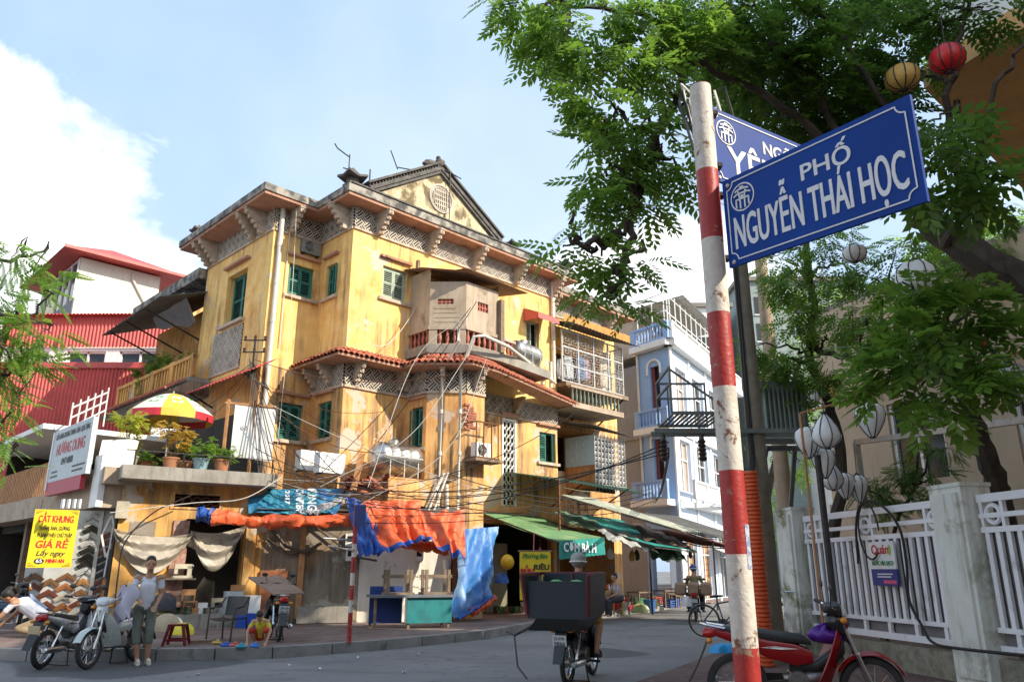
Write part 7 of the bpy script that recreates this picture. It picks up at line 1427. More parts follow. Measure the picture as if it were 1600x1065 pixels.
person('rider in blue helmet and olive jacket far down the street', (5.75, 25.4, .02), math.atan2(.96, .25) + R(90), ride, olive, dgrey, skin_m, sleeve=1.0, leg=.97, shoe=dgrey, helmet=blueh, vox=.02, scale=1.0)
sit = dict(ride); sit.update(elL=(.24, -.06, 1.0), wrL=(.14, -.28, .92), elR=(-.24, -.06, 1.0), wrR=(-.14, -.28, .92), knL=(.12, -.28, .80), knR=(-.12, -.28, .80), anL=(.12, -.24, .40), anR=(-.12, -.24, .40), toeL=(.12, -.40, .37), toeR=(-.12, -.40, .37))
person('person in a pale top seated at the food stall table', (3.05, 23.9, -.12), R(-70), sit, pm('pale_top', (.45, .40, .42), rough=.9), dgrey, skin_l, leg=.97, vox=.02, scale=.95)
pb_ = MB()
for i in range(5): pass
tag(MB().sheet(lambda u, v: (3.16 + .19 * math.sin(math.pi * u) * math.cos(6.283 * v) * (1 + .15 * math.sin(5 * 6.283 * v) * math.sin(4 * u)), 8.16 + .14 * math.sin(math.pi * u) * math.sin(6.283 * v), .80 + .085 * (1 - math.cos(math.pi * u)) * (1 + .22 * math.sin(6 * 6.283 * v + 3 * u))), 10, 24).build('purple_bundle', pm('purple_plastic', (.10, .015, .26), (.07, .01, .2), rough=.4, scale=7, bmp=.3, fine=16), smooth=True), 'purple plastic bundle lying on the red motorbike footwell', 'bundle')
# ---------------------------------------------------------------- street things on the left pavement
PW = lambda px, py, z=PZ: (lambda d: Vector((0, 0, 1.5)) + d * ((z - 1.5) / d.z))((at(px, py, 1.0) - Vector((0, 0, 1.5))))
c = PW(545, 1003); b = [(0.05, PZ, 1.05), (.05, 1.05, 1.5)]
RP = thing('striped_post', 'red and white banded post with a small blue sign standing by the kerb', 'post', (c.x, c.y, 0))
zz = [PZ, .72, .95, 1.22, 1.45, 1.75, 2.0, 2.75]
for i in range(len(zz) - 1): MB().lathe([(.045, zz[i]), (.045, zz[i + 1])], n=14).build('band', poler if i % 2 == 0 else polew, RP, True)
MB().box(-.02, .20, -.05, -.03, 2.35, 2.75).build('sign_plate', pm('navy_plate', (.03, .05, .18), rough=.5), RP)
# upturned table on a teal counter
c = PW(665, 979); TT = thing('teal_counter', 'teal and blue low counter standing before the white wall', 'counter', (c.x, c.y, PZ), fl.rz + R(4)); teal = pm('teal_paint', (.02, .22, .23), (.015, .16, .17), rough=.5, scale=4, dirt=(.08, .12, .12)); nvy = pm('blue_paint', (.015, .05, .22), rough=.5)
MB().box(-.55, .55, -.35, -.31, .12, .70).build('front_panel', teal, TT); MB().box(-1.35, -.551, .2, .24, .1, .95).build('back_panel', nvy, TT); MB().box(.51, .55, -.309, .35, .1, .7).build('end_panel', teal, TT); MB().box(-1.4, .62, -.42, .42, .70, .76).build('top_board', pm('grey_board', (.16, .17, .19), rough=.6), TT)
for x, y in ((-.5, -.28), (.48, -.28), (-1.3, -.3), (-1.3, .3), (.48, .3)): MB().box(x - .03, x + .03, y - .03, y + .03, 0, .7).build('leg', wood, TT)
def upturned(dx, label):
    t = thing('upturned_stool', label, 'stool', TT.matrix_basis @ Vector((dx, 0, .761)), TT.rotation_euler.z)
    MB().box(-.36, .36, -.28, .28, 0, .05).build('seat_board', wood, t)
    for x in (-.28, .28):
        for y in (-.2, .2): MB().box(x - .035, x + .035, y - .035, y + .035, .05, .58).build('leg', wood, t)
    MB().box(-.36, .36, -.225, -.176, .38, .46).box(-.36, .36, .176, .225, .38, .46).build('rung', wood, t)
upturned(-.72, 'brown wooden stool upturned on the left of the teal counter'); upturned(.22, 'brown wooden stool upturned on the right of the teal counter')
c = PW(275, 1007); ST = thing('plastic_stool', 'dark red plastic stool on the pavement', 'stool', (c.x, c.y, PZ), R(10)); mrn = pm('maroon_plastic', (.16, .012, .02), rough=.4, bmp=0)
MB().box(-.15, .15, -.15, .15, .34, .37).build('seat', mrn, ST)
for x in (-1, 1):
    for y in (-1, 1): MB().extr([(x * .09, y * .13, .34), (x * .15, y * .13, .34), (x * .22, y * .18, 0), (x * .17, y * .18, 0)], (0, y * .03, 0)).build('leg', mrn, ST)
for y in (-.17, .17): MB().bar((-.17, y, .1), (.17, y, .1), .02, .04).build('rung', mrn, ST)
c = PW(352, 1000); CR = thing('wire_chair', 'black armchair with a low curved back on the pavement', 'chair', (c.x, c.y, PZ), R(-15)); 
MB().sheet(lambda u, v: (-.24 + .48 * u, -.2 + .44 * v, .42 - .03 * math.sin(3.14 * u)), 8, 6, .02).build('seat', black_pl, CR); MB().sheet(lambda u, v: (-.25 * math.cos(math.pi * u), .26 - .0 + .02 * math.sin(math.pi * u) + .05 * v, .46 + .36 * v), 10, 6, .015).build('backrest', black_pl, CR, True)
for s_ in (-1, 1): MB().tube([(s_ * .27, -.24, 0), (s_ * .27, -.22, .40), (s_ * .28, -.18, .60), (s_ * .28, .1, .64), (s_ * .26, .28, .80)], .016, 8).build('arm', iron, CR, True); MB().tube([(s_ * .26, .24, .44), (s_ * .28, .3, 0)], .016, 8).build('leg', iron, CR)
# tilted board over the black motorbike
c0 = at(388, 901, 16.6); BD = tag(MB().extr([at(388, 900, 16.9), at(440, 898, 17.4), at(476, 925, 16.1), at(428, 927, 15.7)], (0, 0, -.03)).build('tilted_board', pm('brown_board', (.26, .18, .13), (.19, .13, .09), rough=.85, scale=3)), 'brown board tilted over the black motorbike by the wall', 'board')
# clutter at the sewing shop door
def sewing_machine(c, rz, label, mat):
    t = thing('sewing_machine', label, 'sewing machine', c, rz); MB().box(-.22, .22, -.09, .09, 0, .06).build('base', mat, t); MB().box(.1, .2, -.05, .05, .06, .28).build('column', mat, t); MB().box(-.2, .2, -.05, .05, .22, .33).build('arm', mat, t); MB().box(-.2, -.12, -.04, .04, .10, .22).build('head', mat, t); MB().lathe([(.07, 0), (.07, .03)], (.2, 0, .27), 14, 'x').build('hand_wheel', chrome, t, True)
creamp = pm('cream_enamel', (.52, .48, .36), (.42, .38, .28), rough=.4, bmp=0); dk = pm('dark_enamel', (.03, .05, .05), rough=.4, bmp=0)
S3 = fs
def on_shop(x, z, d): return fs(x, z, d)
sewing_machine(on_shop(1.55, 1.32, -.25), fs.rz, 'cream sewing machine on display beside the shop shutter', creamp)
tag(MB().box(-.35, .35, -.2, .2, 0, .04).xf(0, Matrix.Translation(on_shop(1.5, 1.28, -.2)) @ Matrix.Rotation(fs.rz, 4, 'Z')).build('display_shelf', wood), 'wooden shelf under the cream sewing machine', 'shelf')
sewing_machine(on_shop(2.6, .5, .2), fs.rz, 'cream sewing machine on the doorstep of the dark shop', creamp); sewing_machine(on_shop(2.2, 1.5, 1.5), fs.rz, 'teal sewing machine on a shelf deep in the dark shop', dk); sewing_machine(on_shop(2.6, 1.0, 1.6), fs.rz, 'grey sewing machine low on a shelf inside the dark shop', creamp)
def box(label, c, s, mat, rz=0, name='cardboard_box', cat='box'):
    k = len([1]); t = MB().box(-s[0] / 2, s[0] / 2, -s[1] / 2, s[1] / 2, 0, s[2]); t.box(-s[0] / 2 - .004, s[0] / 2 + .004, -s[1] / 2 - .004, s[1] / 2 + .004, s[2] * .93, s[2] + .004); return tag(t.build(name, mat, None, False, c, rz), label, cat)
box('white carton on the doorstep beside the wooden chair', on_shop(2.05, .5, -.45), (.22, .2, .24), white_p, .5); box('pale blue and white crate standing by the door pier', on_shop(2.75, .5, -.5), (.4, .3, .5), pm('pale_crate', (.50, .55, .55), rough=.6), fs.rz); box('orange carton on top of the pale crate', on_shop(2.85, 1.01, -.5), (.3, .2, .14), wood_o, fs.rz + .2); box('white appliance case beside the door pier', on_shop(3.15, .4, -.75), (.35, .3, .5), white_p, fs.rz); box('bright blue plastic tub below the black armchair', on_shop(2.95, PZ, -1.1), (.4, .3, .32), flat('blue_tub', (.02, .08, .42), .4), fs.rz); box('grey stone block by the doorstep', on_shop(3.35, PZ, -1.0), (.4, .4, .25), conc, fs.rz); box('low brown tray on the pavement before the shop', PW(315, 1004), (.4, .25, .06), wood, .3)
CRN = thing('small_chair', 'small orange wooden chair on the shop doorstep', 'chair', on_shop(1.75, .5, -.4), fs.rz); 
MB().box(-.16, .16, -.16, .16, .26, .29).build('seat', wood_o, CRN); MB().box(-.16, .16, .13, .16, .42, .56).build('backrest', wood_o, CRN)
for x in (-.14, .14): MB().box(x - .015, x + .015, .13, .159, .29, .42).build('back_post', wood_o, CRN); [MB().box(x - .015, x + .015, y - .015, y + .015, 0, .26).build('leg', wood_o, CRN) for y in (-.14, .14)]
cl_m = pm('tan_cloth', (.50, .40, .20), (.40, .31, .15), rough=.9, bmp=.2)
tag(MB().sheet(lambda u, v: on_shop(.35 + 1.0 * u, 1.25 - .5 * u - .55 * v * (1 - .4 * u), -.35 - .35 * v - .06 * math.sin(9 * u + 4 * v)), 16, 10, .012).build('tan_cloth', cl_m, smooth=True), 'tan cloth spread over things beside the sewing shop', 'cloth')
def heap(label, c, r, mat, seed, name='plastic_bag', cat='bag'):
    q = random.Random(seed); ph = [q.uniform(0, 6) for _ in range(4)]
    b = MB(); b.sheet(lambda u, v: (r[0] * math.sin(math.pi * u * .5) * math.cos(6.283 * v) * (1 + .16 * math.sin(5 * 6.283 * v + ph[0]) * math.sin(3 * u)), r[1] * math.sin(math.pi * u * .5) * math.sin(6.283 * v) * (1 + .16 * math.sin(4 * 6.283 * v + ph[1])), r[2] * math.cos(math.pi * u * .5) * (1 + .2 * math.sin(7 * 6.283 * v + ph[2]) * u)), 8, 26); return tag(b.build(name, mat, None, True, c), label, cat)
heap('cream cloth bundle on the pavement by the sewing shop', PW(258, 985), (.32, .26, .38), pm('cream_bundle', (.46, .38, .26), rough=.8, bmp=.3), 1); heap('yellow plastic bag behind the dark red stool', PW(283, 990), (.26, .2, .24), flat('yellow_bag', (.70, .58, .02), .4), 2); heap('dark grey bag of scraps beside the doorway', on_shop(1.15, .6, -.5), (.3, .25, .4), dgrey, 3); heap('white plastic bag beside the tan cloth', on_shop(1.35, PZ, -.75), (.25, .22, .3), white_p, 4); heap('blue plastic sheet bundle at the framing shop post', PW(165, 960), (.2, .2, .75), flat('bright_blue', (.01, .05, .40), .4), 5); heap('blue plastic bag lying on the road by the bicycle', PW(1133, 1018, .1), (.28, .2, .16), flat('sky_blue_bag', (.02, .30, .62), .4), 6)
for i, (px, py, c_, lab) in enumerate(((352, 1010, (.02, .12, .5), 'blue'), (366, 1010, (.6, .12, .1), 'red'), (376, 1012, (.02, .3, .4), 'teal'), (397, 1011, (.02, .2, .6), 'sky blue'), (338, 1006, (.55, .4, .1), 'gold'))):
    t = MB(); loft(t, [(-.1, 0, .03, .02, .01), (-.06, 0, .035, .045, .03), (.05, 0, .035, .045, .03), (.1, 0, .03, .02, .012)], 8); t.ball((.02, 0, .07), (.04, .03, .03), 8, 5); tag(t.build('toy', flat('toy_' + lab.replace(' ', '_'), c_, .4), None, True, PW(px, py), rnd.uniform(-.5, .5)), '%s plastic toy on the pavement before the child' % lab, 'toy')
# litter
for i in range(14):
    px, py = rnd.uniform(120, 1000), rnd.uniform(985, 1055); z = PZ + .004 if py < 1000 and px < 700 else .005
    p = PW(px, py, z); tag(MB().sheet(lambda u, v: (.055 * u, .045 * v, .012 * math.sin(5 * u + 3 * v) + .012), 3, 3, .002).build('litter', white_p, None, False, p, rnd.uniform(0, 6)), 'scrap of white paper litter on the ground', 'litter', 'paper scraps littering the road and pavement')
# ---------------------------------------------------------------- food stall things on the right
def table(c, rz, w, d, h, mat, label):
    t = thing('stall_table', label, 'table', c, rz); MB().box(-w / 2, w / 2, -d / 2, d / 2, h - .04, h).build('top', mat, t)
    for x in (-1, 1):
        for y in (-1, 1): MB().box(x * w / 2 - x * .05 - .02, x * w / 2 - x * .05 + .02, y * d / 2 - y * .05 - .02, y * d / 2 - y * .05 + .02, 0, h - .041).build('leg', mat, t)
    return t
ylw = pm('yellow_wood', (.55, .38, .08), (.45, .30, .06), rough=.6); c = PW(950, 960); table((c.x, c.y, PZ), R(30), .9, .55, .72, ylw, 'small yellow table outside the food stall')
for i in range(9): a = rnd.uniform(0, 6); q = c + Vector((rnd.uniform(-.3, .3), rnd.uniform(-.15, .15), .72)); tag(MB().lathe([(.03, 0), (.035, .05), (.03, .12), (.014, .16), (.014, .2)], n=10).build('sauce_bottle', (flat('sauce_red', (.5, .06, .02), .3), flat('sauce_amber', (.55, .25, .05), .3), white_p)[i % 3], None, True, q), '%s sauce bottle on the yellow stall table' % ('red', 'amber', 'white')[i % 3], 'bottle', '%s bottles on the stall table' % ('red', 'amber', 'white')[i % 3])
def bucket(c, r, h, mat, label): return tag(MB().lathe([(r * .8, 0), (r, h), (r * 1.06, h), (r * 1.06, h + .03), (r * .94, h + .03), (r * .75, .05), (.01, .05)], n=18).build('bucket', mat, None, True, c), label, 'bucket')
bucket(PW(962, 952), .16, .3, flat('red_bucket', (.55, .02, .03), .4), 'red bucket under the yellow stall table'); bucket(PW(1016, 955), .2, .36, flat('blue_bucket', (.03, .12, .35), .4), 'blue bucket at the kerb by the stalls'); bucket(PW(980, 952), .15, .24, white_p, 'white basin beside the red bucket'); bucket(PW(820, 955), .14, .28, white_p, 'white bucket beside the blue plastic sheet')
heap('clear bag of vegetables on the kerb by the stalls', PW(1000, 956), (.3, .25, .28), pm('veg_bag', (.5, .45, .2), (.3, .4, .12), rough=.4, scale=12), 7); heap('red bag among the basins at the food stall', PW(990, 953), (.2, .16, .2), flat('red_bag', (.5, .05, .08), .4), 8)
for i, (x, y) in enumerate(((1040, 930), (1000, 935), (1065, 925))): c2 = PW(x, y + 18); table((c2.x, c2.y, PZ), R(40), .7, .6, .62, wood, ('dark stall table under the teal awning, nearest the buckets', 'dark stall table under the brown awning', 'dark stall table farthest along the stalls')[i] if i != 1 else 'dark stall table deep in the shade of the awnings')
for i, (x, y) in enumerate(((1020, 950), (1048, 944), (1056, 948), (985, 948))):
    c2 = PW(x, y); t = thing('stall_stool', 'small dark stool among the stall tables', 'stool', (c2.x, c2.y, PZ), R(20 * i), 'dark stools at the food stalls'); MB().box(-.15, .15, -.15, .15, .4, .44).build('seat', wood, t); [MB().box(a * .12 - .02, a * .12 + .02, d * .12 - .02, d * .12 + .02, 0, .4).build('leg', wood, t) for a in (-1, 1) for d in (-1, 1)]
tag(MB().ball((0, 0, 0), (.2, .2, .22), 16, 10).build('balloon', flat('yellow_balloon', (.75, .45, .02), .3), None, True, at(793, 877, 23.6)), 'yellow round balloon hanging beside the blue plastic sheet', 'balloon')
heap('blue plastic bag hanging at the stall entrance', at(783, 910, 23.8), (.22, .2, .3), flat('hung_blue_bag', (.02, .12, .42), .4), 9)
for i in range(6): p = PW(775 + i * 8, 957); tag(MB().lathe([(.06, 0), (.09, .1), (.08, .2), (.05, .22)], n=10).build('pot', (iron, flat('green_pot', (.05, .2, .06), .5), wood)[i % 3], None, True, p), '%s pot on the ground behind the plastic sheet' % ('dark', 'green', 'brown')[i % 3], 'pot', '%s pots beside the stall entrance' % ('dark', 'green', 'brown')[i % 3])
tag(MB().box(-.5, .5, -.02, .02, 0, 2.2).xf(0, Matrix.Rotation(R(45), 4, 'Z')).build('roller_door', pm('olive_roller', (.22, .21, .13), (.17, .16, .10), rough=.6, streak=(.12, .11, .07)), None, False, HW(6.6, .35, PZ)), 'olive roller door behind the food stall banner', 'door')
# load on the far motorbike
fm = Matrix.Translation((5.75, 25.4, 0)) @ Matrix.Rotation(math.atan2(.96, .25), 4, 'Z')
for i, y in enumerate((-.36, .02, .40)): t = MB(); loft(t, [(-.8, y, .95, .14, .14), (-.72, y, .96, .18, .2), (-.4, y, .96, .18, .2), (-.32, y, .95, .15, .16)], 12, 4); tag(t.xf(0, fm).build('bundle', pm('brown_bundle', (.36, .24, .15), (.28, .18, .11), rough=.85), smooth=True), ('right', 'middle', 'left')[i] + ' brown bundle strapped across the far motorbike', 'bundle')
bx_ = heap('white plastic bag hanging from the far motorbike', (5.35, 24.75, .45), (.2, .15, .3), white_p, 11)
# ---------------------------------------------------------------- roof terrace: umbrella, pots and plants, white boards
UC = at(268, 640, 21.0); UC.z = 0
UM = thing('parasol', 'red, yellow and white parasol opened over the roof terrace', 'parasol', (UC.x, UC.y, 0)); ux = pm('parasol_white', (.74, .70, .62), rough=.6, bmp=0); uy = pm('parasol_yellow', (.76, .48, .06), rough=.6, bmp=0); ur = pm('parasol_red', (.62, .03, .05), rough=.6, bmp=0)
n = 8; Rz, zr, zt_ = 1.12, 5.62, 6.22
for i in range(n):
    a0, a1 = 2 * math.pi * i / n + .2, 2 * math.pi * (i + 1) / n + .2
    def pt(u, v): a = a0 + (a1 - a0) * u; r = Rz * v * (1 - .03 * math.sin(math.pi * u)); return (r * math.cos(a), r * math.sin(a), zt_ - (zt_ - zr) * v ** 1.7)
    MB().sheet(pt, 6, 8, .004).build('panel', ux if i % 2 else uy, UM, True)
    MB().sheet(lambda u, v: (lambda q: (q[0], q[1], q[2] - .2 * v))(pt(u, 1.0)), 6, 2, .004).build('valance', ur if i % 2 else uy, UM)
    am = (a0 + a1) / 2; M_ = Matrix.Translation((0, 0, 0)); q = [pt(.25, .5), pt(.75, .5), pt(.72, .78), pt(.28, .78)]; up_ = [(x, y, z + .012) for x, y, z in q]
    MB().poly(*up_).build('printed_patch', (white_p, flat('green_print', (.05, .35, .08), .5))[i % 2], UM)
    MB().bar((0, 0, zt_ - .05), (Rz * math.cos(a0), Rz * math.sin(a0), zr - .02), .02).build('rib', galv, UM)
MB().tube([(0, 0, 3.92), (0, 0, zt_ + .08)], .025, 8).build('pole', galv, UM)
def potplant(px, py, Y, hgt, rad, mat, label, pot_m, dens=500, s_=None, pot=(.2, .32)):
    p = at(px, py, Y); z0 = 3.93; t = thing('potted_plant', label, 'plant', (p.x, p.y, z0)); MB().lathe([(pot[0] * .7, 0), (pot[0], pot[1]), (pot[0] * 1.08, pot[1]), (pot[0] * 1.08, pot[1] + .04), (.02, pot[1] + .03)], n=14).build('pot', pot_m, t, True)
    tb = MB(); ends = []
    for i in range(6): a = rnd.uniform(0, 6.3); e = Vector((rad * .5 * math.cos(a), rad * .5 * math.sin(a), hgt * rnd.uniform(.6, .95))); limb(tb, [Vector((0, 0, .25)), e * .5, e], .014, .005, .02); ends.append(e)
    tb.build('stem', bark, t); foliage('foliage', [(e, rad * .6) for e in ends] + [(Vector((0, 0, hgt * .6)), rad * .7)], mat, t, spray(3, .16, .022, .07) if s_ is None else s_, dens, 1.0, .1)
terr = pm('terracotta', (.36, .16, .08), rough=.85); glz = pm('blue_glaze_pot', (.25, .38, .42), rough=.35)
potplant(200, 735, 19.6, 1.5, .55, lf_yel, 'bushy yellow-green plant at the left end of the terrace', conc, 230); potplant(265, 735, 19.9, 1.25, .42, lf_red, 'russet and yellow croton beside the parasol pole', terr, 300); potplant(312, 738, 20.1, .9, .36, lf_lime, 'thin leafy plant in a blue pot on the terrace', glz, 160); potplant(345, 738, 20.3, .7, .34, lf_mid, 'low green plant near the white board on the terrace', terr, 200); potplant(225, 738, 20.6, .7, .3, lf_mid, 'small dark plant behind the terrace edge', terr, 200); potplant(285, 738, 20.6, 1.0, .3, lf_mid, 'green shrub behind the croton on the terrace', terr, 200)
# bush on the side balcony
sbp = HW(-1.9, 9.6, 8.2); t = thing('balcony_bush', 'dense green bush spilling over the side balcony rail', 'plant', sbp); MB().box(-.5, .5, -.2, .2, -.3, .1).xf(0, Matrix.Rotation(R(135), 4, 'Z')).build('planter', conc, t); foliage('foliage', [(Vector((.0 + .45 * i, -.45 * i, .35 + .1 * math.sin(i * 3))), .55) for i in range(-2, 4)] + [(Vector((-.5, .2, -.3)), .4), (Vector((.2, -.5, .7)), .4)], lf_mid, t, spray(3, .18, .022, .08), 190, 1.0)
def board(c, w, h, mat, label, name='white_board'):
    p0, p1 = c; f_ = Face((p0.x, p0.y), (p1.x, p1.y)); return f_
p0, p1 = at(355, 720, 20.6), at(424, 722, 20.9); fbd = Face((p0.x, p0.y), (p1.x, p1.y)); WBD = thing('blank_banner', 'blank white banner stretched on a wooden frame above the terrace', 'banner'); zb = at(390, 715, 20.8).z; zt2 = at(390, 634, 20.8).z
MB().sheet(lambda u, v: fbd(fbd.len * (u * .95 + .05 + .04 * v * 0), zt2 - (zt2 - zb) * v - .08 * u, -.03 + .015 * math.sin(5 * u + 2 * v)), 10, 10, .004).build('cloth', pm('banner_white', (.74, .73, .70), (.70, .69, .66), rough=.7, bmp=.02), WBD)
for x in (-.12, fbd.len * .5): MB().bar(fbd(x, 3.9), fbd(x, zt2 + .15), .07).build('post', wood_o, WBD)
MB().bar(fbd(-.2, zt2 + .05), fbd(fbd.len, zt2 + .0), .06).build('rail', wood_o, WBD); text_on(fbd, 'DE', fbd.len * .32, (zb + zt2) / 2 + .1, -.055, .13, flat('faded_print', (.45, .45, .44), .8), WBD)
p0, p1 = at(150, 730, 19.0), at(198, 738, 19.2); tag(MB().extr([(p0.x, p0.y, 3.92), (p1.x - .1, p1.y, 3.92), (p1.x, p1.y, 4.66), (p0.x + .05, p0.y, 4.6)], (.05, .3, 0)).build('white_planter', white_p), 'white tapered planter beside the name board', 'planter')
for i in range(5): q0 = at(115 + i * 9, 655, 21 + .1 * i); 
wr = MB(); A_, B_ = at(108, 668, 20.5), at(165, 640, 23)
for k in range(3): wr.bar(A_ + Vector((0, 0, .28 * k)), B_ + Vector((0, 0, .28 * k)), .035)
for k in range(6): q = A_.lerp(B_, k / 5); wr.bar(q - Vector((0, 0, .5)), q + Vector((0, 0, .7)), .03)
tag(wr.build('white_railing', white_p), 'white metal railing behind the name board', 'railing')
for x in (.1, 1.2, 2.3, 3.4): tag(MB().bar(fs(x, 3.92, -.62), fs(x, 4.3, -.62), .03).build('rail_post', iron), 'short iron post on the terrace edge', 'post', 'iron posts on the terrace edge')
tag(MB().bar(fs(-.1, 4.28, -.62), fs(3.5, 4.28, -.62), .02).build('terrace_rail', iron), 'thin iron rail along the terrace edge', 'rail')
# telegraph bracket with insulators
IB = thing('insulator_bracket', 'iron bracket with small insulators on the corner of the side wall', 'bracket', at(396, 560, 20.9)); MB().bar((0, 0, -.6), (0, 0, .7), .04).build('upright', iron, IB)
for z in (.2, .55): MB().bar((-.32, 0, z), (.32, 0, z), .035).build('cross_arm', iron, IB); [MB().lathe([(.02, 0), (.045, .02), (.03, .06), (.045, .1), (.02, .13)], (x, 0, z), 8).build('insulator', pm('brown_glaze', (.05, .03, .025), rough=.3), IB) for x in (-.28, 0, .28)]
# ---------------------------------------------------------------- lanterns
def lantern(px, py, Y, d, h, mat, label, kind='drop', ribs=8):
    c = at(px, py, Y); t = thing('paper_lantern', label, 'lantern', c)
    if kind == 'round': prof = [(.15, -1), (.62, -.86), (.93, -.5), (1, 0), (.93, .5), (.62, .86), (.15, 1)]
    elif kind == 'drop': prof = [(.22, -1), (.5, -.7), (.86, -.15), (1, .3), (.9, .68), (.5, .93), (.16, 1)]
    else: prof = [(.12, -1), (.5, -.92), (.9, -.6), (1, -.3), (.86, .1), (.5, .6), (.12, 1)]
    P_ = [(d / 2 * r, h / 2 * z) for r, z in prof]; b = MB(); b.lathe(P_, n=ribs * 2)
    b.build('shade', mat, t, True); r_ = MB()
    for i in range(ribs): a = 2 * math.pi * i / ribs; r_.tube([(1.015 * r * math.cos(a), 1.015 * r * math.sin(a), z) for r, z in P_], .008, 5)
    r_.build('ribs', black_pl, t); MB().lathe([(d * .1, -.03), (d * .1, .03)], (0, 0, h / 2), 12).build('cap', black_pl, t); MB().lathe([(d * .1, -.02), (d * .1, .02)], (0, 0, -h / 2), 12).build('base_ring', black_pl, t); MB().tube([(0, 0, h / 2), (.02, 0, h / 2 + .5)], .006, 5).build('cord', black_pl, t)
lw = pm('lantern_white', (.82, .82, .80), (.74, .74, .73), rough=.8, bmp=.05); lr = pm('lantern_red', (.60, .01, .012), (.5, .01, .01), rough=.4, bmp=.02); ly = pm('lantern_yellow', (.62, .38, .10), (.54, .32, .08), rough=.5, bmp=.02)
lantern(1480, 92, 7.4, .37, .33, lr, 'bright red round lantern high among the branches', 'round', 10); lantern(1410, 122, 8.0, .40, .32, ly, 'golden yellow round lantern beside the red one', 'round', 10); lantern(1431, 434, 8.6, .46, .42, lw, 'white round lantern below the right end of the blue sign', 'round')
lantern(1360, 655, 11.5, .46, .52, lw, 'white drop lantern hanging left of the leafy tree'); lantern(1290, 672, 11.0, .42, .50, lw, 'white onion shaped lantern on the dark post', 'onion'); lantern(1262, 690, 12.0, .40, .48, lw, 'white lantern behind the onion shaped one'); lantern(1287, 722, 12.2, .38, .46, lw, 'white drop lantern lower in the cluster'); lantern(1300, 742, 12.6, .36, .46, lw, 'white lantern lowest in the cluster by the trunk', 'onion'); lantern(1320, 758, 13, .36, .42, lw, 'small white lantern half behind the slim trunk'); lantern(1341, 762, 13, .34, .44, lw, 'white drop lantern right of the slim trunk')
lantern(1448, 640, 10.6, .44, .42, lw, 'white round lantern half hidden under the leaves', 'round'); lantern(1580, 600, 9.4, .42, .52, lw, 'big white drop lantern at the right picture edge'); lantern(1335, 396, 11, .36, .26, lw, 'small pale lantern among leaves below the blue sign', 'round'); lantern(1537, 537, 11, .17, .13, lr, 'tiny red lantern among the leaves at the right', 'round'); lantern(1305, 608, 18, .35, .4, ly, 'far cream lantern behind the slim tree'); lantern(1270, 622, 18, .35, .4, lw, 'far white lantern behind the tan pole')
tag(MB().tube([at(1277, 710, 11), (at(1277, 710, 11).x, at(1277, 710, 11).y, .1)], .045, 10).build('lantern_post', iron), 'dark post carrying the onion shaped lantern', 'post')
tag(MB().tube([at(1250, 645, 11.4), (at(1250, 645, 11.4).x, at(1250, 645, 11.4).y, .1)], .02, 8).build('thin_post', wood_o), 'thin orange rod standing among the lanterns', 'rod'); tag(MB().tube([at(1250, 645, 11.4), at(1350, 618, 11.0), at(1400, 610, 10.4)], .015, 6).build('lantern_rod', wood_o), 'thin orange rod strung sideways above the lanterns', 'rod')
# ---------------------------------------------------------------- overhead cables
G = 'thin cables strung across the corner of the yellow house'
def rcab(a, c, sag, r, m, lab, grp=None): return cable('cable', [at(*a), at(*c)], r, m, lab, sag, 16, grp)
lines = [((395, 560, 20.9), (700, 585, 20.3), .4), ((395, 565, 20.9), (560, 770, 19.5), .3), ((400, 700, 20.3), (760, 770, 19.8), .5), ((395, 720, 20.3), (800, 760, 19.9), .4), ((420, 690, 20.5), (780, 800, 19.6), .3), ((440, 755, 20.2), (820, 800, 19.8), .25), ((500, 740, 20.4), (735, 480, 20.2), .2), ((590, 690, 20.2), (745, 470, 20.0), .1), ((430, 640, 20.8), (640, 700, 20.4), .5), ((405, 600, 20.6), (470, 760, 20.0), .15), ((410, 590, 20.7), (500, 770, 20.0), .2), ((600, 760, 20), (905, 640, 22), .4), ((520, 800, 20), (830, 790, 21), .15), ((560, 815, 19.8), (840, 800, 21), .12)]
for i, (a, c, sg) in enumerate(lines): rcab(a, c, sg, .011, cab if i % 4 else rust, 'thin dark cable strung across the front of the yellow house', G)
for i, (a, m_, c) in enumerate((((730, 555, 20.4), (640, 680, 20.1), (500, 760, 19.9)), ((760, 560, 20.2), (700, 700, 20.0), (560, 790, 19.6)), ((735, 490, 20.2), (650, 560, 20.2), (575, 760, 19.9)))): cable('cable', spline([at(*a), at(*m_), at(*c)], 8), .009, cab_w, 'pale cable swinging down from the bay balcony', .0, 2, 'pale cables hanging from the bay balcony')
for i in range(5): rcab((390 + 2 * i, 560 + 3 * i, 20.9), (405 + 9 * i, 748 - 9 * (i % 3), 20.2), .05 + .12 * (i % 3), .013, cab, 'black cable in the bundle dropping from the insulator bracket', 'bundle of cables below the insulator bracket')
for i in range(3): rcab((395, 565 + 5 * i, 20.9), (300 + 3 * i, 625 + 16 * i, 23), .1 + .12 * i, .009, cab, 'cable running left from the insulator bracket', 'cables leaving the bracket to the left')
for i in range(3): cable('cable', [at(420 + 90 * i, 750 + 8 * i, 20.2), at(1045, 690 + 8 * i, 13.0)], .011, cab, 'long black cable crossing to the pole platform', .9 - .33 * i, 30, 'long cables to the pole platform')
for i in range(4): cable('cable', [at(1045, 700 + 4 * i, 13.0), HW(12.6, -1.9, 4.0 + .16 * i), HW(5.0 - i, -2.6, 3.3 + .25 * i)], .014, cab, 'black cable sagging along the stall awnings', .35 + .06 * i, 20, 'cables sagging along the awnings')
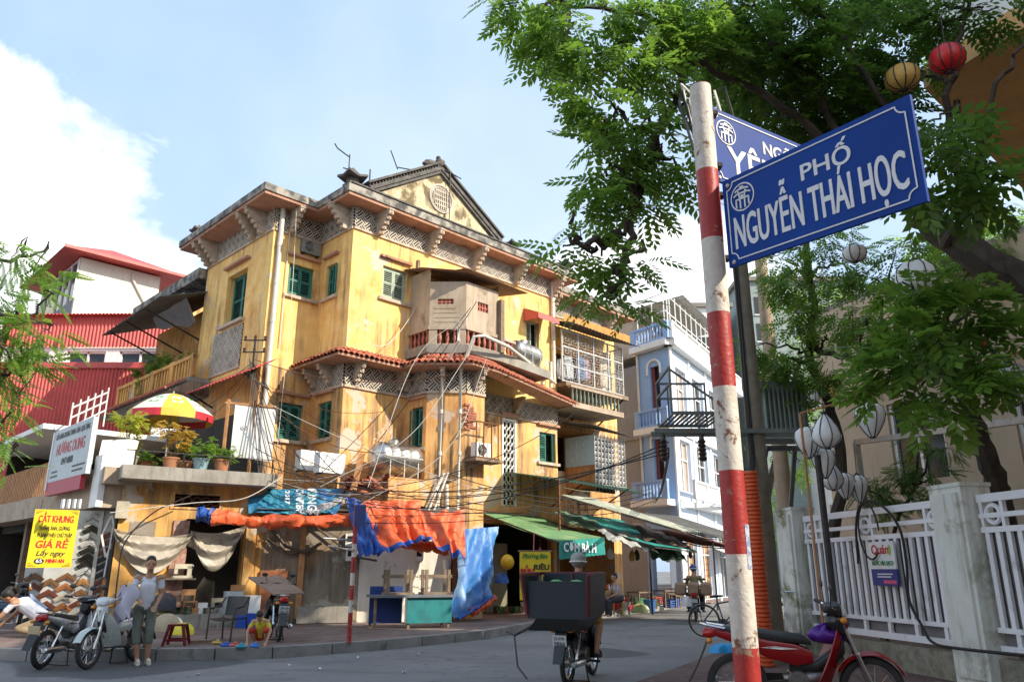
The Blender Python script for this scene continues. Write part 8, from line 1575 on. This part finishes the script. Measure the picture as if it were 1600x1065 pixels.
cable('cable', spline([HW(-1.3, 1.3, 12.4), HW(-1.2, 1.3, 9.2), HW(-1.25, 1.3, 4.6)], 6), .009, cab_w, 'thin white cable hanging down the recess from the eave', 0, 10); cable('cable', [HW(.3, -.75, 7.9), HW(1.3, -.4, 8.2), HW(2.3, -.3, 9.6)], .011, cab_w, 'thin pale wire curving across the upper yellow wall', .1, 10)
cable('cable', spline([at(172, 800, 18.3), at(300, 785, 18.9), at(380, 778, 19.4), at(440, 745, 20.0)], 8), .010, cab_w, 'pale looping cable across the terrace slab', .0, 2); cable('cable', spline([at(178, 960, 18.3), at(184, 900, 18.4), at(196, 845, 18.5), at(240, 800, 18.9), at(300, 772, 19.4)], 8), .018, cab, 'thick black cable bundle climbing the left end of the shop', .0, 2)
for i in range(9):
    a, c = PX, PY; ang = rnd.uniform(0, 6.3); z = 3.46 + .0
    tag(MB().tube([(PX + .03 + .035 * i % .1, PY + .28, 3.3), (PX + .02 * math.cos(ang) + .05 * (i % 4), PY + .3 + .05 * math.sin(ang), 3.55), (PX + .05 * (i % 5), PY + .3, 3.62 + .02 * (i % 3)), (PX + .05 * (i % 5) + .03, PY + .3, 3.45)], .007, 5).build('cut_wire', (cab, cab_w)[i % 2], smooth=True), '%s bent cable end poking up behind the sign pole' % ('dark', 'pale')[i % 2], 'cable', '%s cable ends behind the sign pole' % ('dark', 'pale')[i % 2]) if i < 6 else None

# tangle of thin service wires on the corner
for i in range(16):
    a = (rnd.uniform(395, 470), rnd.uniform(560, 770), rnd.uniform(20.2, 20.9)); c = (rnd.uniform(520, 780), rnd.uniform(640, 800), rnd.uniform(19.6, 20.6)); rcab(a, c, rnd.uniform(.05, .7), .0065, (cab, cab, rust, cab_w)[i % 4], '%s thin service wire tangled over the corner of the yellow house' % ('black', 'black', 'rusty', 'pale')[i % 4], '%s service wires tangled over the corner' % ('black', 'black', 'rusty', 'pale')[i % 4])
# small goods crowding the sewing shop doorway
gm_ = [('cream', creamp), ('green', flat('green_tin', (.06, .16, .08), .4)), ('brown', wood), ('steel', galv), ('orange', wood_o), ('black', dk), ('blue', flat('blue_tin', (.03, .08, .25), .4)), ('white', white_p)]
for i in range(64):
    nm, m_ = gm_[i % 8]; k = i % 3
    if i < 34: p = on_shop(rnd.uniform(1.45, 2.95), .5, rnd.uniform(-.7, .25))
    elif i < 46: p = on_shop(rnd.uniform(1.6, 2.9), (1.0, 1.5, 2.0)[i % 3], rnd.uniform(1.3, 1.6))
    else: p = on_shop(rnd.uniform(.2, 1.5), PZ, rnd.uniform(-1.0, -.2))
    b = MB()
    if k == 0: b.lathe([(.05, 0), (.055, .02), (.05, .1), (.03, .12), (.03, .15)], n=10)
    elif k == 1: b.box(-.09, .09, -.07, .07, 0, .12); b.box(-.095, .095, -.075, .075, .1, .13)
    else: b.lathe([(.07, 0), (.07, .015), (.025, .03), (.025, .12), (.07, .135), (.07, .15)], n=12)
    w_ = ('tin', 'small carton', 'spool')[k]; wh = 'crowding the shop doorstep' if i < 34 else ('on the shelves inside the dark shop' if i < 46 else 'on the pavement beside the shop wall')
    tag(b.build(w_.replace(' ', '_'), m_, None, k != 1, p, rnd.uniform(0, 3)), '%s %s %s' % (nm, w_, wh), w_.split()[-1], '%s %ss %s' % (nm, w_, wh))
for z in (.98, 1.48, 1.98): tag(MB().bar(on_shop(1.45, z, 1.45), on_shop(2.98, z, 1.45), .4, .03).build('goods_shelf', wood), {.98: 'lowest', 1.48: 'middle', 1.98: 'top'}[z] + ' goods shelf inside the dark sewing shop', 'shelf')
# crates, rags and hanging bags at the food stalls
for i in range(12):
    nm, m_ = (('red', flat('red_crate', (.45, .04, .03), .5)), ('blue', flat('blue_crate', (.03, .10, .35), .5)), ('green', flat('green_crate', (.04, .22, .08), .5)), ('grey', conc))[i % 4]
    p = PW(rnd.uniform(900, 1060), rnd.uniform(941, 951)); b = MB(); b.box(-.22, .22, -.15, .15, 0, .03)
    for s_ in (-1, 1):
        for z in (.05, .13, .21): b.box(-.22, .22, s_ * .15 - .012, s_ * .15 + .012, z, z + .05); b.box(s_ * .22 - .012, s_ * .22 + .012, -.15, .15, z, z + .05)
    for x in (-.22, .22):
        for y in (-.15, .15): b.box(x - .02, x + .02, y - .02, y + .02, 0, .27)
    tag(b.build('plastic_crate', m_, None, False, p, rnd.uniform(0, 1.5)), '%s plastic crate in the shade of the food stalls' % nm, 'crate', '%s crates at the food stalls' % nm)
for i in range(12):
    p = HW(6.0 + i * .75, -2.0 - .8 * rnd.random(), 2.15 + .2 * rnd.random()); m_ = (flat('bag_pink', (.5, .15, .2), .5), white_p, flat('bag_amber', (.5, .3, .05), .5), dgrey)[i % 4]
    b = MB(); b.lathe([(.01, .02), (.10, -.1), (.13, -.25), (.09, -.36), (.01, -.38)], n=10, sq=(1, .6)); b.tube([(0, 0, 0), (0, 0, .25)], .005, 5); tag(b.build('hanging_bag', m_, None, True, p, rnd.uniform(0, 3)), '%s bag hanging under the stall awnings' % ('pink', 'white', 'amber', 'dark')[i % 4], 'bag', '%s bags hanging under the awnings' % ('pink', 'white', 'amber', 'dark')[i % 4])
rag = [('dark brown', pm('rag_brown', (.12, .08, .06), (.07, .05, .04), rough=.9)), ('pale grey', pm('rag_grey', (.45, .44, .40), (.30, .29, .26), rough=.9)), ('dull green', pm('rag_green', (.12, .20, .13), (.08, .14, .09), rough=.9))]
for i, (a, c, d, e, k) in enumerate((((985, 812, 28), (1060, 838, 29), (1010, 842, 26), (1085, 858, 27), 0), ((930, 822, 26.5), (1000, 836, 27), (955, 842, 25), (1030, 862, 25.5), 1), ((1010, 846, 27.5), (1060, 852, 28), (1020, 872, 26.5), (1075, 876, 27), 2), ((865, 795, 27.5), (930, 812, 28), (890, 815, 26), (960, 836, 26.5), 2))): drape([at(*a), at(*c), at(*d), at(*e)], '%s ragged sheet laid over the stall awnings%s' % (rag[k][0], (' near the blue building', '', ' lowest of them', ' by the green awning')[i]), 'ragged_sheet', [rag[k][1]], .05, 3, 24, 12)
